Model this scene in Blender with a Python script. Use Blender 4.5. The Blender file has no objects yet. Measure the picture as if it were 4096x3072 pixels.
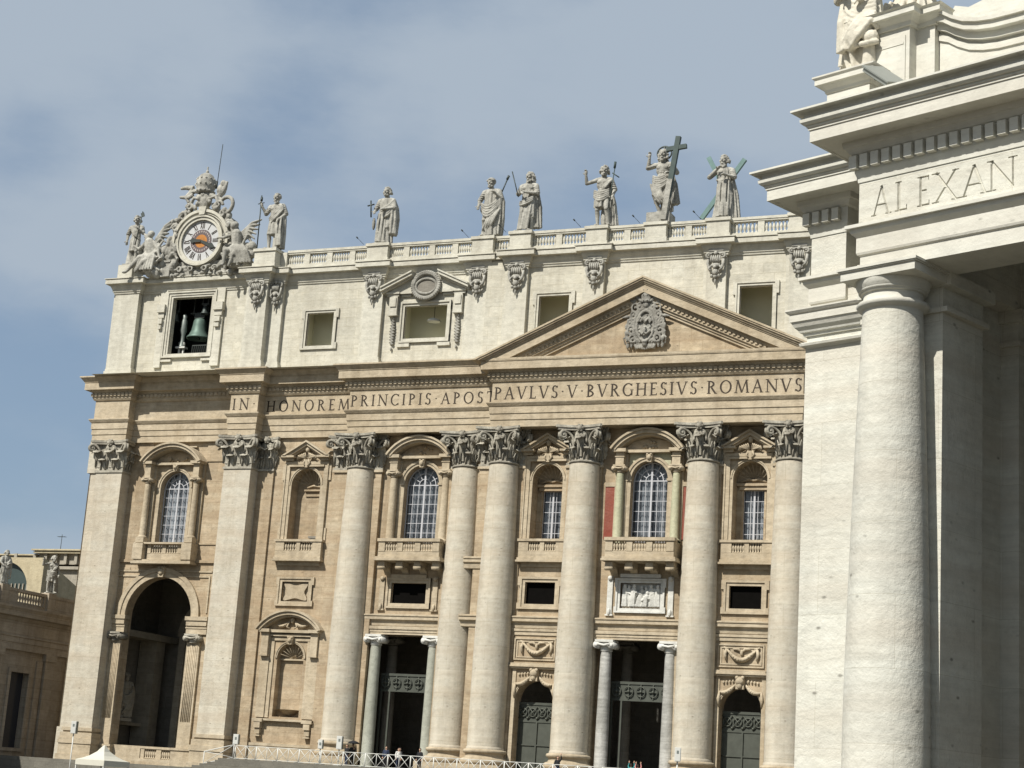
import bpy, bmesh, math, random
from math import sin, cos, pi, radians as R, sqrt, atan2
from mathutils import Vector, Matrix
random.seed(7)
SC = bpy.context.scene
COL = SC.collection
# ------------------------------------------------------------------ camera
cam_d = bpy.data.cameras.new('camera'); cam = bpy.data.objects.new('camera', cam_d); COL.objects.link(cam)
cam_d.sensor_width = 36.0; cam_d.lens = 6960.6/4096*36.0; cam_d.clip_start = 0.5; cam_d.clip_end = 6000
_rt = Vector((0.92296121, 0.37927534, 0.06551962)); _up = Vector((0.02841626, -0.23691033, 0.97111586)); _fw = Vector((-0.38384258, 0.89444044, 0.22943663))
M = Matrix.Identity(4)
for i in range(3):
    M[i][0] = _rt[i]; M[i][1] = _up[i]; M[i][2] = -_fw[i]
M[0][3], M[1][3], M[2][3] = 43.836, -129.797, -1.966
cam.matrix_world = M
SC.camera = cam
# ------------------------------------------------------------------ light
SUN_T = Vector((0.42, 1.0, -1.12)).normalized()      # direction the sunlight travels
sun_d = bpy.data.lights.new('sun', 'SUN'); sun = bpy.data.objects.new('sun', sun_d); COL.objects.link(sun)
sun_d.energy = 5.0; sun_d.angle = R(0.5); sun_d.color = (1.0, 0.965, 0.90)
sun.rotation_euler = SUN_T.to_track_quat('-Z', 'Y').to_euler(); sun.location = (0, -200, 200)
SUN_EL = math.asin(-SUN_T.z); SUN_AZ = atan2(-SUN_T.x, -SUN_T.y)
W = bpy.data.worlds.new('World'); SC.world = W; W.use_nodes = True
nt = W.node_tree; nt.nodes.clear()
def nn(nt, t, **k):
    n = nt.nodes.new(t)
    for a, b in k.items(): setattr(n, a, b)
    return n
def lk(nt, a, b): nt.links.new(a, b)
def mth(nt, op, a, b=None, c=None, clamp=False):
    n = nn(nt, 'ShaderNodeMath', operation=op); n.use_clamp = clamp
    for i, v in enumerate((a, b, c)):
        if v is None: continue
        if isinstance(v, (int, float)): n.inputs[i].default_value = v
        else: lk(nt, v, n.inputs[i])
    return n.outputs[0]
def mixc(nt, f, a, b, mode='MIX'):
    n = nn(nt, 'ShaderNodeMix', data_type='RGBA', blend_type=mode)
    for s, v in ((n.inputs[0], f), (n.inputs[6], a), (n.inputs[7], b)):
        if isinstance(v, (int, float)): s.default_value = v
        elif isinstance(v, tuple): s.default_value = v if len(v) == 4 else (*v, 1)
        else: lk(nt, v, s)
    return n.outputs[2]
def ramp(nt, f, stops, interp='LINEAR'):
    n = nn(nt, 'ShaderNodeValToRGB'); cr = n.color_ramp; cr.interpolation = interp
    while len(cr.elements) < len(stops): cr.elements.new(0.5)
    for e, (p, c) in zip(cr.elements, stops):
        e.position = p; e.color = (c, c, c, 1) if isinstance(c, (int, float)) else (*c, 1)
    lk(nt, f, n.inputs[0]); return n.outputs[0]
sky = nn(nt, 'ShaderNodeTexSky', sky_type='NISHITA'); sky.sun_disc = False
sky.sun_elevation = SUN_EL; sky.sun_rotation = atan2(-SUN_T.x, -SUN_T.y)
sky.air_density = 1.0; sky.dust_density = 1.6; sky.ozone_density = 1.6
tc = nn(nt, 'ShaderNodeTexCoord')
mp = nn(nt, 'ShaderNodeMapping'); mp.inputs['Scale'].default_value = (1.0, 1.0, 2.2); lk(nt, tc.outputs['Generated'], mp.inputs['Vector'])
def wnoise(scale, det, rough, off):
    m2 = nn(nt, 'ShaderNodeMapping'); m2.inputs['Location'].default_value = off; lk(nt, mp.outputs[0], m2.inputs['Vector'])
    n = nn(nt, 'ShaderNodeTexNoise'); n.inputs['Scale'].default_value = scale; n.inputs['Detail'].default_value = det; n.inputs['Roughness'].default_value = rough
    lk(nt, m2.outputs[0], n.inputs['Vector']); return n.outputs[0]
n1 = wnoise(4.5, 5, 0.5, (3.1, 0.4, 1.7)); n2 = wnoise(11.0, 6, 0.6, (0.3, 5.0, 0.9))
dens = mth(nt, 'ADD', mth(nt, 'ADD', mth(nt, 'MULTIPLY', n1, 0.55), mth(nt, 'MULTIPLY', n2, 0.24)), 0.13)
# broad banks and gaps of the cloud sheet: (direction, angular size, amount)
BLOBS = [((-.608, .726, .322), .055, -.13), ((-.556, .746, .367), .05, -.08), ((-.499, .795, .345), .06, -.15), ((-.439, .793, .423), .09, -.16), ((-.44, .835, .312), .09, -.12), ((-.373, .872, .312), .11, -.12),
         ((-.614, .774, .14), .22, -.16), ((-.607, .759, .225), .12, -.06), ((-.25, .903, .349), .1, -.05), ((-.558, .728, .40), .13, .08), ((-.444, .809, .386), .09, .10), ((-.592, .751, .285), .07, .10), ((-.383, .852, .36), .1, .10), ((-.287, .873, .40), .12, .05)]
for (dx, dy, dz), wdt, amt in BLOBS:
    d = nn(nt, 'ShaderNodeVectorMath', operation='DISTANCE'); lk(nt, tc.outputs['Generated'], d.inputs[0]); d.inputs[1].default_value = Vector((dx, dy, dz)).normalized()
    g = mth(nt, 'DIVIDE', d.outputs['Value'], wdt)
    g = mth(nt, 'SUBTRACT', 1.0, mth(nt, 'MULTIPLY', g, g), None, True)
    dens = mth(nt, 'ADD', dens, mth(nt, 'MULTIPLY', mth(nt, 'MULTIPLY', g, g), amt))
cl = ramp(nt, dens, [(0.30, 0.0), (0.58, 1.0)], 'EASE')
skyc = mixc(nt, 0.6, sky.outputs[0], (2.2, 2.95, 3.9))
CLOUD_COL = (3.45, 4.05, 4.75); CLOUD_AMT = 0.94; SKY_STR = 0.095
cloud = mixc(nt, mth(nt, 'MULTIPLY', cl, CLOUD_AMT), skyc, CLOUD_COL)
bg = nn(nt, 'ShaderNodeBackground'); lk(nt, cloud, bg.inputs[0]); bg.inputs[1].default_value = SKY_STR
out = nn(nt, 'ShaderNodeOutputWorld'); lk(nt, bg.outputs[0], out.inputs[0])
SC.view_settings.view_transform = 'Standard'; SC.view_settings.look = 'None'; SC.view_settings.exposure = 0.34; SC.view_settings.gamma = 1.0
SC.render.engine = 'CYCLES'; SC.cycles.max_bounces = 6; SC.cycles.diffuse_bounces = 3; SC.cycles.transparent_max_bounces = 8
# ------------------------------------------------------------------ mesh helper
class MB:
    def __init__(s): s.v = []; s.f = []; s.sm = []
    def add(s, vs, fs, sm=False):
        b = len(s.v); s.v += [tuple(v) for v in vs]; s.f += [tuple(i+b for i in f) for f in fs]; s.sm += [sm]*len(fs); return s
    def box(s, x0, x1, y0, y1, z0, z1):
        vs = [(x, y, z) for z in (z0, z1) for y in (y0, y1) for x in (x0, x1)]
        return s.add(vs, [(0, 2, 3, 1), (4, 5, 7, 6), (0, 1, 5, 4), (2, 6, 7, 3), (0, 4, 6, 2), (1, 3, 7, 5)])
    def prism(s, poly, y0, y1, sm=False):
        """polygon in XZ pulled along Y"""
        n = len(poly); vs = [(x, y0, z) for x, z in poly]+[(x, y1, z) for x, z in poly]
        s.add(vs, [tuple(range(n)), tuple(range(2*n-1, n-1, -1))]); b = len(s.v)-2*n
        s.add([], [])
        for i in range(n):
            j = (i+1) % n; s.f.append((b+i, b+j, b+n+j, b+n+i)); s.sm.append(sm)
        return s
    def zprism(s, poly, z0, z1):
        n = len(poly); vs = [(x, y, z0) for x, y in poly]+[(x, y, z1) for x, y in poly]
        b = len(s.v); s.add(vs, [tuple(range(n)), tuple(range(2*n-1, n-1, -1))])
        for i in range(n):
            j = (i+1) % n; s.f.append((b+i, b+j, b+n+j, b+n+i)); s.sm.append(False)
        return s
    def lathe(s, prof, c=(0, 0, 0), n=24, a0=0, a1=2*pi, sm=True):
        """prof: (r, z); consecutive pairs; split where a hard edge is wanted by repeating the point"""
        cx, cy, cz = c; full = abs(a1-a0-2*pi) < 1e-6; m = n if full else n+1
        segs = []; cur = [prof[0]]
        for q in prof[1:]:
            if q == cur[-1]: segs.append(cur); cur = [q]
            else: cur.append(q)
        segs.append(cur)
        for sg in segs:
            vs = []
            for r, z in sg:
                for k in range(m):
                    a = a0+(a1-a0)*k/n; vs.append((cx+r*cos(a), cy+r*sin(a), cz+z))
            fs = []
            for i in range(len(sg)-1):
                for k in range(n):
                    k2 = (k+1) % m if full else k+1
                    fs.append((i*m+k, i*m+k2, (i+1)*m+k2, (i+1)*m+k))
            s.add(vs, fs, sm)
        return s
    def sweep(s, path, prof, sm=False):
        """closed profile (o outward, z) carried along a plan path; outward is to the right of travel (-Y when going +X)"""
        n = len(path); k = len(prof); vs = []
        dirs = [(Vector(path[i+1])-Vector(path[i])).normalized() for i in range(n-1)]
        nor = [Vector((d.y, -d.x)) for d in dirs]
        for i, p in enumerate(path):
            if i == 0: m = nor[0]
            elif i == n-1: m = nor[-1]
            else:
                a, b = nor[i-1], nor[i]; m = (a+b)/max(1+a.dot(b), 0.2)
            for o, z in prof: vs.append((p[0]+m.x*o, p[1]+m.y*o, z))
        fs = []
        for i in range(n-1):
            for j in range(k):
                j2 = (j+1) % k; fs.append((i*k+j, (i+1)*k+j, (i+1)*k+j2, i*k+j2))
        fs.append(tuple(range(k-1, -1, -1))); fs.append(tuple((n-1)*k+j for j in range(k)))
        return s.add(vs, fs, sm)
    def ell(s, c, r, n=12, m=8, rot=None):
        c = Vector(c); vs = []; fs = []
        if isinstance(r, (int, float)): r = (r, r, r)
        for i in range(m+1):
            t = pi*i/m
            for k in range(n):
                a = 2*pi*k/n; p = Vector((r[0]*sin(t)*cos(a), r[1]*sin(t)*sin(a), r[2]*cos(t)))
                if rot is not None: p = rot @ p
                vs.append(c+p)
        for i in range(m):
            for k in range(n):
                k2 = (k+1) % n; fs.append((i*n+k, i*n+k2, (i+1)*n+k2, (i+1)*n+k))
        return s.add(vs, fs, True)
    def tube(s, pts, rad, n=8, cap=True, flat=1.0):
        pts = [Vector(p) for p in pts]; m = len(pts)
        if isinstance(rad, (int, float)): rad = [rad]*m
        vs = []; up = Vector((0, 0, 1)); u = None
        for i, p in enumerate(pts):
            t = (pts[min(i+1, m-1)]-pts[max(i-1, 0)])
            if t.length < 1e-9: t = Vector((0, 0, 1))
            t.normalize()
            if u is None:
                u = t.cross(up)
                if u.length < 0.05: u = t.cross(Vector((1, 0, 0)))
            else:
                u = u-t*u.dot(t)
                if u.length < 1e-6: u = t.cross(Vector((1, 0.3, 0)))
            u.normalize(); w = t.cross(u)
            for k in range(n):
                a = 2*pi*k/n; vs.append(p+(u*cos(a)+w*sin(a)*flat)*rad[i])
        fs = [(i*n+k, i*n+(k+1) % n, (i+1)*n+(k+1) % n, (i+1)*n+k) for i in range(m-1) for k in range(n)]
        if cap: fs += [tuple(range(n-1, -1, -1)), tuple((m-1)*n+k for k in range(n))]
        return s.add(vs, fs, True)
    def cap(s, a, b, r0, r1, n=10):
        """tapered capsule"""
        a = Vector(a); b = Vector(b); d = (b-a); L = max(d.length, 1e-6); d = d/L
        pts = []; rr = []
        for i in range(4):
            t = i/3*pi/2; pts.append(a-d*r0*cos(t)); rr.append(max(r0*sin(t), r0*0.02))
        for i in range(4):
            t = i/3*pi/2; pts.append(b+d*r1*sin(t)); rr.append(max(r1*cos(t), r1*0.02))
        return s.tube(pts, rr, n)
    def arcband(s, xc, zc, r0, r1, a0, a1, y0, y1, n=20, ez=1.0):
        """ring sector in XZ pulled along Y"""
        vs = []
        for k in range(n+1):
            a = a0+(a1-a0)*k/n
            for r in (r0, r1):
                for y in (y0, y1): vs.append((xc+r*cos(a), y, zc+ez*r*sin(a)))
        fs = []
        for k in range(n):
            b = 4*k; c = b+4
            fs += [(b, c, c+2, b+2), (b+1, b+3, c+3, c+1), (b, b+1, c+1, c), (b+2, c+2, c+3, b+3)]
        fs += [(0, 2, 3, 1), (4*n, 4*n+1, 4*n+3, 4*n+2)]
        return s.add(vs, fs)
    def wall(s, x0, x1, z0, z1, y, holes=()):
        """one-sided front wall in XZ with stacked openings (xa, xb, za, zs, kind, depth); kind rect: top zs; kind arch: half-round above zs"""
        zc = z0
        for xa, xb, za, zs, kind, dep in sorted(holes, key=lambda h: h[2]):
            top = zs if kind == 'rect' else zs+(xb-xa)/2
            q = lambda a, b, c, d: s.add([(a, y, c), (b, y, c), (b, y, d), (a, y, d)], [(0, 1, 2, 3)])
            if za > zc+1e-6: q(x0, x1, zc, za)
            else: za = zc
            q(x0, xa, za, top); q(xb, x1, za, top)
            if kind == 'rect':
                s.add([(xa, y, za), (xa, y+dep, za), (xa, y+dep, zs), (xa, y, zs)], [(0, 1, 2, 3)])
                s.add([(xb, y, za), (xb, y+dep, za), (xb, y+dep, zs), (xb, y, zs)], [(0, 1, 2, 3)])
                s.add([(xa, y, zs), (xb, y, zs), (xb, y+dep, zs), (xa, y+dep, zs)], [(0, 1, 2, 3)])
            else:
                r = (xb-xa)/2; xm = (xa+xb)/2; n = 20
                s.add([(xa, y, za), (xa, y+dep, za), (xa, y+dep, zs), (xa, y, zs)], [(0, 1, 2, 3)])
                s.add([(xb, y, za), (xb, y+dep, za), (xb, y+dep, zs), (xb, y, zs)], [(0, 1, 2, 3)])
                vs = []
                for k in range(n+1):
                    a = pi-pi*k/n; px, pz = xm+r*cos(a), zs+r*sin(a)
                    vs += [(px, y, pz), (px, y+dep, pz), (px, y, top)]
                fs = []; 
                for k in range(n):
                    b = 3*k; c = b+3; fs += [(b, c, c+2, b+2)]
                s.add(vs, fs)
                s.add(vs, [(3*k, 3*k+3, 3*k+4, 3*k+1) for k in range(n)], True)
            s.add([(xa, y, za), (xb, y, za), (xb, y+dep, za), (xa, y+dep, za)], [(0, 1, 2, 3)])
            zc = top
        if zc < z1-1e-6: s.add([(x0, y, zc), (x1, y, zc), (x1, y, z1), (x0, y, z1)], [(0, 1, 2, 3)])
        return s
    def xf(s, mat, o):
        b = len(s.v); s.v += [tuple(mat @ Vector(v)) for v in o.v]; s.f += [tuple(i+b for i in f) for f in o.f]; s.sm += o.sm; return s
    def mesh(s, name, mat):
        me = bpy.data.meshes.new(name); me.from_pydata(s.v, [], s.f)
        me.polygons.foreach_set('use_smooth', s.sm); me.validate(clean_customdata=False)
        bm = bmesh.new(); bm.from_mesh(me); bmesh.ops.recalc_face_normals(bm, faces=bm.faces); bm.to_mesh(me); bm.free()
        if mat: me.materials.append(mat)
        return me
    def build(s, name, mat, parent=None, label=None):
        return link(name, s.mesh(name, mat), parent, label)
def link(name, me, parent=None, label=None, loc=None):
    o = bpy.data.objects.new(name, me); COL.objects.link(o)
    if parent: o.parent = parent
    if label: o['label'] = label
    if loc: o.location = loc
    return o
def thing(name, label, cat, loc=(0, 0, 0), rz=0, group=None):
    o = bpy.data.objects.new(name, None); COL.objects.link(o); o.empty_display_size = 0.5
    o.location = loc; o.rotation_euler = (0, 0, rz); o['label'] = label; o['category'] = cat
    if group: o['group'] = group
    return o
def tag(o, label, cat, group=None):
    o['label'] = label; o['category'] = cat
    if group: o['group'] = group
    return o
def part_copy(o, parent, loc=None):
    c = o.copy(); COL.objects.link(c); c.parent = parent
    if loc is not None: c.location = loc
    for ch in o.children:
        d = ch.copy(); COL.objects.link(d); d.parent = c
    return c
def remesh(mb, name, mat, vox, smooth=2):
    """weld overlapping closed shapes into one continuous carved surface"""
    me = mb.mesh(name, None); o = bpy.data.objects.new('tmp', me); COL.objects.link(o)
    m = o.modifiers.new('r', 'REMESH'); m.mode = 'VOXEL'; m.voxel_size = vox; m.use_smooth_shade = True
    if smooth:
        q = o.modifiers.new('s', 'SMOOTH'); q.factor = 0.5; q.iterations = smooth
    dg = bpy.context.evaluated_depsgraph_get(); dg.update()
    r = bpy.data.meshes.new_from_object(o.evaluated_get(dg)); r.name = name
    bpy.data.objects.remove(o); bpy.data.meshes.remove(me)
    r.materials.clear(); r.materials.append(mat)
    r.polygons.foreach_set('use_smooth', [True]*len(r.polygons))
    return r
# ------------------------------------------------------------------ materials
def base_mat(name, col, rough=0.85, metal=0.0):
    m = bpy.data.materials.new(name); m.use_nodes = True; t = m.node_tree
    b = t.nodes['Principled BSDF']; b.inputs['Base Color'].default_value = (*col, 1); b.inputs['Roughness'].default_value = rough; b.inputs['Metallic'].default_value = metal
    b.inputs['Specular IOR Level'].default_value = 0.25
    return m, t, b
def stone(name, col, col2, block=(1.6, 0.7), joint=0.012, streak=0.3, patch=0.5, pits=0.3, stain=0.35, bump=0.35, dark=None, jcol=0.55, rough=0.88, grain=1.0, bvar=1.0, mott=0.16, bands=0.0):
    """cut stone: mottling, bedding streaks, block-to-block tone, joints, pits, rain stains"""
    m, t, b = base_mat(name, col, rough)
    co = nn(t, 'ShaderNodeTexCoord').outputs['Object']
    def noise(sc, det=4, rough=0.6, scl=(1, 1, 1), off=(0, 0, 0)):
        mp = nn(t, 'ShaderNodeMapping'); mp.inputs['Scale'].default_value = scl; mp.inputs['Location'].default_value = off; lk(t, co, mp.inputs[0])
        n = nn(t, 'ShaderNodeTexNoise'); n.inputs['Scale'].default_value = sc; n.inputs['Detail'].default_value = det; n.inputs['Roughness'].default_value = rough
        lk(t, mp.outputs[0], n.inputs[0]); return n.outputs[0]
    big = noise(0.16, 3, 0.55); med = noise(0.9, 5, 0.65, (1, 1, 1), (7, 3, 1))
    f = ramp(t, mth(t, 'ADD', mth(t, 'MULTIPLY', big, 0.55), mth(t, 'MULTIPLY', med, 0.45)), [(0.36, 0.0), (0.64, 1.0)])
    c = mixc(t, mth(t, 'MULTIPLY', f, patch), col, col2)
    hgt = noise(5.0*grain, 6, 0.7)
    mo = ramp(t, noise(1.7*grain, 7, 0.72, (1, 1, 1.6), (4, 1, 8)), [(0.33, 1-mott), (0.5, 1.0), (0.67, 1+mott*.6)])
    c = mixc(t, 1.0, c, mo, 'MULTIPLY')
    if bands:
        bz = ramp(t, noise(1.0, 4, 0.55, (.06, .06, 1.15), (1, 2, 5)), [(0.40, 0.0), (0.62, 1.0)])
        c = mixc(t, mth(t, 'MULTIPLY', bz, bands), c, (col2[0]*.90, col2[1]*.82, col2[2]*.78))
    if streak:
        s = ramp(t, noise(1.0*grain, 5, 0.7, (0.35, 0.35, 5.5)), [(0.42, 0.0), (0.68, 1.0)])
        c = mixc(t, mth(t, 'MULTIPLY', s, streak), c, tuple(x*0.62 for x in col2))
    if block:
        sx = nn(t, 'ShaderNodeSeparateXYZ'); lk(t, co, sx.inputs[0]); cb = nn(t, 'ShaderNodeCombineXYZ')
        lk(t, mth(t, 'ADD', sx.outputs[0], mth(t, 'MULTIPLY', sx.outputs[1], 0.9)), cb.inputs[0]); lk(t, sx.outputs[2], cb.inputs[1])
        br = nn(t, 'ShaderNodeTexBrick'); lk(t, cb.outputs[0], br.inputs[0]); br.inputs['Scale'].default_value = 1.0
        br.inputs['Brick Width'].default_value = block[0]; br.inputs['Row Height'].default_value = block[1]; br.inputs['Mortar Size'].default_value = joint
        br.inputs['Mortar Smooth'].default_value = 0.3
        br.inputs['Color1'].default_value = (1+.08*bvar, 1+.08*bvar, 1+.08*bvar, 1); br.inputs['Color2'].default_value = (1-.12*bvar, 1-.115*bvar, 1-.11*bvar, 1); br.inputs['Mortar'].default_value = (jcol, jcol*0.96, jcol*0.88, 1)
        c = mixc(t, 0.8, c, br.outputs[0], 'MULTIPLY')
    if pits:
        v = nn(t, 'ShaderNodeTexVoronoi'); mp = nn(t, 'ShaderNodeMapping'); mp.inputs['Scale'].default_value = (1.3*grain, 1.3*grain, 2.4*grain); lk(t, co, mp.inputs[0]); lk(t, mp.outputs[0], v.inputs[0]); v.inputs['Scale'].default_value = 1.0
        pm = mth(t, 'MULTIPLY', ramp(t, v.outputs['Distance'], [(0.06, 1.0), (0.16, 0.0)]), ramp(t, noise(0.7, 2), [(0.45, 0.0), (0.6, 1.0)]))
        c = mixc(t, mth(t, 'MULTIPLY', pm, pits), c, tuple(x*0.4 for x in col2))
    if stain:
        s = ramp(t, noise(1.0, 4, 0.6, (0.9, 0.9, 0.09), (2, 9, 4)), [(0.48, 0.0), (0.74, 1.0)])
        c = mixc(t, mth(t, 'MULTIPLY', s, stain), c, dark or (col2[0]*0.42, col2[1]*0.40, col2[2]*0.38))
    lk(t, c, b.inputs['Base Color'])
    bp = nn(t, 'ShaderNodeBump'); bp.inputs['Strength'].default_value = bump; bp.inputs['Distance'].default_value = 0.12/grain; lk(t, hgt, bp.inputs['Height']); lk(t, bp.outputs[0], b.inputs['Normal'])
    return m
def plain(name, col, rough=0.7, metal=0.0, var=0.25, sc=3.0):
    m, t, b = base_mat(name, col, rough, metal)
    co = nn(t, 'ShaderNodeTexCoord').outputs['Object']; n = nn(t, 'ShaderNodeTexNoise'); n.inputs['Scale'].default_value = sc; n.inputs['Detail'].default_value = 5; lk(t, co, n.inputs[0])
    c = mixc(t, n.outputs[0], tuple(x*(1-var) for x in col), tuple(min(1, x*(1+var)) for x in col)); lk(t, c, b.inputs['Base Color'])
    return m
TAN = stone('tan travertine wall', (0.47, 0.395, 0.28), (0.335, 0.255, 0.16), (1.9, 0.95), 0.02, 0.3, 0.95, 0.6, 0.42, bvar=1.0, jcol=.75, mott=.26, bands=.4)
TRIM = stone('tan travertine trim', (0.475, 0.405, 0.295), (0.345, 0.275, 0.18), None, 0, 0.25, 0.8, 0.4, 0.4, mott=.22)
PALE = stone('pale travertine shaft', (0.525, 0.495, 0.41), (0.44, 0.385, 0.29), (2.6, 1.9), 0.012, 0.2, 0.85, 0.7, 0.28, bvar=.6, jcol=.72, mott=.17, bands=.3)
ATTIC = stone('cream attic stone', (0.545, 0.52, 0.435), (0.435, 0.40, 0.31), (1.9, 0.85), 0.016, 0.25, 0.8, 0.4, 0.28, bvar=.8, jcol=.75, mott=.16)
ATTRIM = stone('cream attic trim', (0.54, 0.52, 0.44), (0.43, 0.40, 0.32), None, 0, 0.2, 0.7, 0.3, 0.34, mott=.16)
GREY = stone('weathered grey carved stone', (0.46, 0.43, 0.35), (0.19, 0.17, 0.135), None, 0, 0.1, 0.95, 0.2, 0.55, bump=0.6, mott=.3)
ARMS = stone('dark weathered relief stone', (0.40, 0.385, 0.335), (0.13, 0.12, 0.10), None, 0, 0.0, 0.95, 0.3, 0.5, bump=0.6, mott=.35)
STAT = stone('weathered statue stone', (0.455, 0.44, 0.385), (0.205, 0.195, 0.165), None, 0, 0.12, 0.95, 0.3, 0.6, bump=0.5, mott=.3)
WHITE = stone('white travertine', (0.60, 0.595, 0.525), (0.52, 0.50, 0.42), (2.8, 1.6), 0.006, 0.3, 0.7, 0.9, 0.2, jcol=0.7, grain=1.3, bump=0.4, bvar=.6, mott=.13, bands=.4)
WTRIM = stone('white travertine trim', (0.595, 0.59, 0.52), (0.51, 0.485, 0.415), None, 0, 0.22, 0.6, 0.5, 0.18, grain=1.6, bump=0.25, mott=.10, bands=.25)
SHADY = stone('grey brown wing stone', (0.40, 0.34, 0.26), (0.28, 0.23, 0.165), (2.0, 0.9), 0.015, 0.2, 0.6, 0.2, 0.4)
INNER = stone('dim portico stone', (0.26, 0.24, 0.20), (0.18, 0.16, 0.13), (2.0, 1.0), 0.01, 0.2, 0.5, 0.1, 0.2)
LINING = stone('passage lining stone', (0.40, 0.36, 0.28), (0.28, 0.24, 0.18), (2.0, 1.0), 0.01, 0.2, 0.5, 0.1, 0.2)
PAVE = stone('pale paving', (0.16, 0.15, 0.124), (0.115, 0.106, 0.085), (1.2, 0.6), 0.01, 0.1, 0.5, 0.2, 0.1)
GRANITE = stone('grey green granite shaft', (0.36, 0.36, 0.30), (0.26, 0.265, 0.215), None, 0, 0.0, 0.8, 0.2, 0.2, rough=0.5)
VEIN = stone('veined grey marble', (0.50, 0.49, 0.45), (0.22, 0.215, 0.19), None, 0, 0.55, 0.9, 0.4, 0.3, rough=0.5)
RELIEF = stone('white marble relief', (0.62, 0.61, 0.56), (0.42, 0.41, 0.36), None, 0, 0.0, 0.6, 0.1, 0.35)
REDM = stone('red marble panel', (0.20, 0.04, 0.022), (0.26, 0.11, 0.075), None, 0, 0.1, 0.6, 0.5, 0.2, rough=0.5)
GREENM = stone('pale green marble', (0.46, 0.43, 0.29), (0.33, 0.335, 0.225), None, 0, 0.2, 0.8, 0.2, 0.2, rough=0.5)
PLAST = plain('olive plaster', (0.68, 0.65, 0.48), 0.9, 0, 0.08, 0.6)
LETTER = plain('dark bronze lettering', (0.035, 0.024, 0.014), 0.6, 0.0, 0.3)
GREENB = plain('dark patinated copper', (0.05, 0.068, 0.062), 0.6, 0.2, 0.35, 2.0)
GREENL = plain('green patinated copper', (0.12, 0.19, 0.175), 0.6, 0.2, 0.35, 2.0)
DARKB = plain('dark bronze', (0.055, 0.065, 0.06), 0.5, 0.4, 0.4, 2.0)
BELLB = plain('green bell bronze', (0.10, 0.145, 0.12), 0.55, 0.3, 0.35, 1.5)
IRON = plain('dark iron', (0.045, 0.05, 0.045), 0.6, 0.3, 0.3)
DOORG = plain('grey green door bronze', (0.075, 0.08, 0.065), 0.55, 0.3, 0.3, 2.0)
WPAINT = plain('white paint', (0.55, 0.545, 0.50), 0.5, 0, 0.06)
CANVAS = plain('white canvas', (0.50, 0.48, 0.40), 0.8, 0, 0.06)
SASH = plain('pale window bars', (0.42, 0.42, 0.43), 0.5, 0, 0.06)
FLOODG = plain('grey lamp housing', (0.20, 0.22, 0.20), 0.5, 0.3, 0.2)
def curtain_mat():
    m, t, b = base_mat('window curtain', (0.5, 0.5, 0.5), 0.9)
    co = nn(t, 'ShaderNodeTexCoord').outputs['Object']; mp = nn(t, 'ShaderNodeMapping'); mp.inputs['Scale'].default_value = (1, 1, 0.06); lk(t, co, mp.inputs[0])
    n = nn(t, 'ShaderNodeTexNoise'); n.inputs['Scale'].default_value = 3.2; n.inputs['Detail'].default_value = 3; lk(t, mp.outputs[0], n.inputs[0])  # upright noise stripes put fold shade and dark gaps into the curtain colour
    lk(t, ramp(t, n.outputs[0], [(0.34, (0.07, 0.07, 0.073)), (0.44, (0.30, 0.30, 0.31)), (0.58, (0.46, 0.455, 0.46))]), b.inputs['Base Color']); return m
CURT = curtain_mat()
def glass_mat():
    m, t, b = base_mat('window glass', (1, 1, 1)); t.nodes.remove(b)
    tr = nn(t, 'ShaderNodeBsdfTransparent'); tr.inputs[0].default_value = (0.86, 0.9, 0.92, 1); gl = nn(t, 'ShaderNodeBsdfGlossy'); gl.inputs['Roughness'].default_value = 0.05
    fr = nn(t, 'ShaderNodeFresnel'); fr.inputs[0].default_value = 1.5
    mx = nn(t, 'ShaderNodeMixShader'); lk(t, mth(t, 'MULTIPLY', fr.outputs[0], 0.6), mx.inputs[0]); lk(t, tr.outputs[0], mx.inputs[1]); lk(t, gl.outputs[0], mx.inputs[2])
    lk(t, mx.outputs[0], t.nodes['Material Output'].inputs[0]); return m
GLASS = glass_mat()
# ================================================================== ground
g = MB(); g.add([(-3000, -3000, -3.6), (3000, -3000, -3.6), (3000, 3000, -3.6), (-3000, 3000, -3.6)], [(0, 1, 2, 3)])
o = g.build('plaza_ground', PAVE); o['kind'] = 'structure'
g = MB(); g.box(-31, 60, -1.5, 4.0, -3.59, -0.62); g.box(-31, 45, -9.0, -1.5, -3.58, -0.624); g.box(-57, -31, -3.0, 15.0, -3.59, -1.48)
o = g.build('pavement', PAVE); o['kind'] = 'structure'
g = MB()
for i in range(16):
    g.box(-31-0.42*i, 45, -9.0-0.42*(i+1), -9.0-0.42*i, -3.595, -0.62-0.17*(i+1))
tag(g.build('stone_steps', PAVE), 'broad pale stone steps rising to the church doors', 'steps')
# ================================================================== basilica
BAS = thing('basilica', 'wide tan stone basilica front with giant columns, pediment and pale attic storey', 'church')
def P(mb, name, mat, par=None, label=None): return mb.v and mb.build(name, mat, par or BAS, label)
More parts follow.
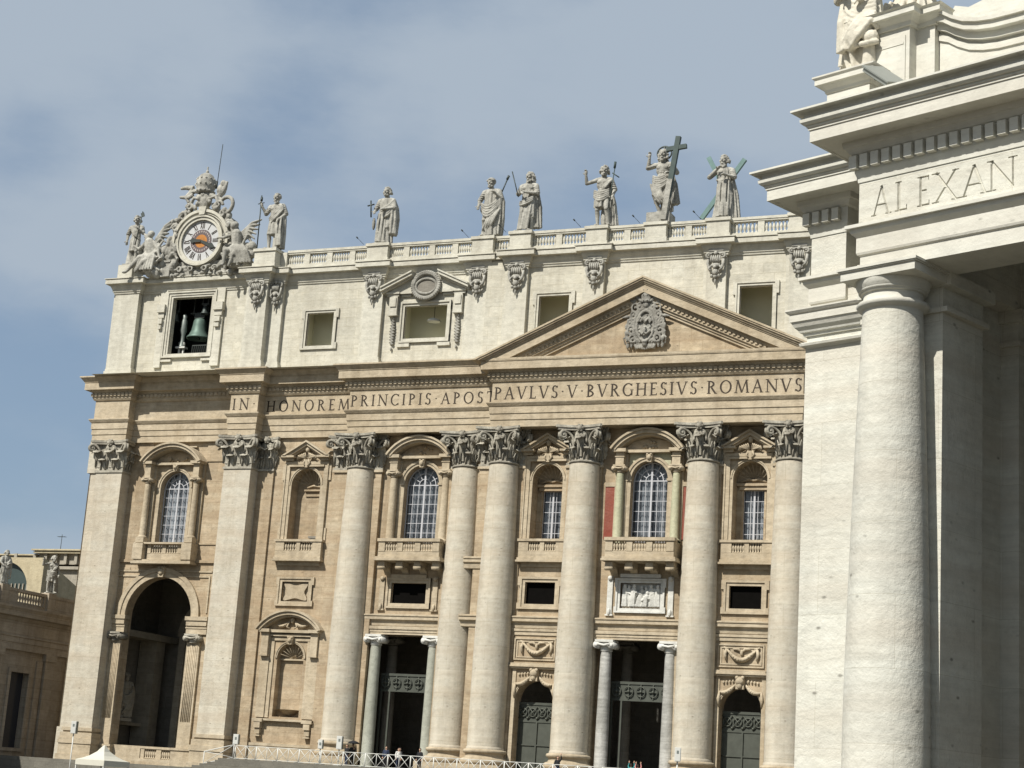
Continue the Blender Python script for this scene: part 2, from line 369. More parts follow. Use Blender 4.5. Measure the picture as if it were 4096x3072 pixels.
# ---- main wall
w = MB()
w.wall(-50.65, -39.05, -1.5, 16.2, 2.6, [(-49.4, -42.4, -1.2, 11.54, 'arch', 1.0)])
w.wall(-50.65, -39.05, 16.2, 28.0, 2.6, [(-47.1, -44.02, 18.1, 23.2, 'arch', 1.3)])
w.wall(-36.4, -26.0, -1.5, 12.2, 1.6, [(-32.68, -30.1, 3.2, 8.15, 'arch', 0.75)])
w.wall(-36.4, -26.0, 12.2, 28.0, 1.6, [(-32.85, -30.25, 13.0, 14.7, 'rect', 0.3), (-32.87, -30.0, 18.0, 23.2, 'arch', 1.15)])
w.wall(-26.0, -16.0, -1.5, 12.2, 1.7, [(-24.35, -17.4, -0.6, 10.42, 'rect', 1.3)])
w.wall(-26.0, -16.0, 12.2, 28.0, 1.7, [(-22.35, -19.1, 13.05, 14.76, 'rect', 1.6), (-21.9, -18.64, 18.1, 23.2, 'arch', 0.9)])
w.wall(-16.0, -12.0, -1.5, 28.0, 1.0)
w.add([(-16.0, 1.0, -1.5), (-16, 1.7, -1.5), (-16, 1.7, 28), (-16, 1.0, 28)], [(0, 1, 2, 3)])
w.wall(-12.0, -5.0, -1.5, 12.2, 0.5, [(-9.97, -6.75, -0.6, 5.45, 'arch', 1.3)])
w.wall(-12.0, -5.0, 12.2, 28.0, 0.5, [(-9.7, -7.1, 13.1, 14.86, 'rect', 1.6), (-9.62, -6.98, 18.1, 23.26, 'arch', 1.3)])
w.wall(-5.0, 5.0, -1.5, 12.2, 0.5, [(-3.45, 3.45, -0.6, 10.5, 'rect', 1.3)])
w.wall(-5.0, 5.0, 12.2, 28.0, 0.5, [(-1.55, 1.78, 12.92, 14.92, 'rect', 0.35), (-1.12, 1.96, 18.1, 23.25, 'arch', 0.9)])
w.wall(5.0, 12.0, -1.5, 12.2, 0.5, [(6.85, 10.12, -0.6, 5.5, 'arch', 1.3)])
w.wall(5.0, 12.0, 12.2, 28.0, 0.5, [(7.32, 9.87, 13.08, 14.83, 'rect', 1.6), (7.3, 10.04, 18.1, 23.24, 'arch', 1.3)])
w.add([(-12, 1.0, -1.5), (-12, 0.5, -1.5), (-12, 0.5, 28), (-12, 1.0, 28)], [(0, 1, 2, 3)])
w.wall(12.0, 16.0, -1.5, 28.0, 1.0); w.wall(16.0, 37.0, -1.5, 28.0, 1.7)
for x, ya, yb in ((12, .5, 1.0), (16, 1.0, 1.7), (-26, 1.6, 1.7)): w.add([(x, ya, -1.5), (x, yb, -1.5), (x, yb, 28), (x, ya, 28)], [(0, 1, 2, 3)])
w.add([(-54.2, 1.3, -1.5), (-54.2, 16, -1.5), (-54.2, 16, 33), (-54.2, 1.3, 33)], [(0, 1, 2, 3)])
w.add([(37, 1.7, -1.5), (37, 16, -1.5), (37, 16, 33), (37, 1.7, 33)], [(0, 1, 2, 3)])
w.box(-54.2, 37, 15.4, 16, -1.5, 42)
P(w, 'wall', TAN)
# ---- portico and rooms behind the wall
w = MB()
def room(x0, x1, y0, y1, z0, z1, front=False):
    v = [(x, y, z) for z in (z0, z1) for y in (y0, y1) for x in (x0, x1)]
    w.add(v, [(0, 1, 3, 2), (4, 6, 7, 5), (2, 3, 7, 6), (0, 2, 6, 4), (1, 5, 7, 3)]+([(0, 1, 5, 4)] if front else []))
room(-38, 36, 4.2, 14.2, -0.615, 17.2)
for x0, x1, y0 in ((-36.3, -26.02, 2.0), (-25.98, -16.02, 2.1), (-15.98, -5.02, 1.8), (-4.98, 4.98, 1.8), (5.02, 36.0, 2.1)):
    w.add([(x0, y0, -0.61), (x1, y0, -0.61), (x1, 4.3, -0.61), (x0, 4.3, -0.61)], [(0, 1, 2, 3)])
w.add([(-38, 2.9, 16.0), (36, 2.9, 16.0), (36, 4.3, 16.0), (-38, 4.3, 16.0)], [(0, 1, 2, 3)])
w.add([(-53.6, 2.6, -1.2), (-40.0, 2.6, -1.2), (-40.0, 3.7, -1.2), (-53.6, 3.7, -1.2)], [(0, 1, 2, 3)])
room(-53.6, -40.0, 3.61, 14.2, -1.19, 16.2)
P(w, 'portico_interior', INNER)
w = MB()   # lining of the arched passage, with its framed side wall
w.box(-53.5, -51.2, 3.7, 5.0, -1.1, 10.0); w.box(-53.5, -51.0, 3.7, 14, 10.0, 10.6); w.box(-53.4, -51.5, 11.2, 12.6, -1.1, 10.0); w.box(-53.4, -52.3, 7.0, 11.2, 2.0, 2.3)
w.box(-49.6, -48.9, 12.0, 14.2, -1.1, 10.6); w.arcband(-45.9, 10.6, 3.2, 3.8, 0, pi, 11.8, 14.1, 18)
P(w, 'passage_lining', LINING)
# ---- entablature
ENT = [(-54.4, 15.0), (-54.4, 1.2), (-50.65, 1.2), (-50.65, 2.2), (-39.05, 2.2), (-39.05, 0.1), (-36.25, 0.1), (-36.25, 1.3), (-27.05, 1.3), (-27.05, 0.1), (-13.06, 0.1), (-13.06, -1.2), (13.06, -1.2), (13.06, 0.1), (27.05, 0.1), (27.05, 1.3), (36.25, 1.3), (36.25, 12)]
ARCH = [(-2.2, 27.4), (0, 27.4), (0, 27.98), (.07, 28.0), (.07, 28.5), (.14, 28.52), (.14, 29.1), (.2, 29.12), (.36, 29.36), (.36, 29.45), (.02, 29.46), (.02, 31.2), (.14, 31.22), (.26, 31.4), (.26, 31.5), (.3, 31.52), (.3, 31.92), (.36, 31.94), (.46, 32.12), (.86, 32.12), (.86, 32.78), (.92, 32.8)]
w = MB(); w.sweep(ENT, ARCH+[(.92, 32.86), (-2.2, 32.86)])
P(w, 'entablature', TRIM)
for (xa, ya), (xb, yb) in zip(ENT[:-1], ENT[1:]):
    if abs(ya-yb) > 1e-6 or xb < xa: continue
    w = MB(); w.box(xa-.33, xb+.33, ya-.37, ya-.28, 31.66, 31.76)
    n = max(2, int((xb-xa+0.5)/0.42))
    for k in range(n+1):
        x = xa-.25+(xb-xa+.5)*k/n; w.box(x-.12, x+.12, ya-.42, ya-.29, 31.58, 31.86)
    P(w, 'dentil_band', TRIM)
CYMA = [(-1.6, 32.87), (.94, 32.87), (1.0, 32.95), (1.2, 33.2), (1.26, 33.22), (1.26, 33.34), (-1.6, 33.4)]
for pth in (ENT[:10]+[(-13.8, 0.1)], [(13.8, 0.1)]+ENT[14:]): w = MB(); w.sweep(pth, CYMA); P(w, 'cornice', TRIM)
# ---- pediment
w = MB()
zt = 39.4; xl = 14.35
def slope(x): return 33.0+(zt-33.0)*(1-abs(x)/xl)
def rake(y0, y1, da, db):
    for sg in (-1, 1):
        pts = [(sg*xl, slope(xl)-da), (0, zt-da), (0, zt-db), (sg*(xl-max(0, (db-da)*0)), slope(xl)-db)]
        w.prism(pts if sg < 0 else pts[::-1], y0, y1)
# raking cornice cut level at the feet
def rk(y0, y1, da, db, zb=32.87):
    k = (zt-33.0)/xl
    for sg in (-1, 1):
        xa = (zt-da-zb)/k; xb = (zt-db-zb)/k
        pts = [(sg*xa, zb), (0.0, zt-da), (0.0, zt-db), (sg*xb, zb)]
        w.prism(pts if sg < 0 else pts[::-1], y0, y1)
rk(-2.5, .4, 0.0, .16); rk(-2.42, .4, .16, .3); rk(-2.28, .4, .3, .46); rk(-2.16, .4, .46, .6); rk(-2.08, .4, .6, 1.28); rk(-1.7, .4, 1.28, 1.55); rk(-1.62, .4, 1.55, 1.9); rk(-1.46, .4, 1.9, 2.12); rk(-1.34, .4, 2.12, 2.34)
ped = P(w, 'pediment', TRIM)
w = MB(); w.prism([(-10.0, 32.88), (0, 37.4), (10.0, 32.88)], -1.14, .4); P(w, 'tympanum', TAN, ped)
for sg in (-1, 1):
    w = MB(); n = 34; zz = lambda x: zt-(zt-33.0)/xl*abs(x)-1.62
    for k in range(2, n):
        x = sg*k/n*12.2; z = zz(x); w.box(x-.1, x+.1, -1.72, -1.45, z-.12, z+.08)
    xa, xb = sg*.5, sg*12.1; w.prism([(xa, zz(xa)-.03), (xb, zz(xb)-.03), (xb, zz(xb)+.05), (xa, zz(xa)+.05)], -1.6, -1.5)
    P(w, 'dentil_band', TRIM, ped)
w = MB(); w.box(-13.8, 13.8, -2.14, -1.0, 32.868, 33.05); P(w, 'base_ledge', TRIM, ped)
# ---- Corinthian capital
def leaf(mb, base, outd, tand, Hh, Wd, curl=0.5):
    base = Vector(base); outd = Vector(outd).normalized(); tand = Vector(tand).normalized(); up = Vector((0, 0, 1)); nu, nv = 11, 7; vs = []
    for i in range(nu):
        u = i/(nu-1)
        if u < .78: z = u/.78*Hh; ro = .06+.20*(u/.78)**2*Hh
        else:
            a = (u-.78)/.22*pi*1.02; z = Hh+sin(a)*.10*Hh-(1-cos(a))*.05*Hh; ro = .06+.20*Hh+(1-cos(a))*.5*curl*Hh
        wd = Wd*(.72+.28*sin(min(u/.8, 1)*pi*.8))*(1 if u < .85 else 1-(u-.85)*2.2)*(1-.20*abs(sin(u*pi*4.5)))
        for j in range(nv):
            v = j/(nv-1)*2-1
            p = base+outd*(ro-.13*v*v*Wd+.035*(1 if j % 2 else -1))+tand*(v*wd)+up*z; vs.append(p)
    mb.add(vs, [(i*nv+j, i*nv+j+1, (i+1)*nv+j+1, (i+1)*nv+j) for i in range(nu-1) for j in range(nv-1)], True)
    tp = base+outd*(.06+.2*Hh+.28*curl*Hh)+up*Hh*1.02
    mb.tube([tp-tand*Wd*.55, tp+outd*.06, tp+tand*Wd*.55], [.05, .1, .05], 6)
    for sg in (-1, 1): mb.tube([base+outd*.1+tand*sg*Wd*.5, base+outd*(.1+.08*Hh)+tand*sg*Wd*.45+up*Hh*.45, base+outd*(.12+.16*Hh)+tand*sg*Wd*.3+up*Hh*.75], [.05, .07, .04], 5)
def volute(mb, p0, p1, zt_, rad, dirv):
    """stem rising from p0 to the abacus corner p1 and rolling into a scroll"""
    p0 = Vector(p0); p1 = Vector(p1); d = Vector(dirv).normalized(); pts = []; rr = []
    for k in range(8):
        t = k/7; pts.append(p0.lerp(p1, t**1.6)*1.0+Vector((0, 0, 1))*(sin(t*pi/2)-t**1.0)*.5*0); pts[-1].z = p0.z+(zt_-p0.z)*sin(t*pi/2); rr.append(.09+.05*t)
    c = Vector((p1.x, p1.y, zt_-rad))
    for k in range(1, 15):
        a = pi/2-k/14*2.6*pi; r = rad*(1-.055*k); pts.append(c+d*cos(a)*r+Vector((0, 0, 1))*sin(a)*r); rr.append(.14-.004*k)
    mb.tube(pts, rr, 6); mb.ell(c, (.13, .13, .13), 8, 6)
def abacus(mb, hs, hc, z0, z1, cut=.12):
    """concave-sided abacus; hs half-size at the corner, hc half-size mid-side"""
    poly = []
    for q in range(4):
        a = q*pi/2; ca, sa = cos(a), sin(a)
        for k in range(9):
            t = k/8*2-1; x = t*(hs-cut); y = -(hc+(hs-hc)*abs(t)**2); poly.append((x*ca-y*sa, x*sa+y*ca))
    mb.zprism(poly, z0, z1)
def cap_round(r=1.2, h=3.0):
    mb = MB()
    mb.lathe([(r, 0), (r+.09, .04), (r+.12, .12), (r+.06, .2), (r, .22), (r, .22), (r*.88, .3), (r*.86, 1.6), (r*1.0, 2.3), (r*1.2, 2.5)], n=32)
    for k in range(8):
        a = 2*pi*k/8+pi/8; o_ = (cos(a), sin(a), 0); leaf(mb, (o_[0]*r*.9, o_[1]*r*.9, .22), o_, (-o_[1], o_[0], 0), .95, .36)
    for k in range(8):
        a = 2*pi*k/8; o_ = (cos(a), sin(a), 0); leaf(mb, (o_[0]*r*.92, o_[1]*r*.92, .5), o_, (-o_[1], o_[0], 0), 1.45, .36, .5)
    for k in range(4):
        a = pi/4+pi/2*k; d = Vector((cos(a), sin(a), 0)); t = Vector((-d.y, d.x, 0))
        for sg in (-1, 1):
            e = (d+t*sg*.28).normalized(); volute(mb, e*r*.98+Vector((0, 0, 1.45)), d*r*1.72+t*sg*.12, 2.56, .34, d)
        leaf(mb, d*r*.98+Vector((0, 0, 1.5)), d, t, .62, .3, .5)
    for k in range(4):
        a = pi/2*k; d = Vector((cos(a), sin(a), 0)); t = Vector((-d.y, d.x, 0))
        for sg in (-1, 1): volute(mb, d*r*1.0+t*sg*.5+Vector((0, 0, 1.6)), d*r*1.14+t*sg*.25, 2.42, .2, t*(-sg))
        mb.ell(d*1.52+Vector((0, 0, 2.76)), (.27, .27, .27), 8, 6)
        for q in range(6):
            b = q*pi/3; mb.ell(d*1.55+t*cos(b)*.24+Vector((0, 0, 2.76+.24*sin(b))), .13, 6, 4)
    abacus(mb, 1.86, 1.38, 2.6, 2.8); abacus(mb, 1.98, 1.5, 2.8, 3.0)
    return mb
def cap_flat(wd, dep, h=3.0, sides=(1, 1)):
    """pilaster capital, width wd, standing dep in front of the wall; front face at y=0, centred on x"""
    mb = MB(); hw = wd/2
    mb.box(-hw, hw, .06, dep, 0, 2.6); mb.box(-hw-.1, hw+.1, -.1, dep, .0, .2)
    n1_ = max(2, round(wd/1.25)); 
    for k in range(n1_):
        x = -hw+wd*(k+.5)/n1_; leaf(mb, (x, .08, .22), (0, -1, 0), (1, 0, 0), .95, wd/n1_*.38)
    for k in range(n1_+1):
        x = -hw+wd*k/n1_; x = max(-hw+.15, min(hw-.15, x)); leaf(mb, (x, .06, .5), (0, -1, 0), (1, 0, 0), 1.42, wd/n1_*.42, .36)
    for sg in sides and (-1, 1):
        if dep > .9:
            leaf(mb, (sg*hw*.98, dep*.5, .22), (sg, 0, 0), (0, 1, 0), .92, .42); leaf(mb, (sg*hw*.98, .25, .5), (sg, 0, 0), (0, 1, 0), 1.42, .36); leaf(mb, (sg*hw*.98, dep*.8, .5), (sg, 0, 0), (0, 1, 0), 1.42, .36)
        else: leaf(mb, (sg*hw*.98, dep*.5, .4), (sg, 0, 0), (0, 1, 0), 1.3, .25)
        d = Vector((sg*.7071, -.7071, 0)); t = Vector((-d.y, d.x, 0))
        for s2 in (-1, 1): volute(mb, Vector((sg*hw*.8, .02, 1.45))+t*s2*.2, Vector((sg*(hw+.42), -.42, 0))+t*s2*.1, 2.56, .33, d)
        leaf(mb, (sg*hw*.96, .04, 1.5), d, t, .6, .28, .5)
        volute(mb, (sg*.62, .04, 1.6), (sg*.3, -.2, 0), 2.42, .2, (-sg, 0, 0))
    mb.ell((0, -.3, 2.76), (.27, .27, .27), 8, 6)
    for q in range(6): mb.ell((.24*cos(q*pi/3), -.34, 2.76+.24*sin(q*pi/3)), .13, 6, 4)
    a = [(-hw-.62, -.5), (-hw-.5, -.62)]+[(-hw-.5+(wd+1.0)*k/10, -.62+.44*(1-(k/5-1)**2)) for k in range(1, 10)]+[(hw+.5, -.62), (hw+.62, -.5)]
    mb.zprism(a+[(hw+.3, dep), (-hw-.3, dep)], 2.8, 3.0); mb.zprism([(x*.955, y*.9+.02) for x, y in a]+[(hw+.2, dep), (-hw-.2, dep)], 2.62, 2.8)
    return mb
RB, RT = 1.47, 1.22
sh = [(RB+.07, 1.4), (RB+.07, 1.5), (RB, 1.62)]+[(RB-(RB-RT)*max(0, (t-.3)/.7)**1.5, 1.62+22.7*t) for t in [i/14 for i in range(15)]]
shaft_me = MB().lathe(sh, n=48).mesh('column', PALE)
bs = MB().lathe([(RB+.1, 1.4), (RB+.24, 1.36), (RB+.3, 1.24), (RB+.24, 1.1), (RB+.12, 1.06), (RB+.12, 1.06), (RB+.06, .9), (RB+.14, .74), (RB+.3, .7), (RB+.3, .7), (RB+.44, .6), (RB+.48, .42), (RB+.42, .24), (RB+.3, .2)], n=48)
bs.box(-2.0, 2.0, -2.0, 2.0, -.62, .2); base_me = bs.mesh('base', TRIM)
cap_me = cap_round().mesh('capital', GREY)
COLX = [(4.98, 0), (-4.98, 0), (-12.07, 0), (12.07, 0), (-16.0, 1.4), (-26.0, 1.4), (16.0, 1.4), (26.0, 1.4)]
for x, y in COLX:
    c = link('column', shaft_me, BAS, loc=(x, y, 0)); link('base', base_me, c); k = link('capital', cap_me, c); k.location = (0, 0, 24.36)
# ---- pilasters: x0, x1, front plane, wall plane
def pil_base(mb, x0, x1, yf, yb):
    for z0, z1, o_ in ((1.06, 1.36, .2), (.9, 1.06, .08), (.42, .9, .26), (.2, .42, .36)): mb.box(x0-o_, x1+o_, yf-o_, yb, z0, z1)
    mb.box(x0-.38, x1+.38, yf-.38, yb, -.05, .2); mb.box(x0-.3, x1+.3, yf-.3, yb, -1.0, -.05); mb.box(x0-.42, x1+.42, yf-.42, yb, -1.5, -1.0)
def pilaster(x0, x1, yf, yb, mat=PALE):
    b = MB(); b.box(x0, x1, yf, yb+.02, 1.36, 24.4); p_ = P(b, 'pilaster', mat)
    b = MB(); pil_base(b, x0, x1, yf, yb); P(b, 'base', TRIM, p_)
    c = link('capital', cap_flat(x1-x0, yb-yf).mesh('capital', GREY), p_); c.location = ((x0+x1)/2, yf, 24.4)
    return p_
pilaster(-39.05, -36.3, 0.1, 2.6); pilaster(-53.45, -50.6, 1.2, 2.6); pilaster(36.3, 39.05, .1, 2.6)
b = MB(); b.box(-54.2, -53.3, 1.4, 2.6, 1.36, 24.4); b.box(-54.4, -53.2, 1.3, 2.6, -1.5, 1.36); b.box(-54.5, -53.2, 1.25, 2.6, 24.4, 27.4); P(b, 'corner_strip', PALE)
b = MB(); b.box(-36.3, -34.72, 1.38, 1.62, 1.3, 24.4); b.box(-36.3, -34.6, 1.2, 1.62, -1.5, 1.3); P(b, 'side_strip', TAN)
c = link('side_capital', cap_flat(1.5, .35).mesh('side_capital', GREY), BAS); c.location = (-35.5, 1.36, 24.4)
for x0, x1, y, yb in ((-28.6, -24.0, 1.32, 1.75), (-17.6, -14.4, 1.2, 1.75), (-14.4, -10.4, .36, 1.05), (-6.6, -3.6, .32, .55), (3.6, 6.4, .32, .55), (10.6, 13.6, .36, 1.05)):
    b = MB(); b.box(x0, x1, y, yb, -1.5, 24.4); p_ = P(b, 'respond_pilaster', TAN)
    c = link('capital', cap_flat(x1-x0, yb-y).mesh('capital', GREY), p_); c.location = ((x0+x1)/2, y, 24.4)
    b = MB(); b.box(x0-.15, x1+.15, y-.15, yb, 24.2, 24.4); P(b, 'necking', TRIM, p_)
# ---- string courses and plinths
def course(x0, x1, y, z0, z1, o_=.4):
    h = z1-z0; b = MB(); b.sweep([(x0, y), (x1, y)], [(-.05, z0-.55), (.1, z0-.5), (.16, z0-.1), (.3, z0), (o_, z0), (o_, z1-.12), (o_+.08, z1-.1), (o_+.08, z1), (-.05, z1+.1)]); return P(b, 'string_course', TRIM)
for x0, x1, y in ((-24.9, -17.1, 1.7), (-15.2, -13.0, .36), (-10.9, -6.2, .5), (-3.9, 3.7, .5), (6.1, 10.9, .5)):
    course(x0, x1, y, 11.66, 12.06)
for x0, x1, y in ((-15.2, -13.0, .36),): course(x0, x1, y, 16.4, 16.8, .25)
b = MB()
for x0, x1, y in ((-36.2, -27.6, 1.6),):
    b.box(x0, x1, y-.25, y, .72, .95); b.box(x0, x1, y-.2, y, -1.5, .72)
P(b, 'plinth', TRIM)
for bx in ((-50.6, -49.4, 2.55, 2.6, 15.66, 15.9), (-50.6, -39.05, 2.4, 2.6, 16.35, 16.6), (-42.5, -39.05, 2.5, 2.6, 18.0, 18.15), (-50.6, -48.3, 2.48, 2.6, 16.61, 27.4), (-42.5, -39.05, 2.5, 2.6, 25.6, 27.4)):
    b = MB(); b.box(*bx); P(b, 'wall_fillet', TAN)
# ================================================================== openings, frames, balconies
BAL = MB().lathe([(.09, 0), (.12, .02), (.12, .08), (.07, .1), (.055, .16), (.1, .3), (.115, .38), (.085, .52), (.05, .66), (.06, .72), (.1, .74), (.1, .8)], n=8)
bal_cache = {}
NBAL = [0]; STUFF = MB()
def baluster(parent, x, y, z, h, mat):
    """single balusters up to a hundred, then the rest gathered"""
    sc = h/.8
    if NBAL[0] < 100:
        key = (round(h, 2), mat.name)
        if key not in bal_cache:
            m = MB(); m.xf(Matrix.Diagonal((sc, sc, sc, 1)), BAL); bal_cache[key] = m.mesh('baluster', mat)
        o = link('baluster', bal_cache[key], parent); o.location = (x, y, z); NBAL[0] += 1
    else: STUFF.xf(Matrix.Translation((x, y, z)) @ Matrix.Diagonal((sc, sc, sc, 1)), BAL)
def frame(mb, xa, xb, za, zb, y, w=.35, ear=.22, p1=.1, p2=.2, top=True, bot=True):
    """moulded rectangular surround with ears"""
    for ww, pp, yy in ((w, p1, 0), (w*.4, p2, .0)):
        off = 0 if ww == w else w*.6
        mb.box(xa-off-ww, xa-off, y-pp, y+.05, za-off-ww, zb+off+ww); mb.box(xb+off, xb+off+ww, y-pp, y+.05, za-off-ww, zb+off+ww)
        mb.box(xa-off, xb+off, y-pp+.003, y+.05, zb+off, zb+off+ww)
        if bot: mb.box(xa-off, xb+off, y-pp+.003, y+.05, za-off-ww, za-off)
    eh = (zb-za)*.16+w
    for s_, x in ((-1, xa-w), (1, xb+w)):
        x0, x1 = (x-ear, x) if s_ < 0 else (x, x+ear)
        mb.box(x0, x1, y-p2+.004, y+.05, zb+w-eh, zb+w); 
        if bot: mb.box(x0, x1, y-p2+.004, y+.05, za-w, za-w+eh*.7)
def inner_lip(mb, xa, xb, za, zb, y, w=.1, p=.05):
    mb.box(xa-w, xa+.0, y-p, y+.04, za-w, zb+w); mb.box(xb, xb+w, y-p, y+.04, za-w, zb+w); mb.box(xa, xb, y-p, y+.04, zb, zb+w); mb.box(xa, xb, y-p, y+.04, za-w, za)
def glazed(par, xa, xb, z0, zs, y, cols=4, rows=6, arch=True, dark_head=False):
    """sash bars, curtain and pane in one opening"""
    r = (xb-xa)/2; xm = (xa+xb)/2; b = MB(); t = .045
    b.box(xm-.075, xm+.075, y-.06, y+.02, z0, zs+(r*.98 if arch else 0))
    for k in range(cols+1):
        if k*2 == cols: continue
        x = xa+(xb-xa)*k/cols; b.box(x-t/2-(.03 if k in (0, cols) else 0), x+t/2+(.03 if k in (0, cols) else 0), y-.04, y+.012, z0, zs)
    for k in range(rows+1):
        z = z0+(zs-z0)*k/rows; tt = .09 if k == rows else .045; b.box(xa, xb, y-.045, y+.015, z-tt/2, z+tt/2)
    if arch:
        for rr, w_ in ((r, .1), (r*.66, .07), (r*.36, .06)): b.arcband(xm, zs, rr-w_, rr, 0, pi, y-.042, y+.01, 18)
        for k in range(1, 6):
            if k == 3: continue
            a = pi*k/6; d = (cos(a), sin(a)); n_ = (-d[1]*.03, d[0]*.03)
            b.prism([(xm+d[0]*r*.34+n_[0], zs+d[1]*r*.34+n_[1]), (xm+d[0]*r*.34-n_[0], zs+d[1]*r*.34-n_[1]), (xm+d[0]*r*.98-n_[0], zs+d[1]*r*.98-n_[1]), (xm+d[0]*r*.98+n_[0], zs+d[1]*r*.98+n_[1])], y-.038, y+.008)
    win = P(b, 'window', SASH, par)
    out_ = [(xa, z0), (xb, z0), (xb, zs)]+([(xm+r*cos(pi*k/16), zs+r*sin(pi*k/16)) for k in range(1, 16)] if arch else [])+[(xa, zs)]
    c = MB()   # hanging folds
    nx = 60; vs = []; fs = []
    for i in range(nx+1):
        x = xa+(xb-xa)*i/nx; zt_ = zs+(sqrt(max(0, r*r-(x-xm)**2)) if arch else 0)
        if dark_head: zt_ = min(zt_, zs+.05)
        yy = y+.3+.07*sin(i*1.9)+.05*sin(i*.83+xa)
        vs += [(x, yy, z0), (x, yy, zt_)]
    fs = [(2*i, 2*i+2, 2*i+3, 2*i+1) for i in range(nx)]
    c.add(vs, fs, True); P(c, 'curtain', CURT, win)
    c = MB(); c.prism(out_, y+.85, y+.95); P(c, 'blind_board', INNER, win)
    c = MB(); c.add([(x, y+.03, z) for x, z in out_], [tuple(range(len(out_)))]); P(c, 'pane', GLASS, win)
    return win
def tri_ped(mb, xa, xb, z0, zt_, yf, yb, open_=0):
    """small triangular gable: raking and level cornices"""
    xm = (xa+xb)/2
    for th0, th1, yy in ((0, .16, yf), (.16, .42, yf+.18), (.42, .58, yf+.42)):
        k = (zt_-z0)/(xm-xa)
        for sg in (-1, 1):
            p_ = [(xm+sg*(xm-xa-th0/k), z0), (xm, zt_-th0), (xm, zt_-th1), (xm+sg*(xm-xa-th1/k), z0)]
            mb.prism(p_ if sg < 0 else p_[::-1], yy, yb)
def seg_ped(mb, xa, xb, z0, zt_, yf, yb):
    h = zt_-z0; c = (xb-xa)/2; r = (c*c+h*h)/(2*h); zc = zt_-r; xm = (xa+xb)/2
    for r0, r1, yy in ((r-.16, r, yf), (r-.42, r-.16, yf+.15), (r-.58, r-.42, yf+.4)):
        a = math.asin(max(-1, min(1, (z0-zc)/r1))); mb.arcband(xm, zc, r0, r1, a, pi-a, yy, yb, 24)
    return xm, zc, r
def archivolt(mb, xa, xb, zs, y, w=.35, p=.1):
    r = (xb-xa)/2; xm = (xa+xb)/2
    mb.arcband(xm, zs, r+.001, r+w*.55, 0, pi, y-p, y+.03, 24); mb.arcband(xm, zs, r+w*.55, r+w, 0, pi, y-p*1.7, y+.03, 24)
def keystone(par, x, z0, z1, y, wd=.4, mat=TRIM):
    b = MB(); b.prism([(x-wd*.35, z0), (x+wd*.35, z0), (x+wd*.6, z1), (x-wd*.6, z1)], y-.42, y+.02)
    b.ell((x, y-.45, (z0+z1)/2), (wd*.4, .16, (z1-z0)*.32), 8, 6); b.ell((x-wd*.3, y-.4, z1-.12), .13, 6, 5); b.ell((x+wd*.3, y-.4, z1-.12), .13, 6, 5)
    return P(b, 'keystone', mat, par)
def small_col(b, x, y, z0, z1, r, n=16):
    b.lathe([(r*1.35, 0), (r*1.4, .08), (r*1.2, .16), (r*1.05, .2), (r, .26), (r*.98, (z1-z0)*.4), (r*.84, z1-z0-.05)], (x, y, z0), n)
def ion_cap(b, x, y, z, r, h):
    b.box(x-r*1.5, x+r*1.5, y-r*1.4, y+r*1.3, z+h*.78, z+h); b.lathe([(r*.9, 0), (r*1.05, .04), (r*.95, .1), (r*1.2, h*.6), (r*1.1, h*.78)], (x, y, z), 14)
    for sg in (-1, 1):
        b.tube([(x+sg*r*1.25, y-r*1.35, z+h*.52), (x+sg*r*1.25, y+r*1.2, z+h*.52)], h*.33, 12); b.ell((x+sg*r*1.25, y-r*1.4, z+h*.52), (h*.17, h*.1, h*.17), 8, 6)
    b.tube([(x-r*1.1, y-r*1.35, z+h*.62), (x, y-r*1.42, z+h*.5), (x+r*1.1, y-r*1.35, z+h*.62)], h*.12, 6)
def swag(b, p0, p1, sag, r, y, n=9, knots=True):
    pts = []; rr = []
    for k in range(n+1):
        t = k/n; pts.append((p0[0]+(p1[0]-p0[0])*t, y-.1*sin(pi*t), p0[1]+(p1[1]-p0[1])*t-sag*sin(pi*t))); rr.append(r*(.45+.75*sin(pi*t)))
    b.tube(pts, rr, 7)
    for k in range(1, n): b.ell((pts[k][0]+random.uniform(-.05, .05), pts[k][1]-rr[k]*.7, pts[k][2]), rr[k]*.55, 6, 4)
def bal_row(par, x0, x1, y, z0, h, mat, ngroups, per, postw, ends):
    """groups of balusters with blocks between; returns blocks in a mesh"""
    b = MB(); gw = (x1-x0-2*ends-(ngroups-1)*postw)/ngroups; x = x0+ends
    for g_ in range(ngroups):
        for k in range(per): baluster(par, x+gw*(k+.5)/per, y, z0, h, mat)
        x += gw
        if g_ < ngroups-1: P(MB().box(x, x+postw, y-.17, y+.17, z0, z0+h), 'post', mat, par); x += postw
    for a in (x0, x1-ends): P(MB().box(a, a+ends, y-.18, y+.18, z0, z0+h), 'post', mat, par)
    return b
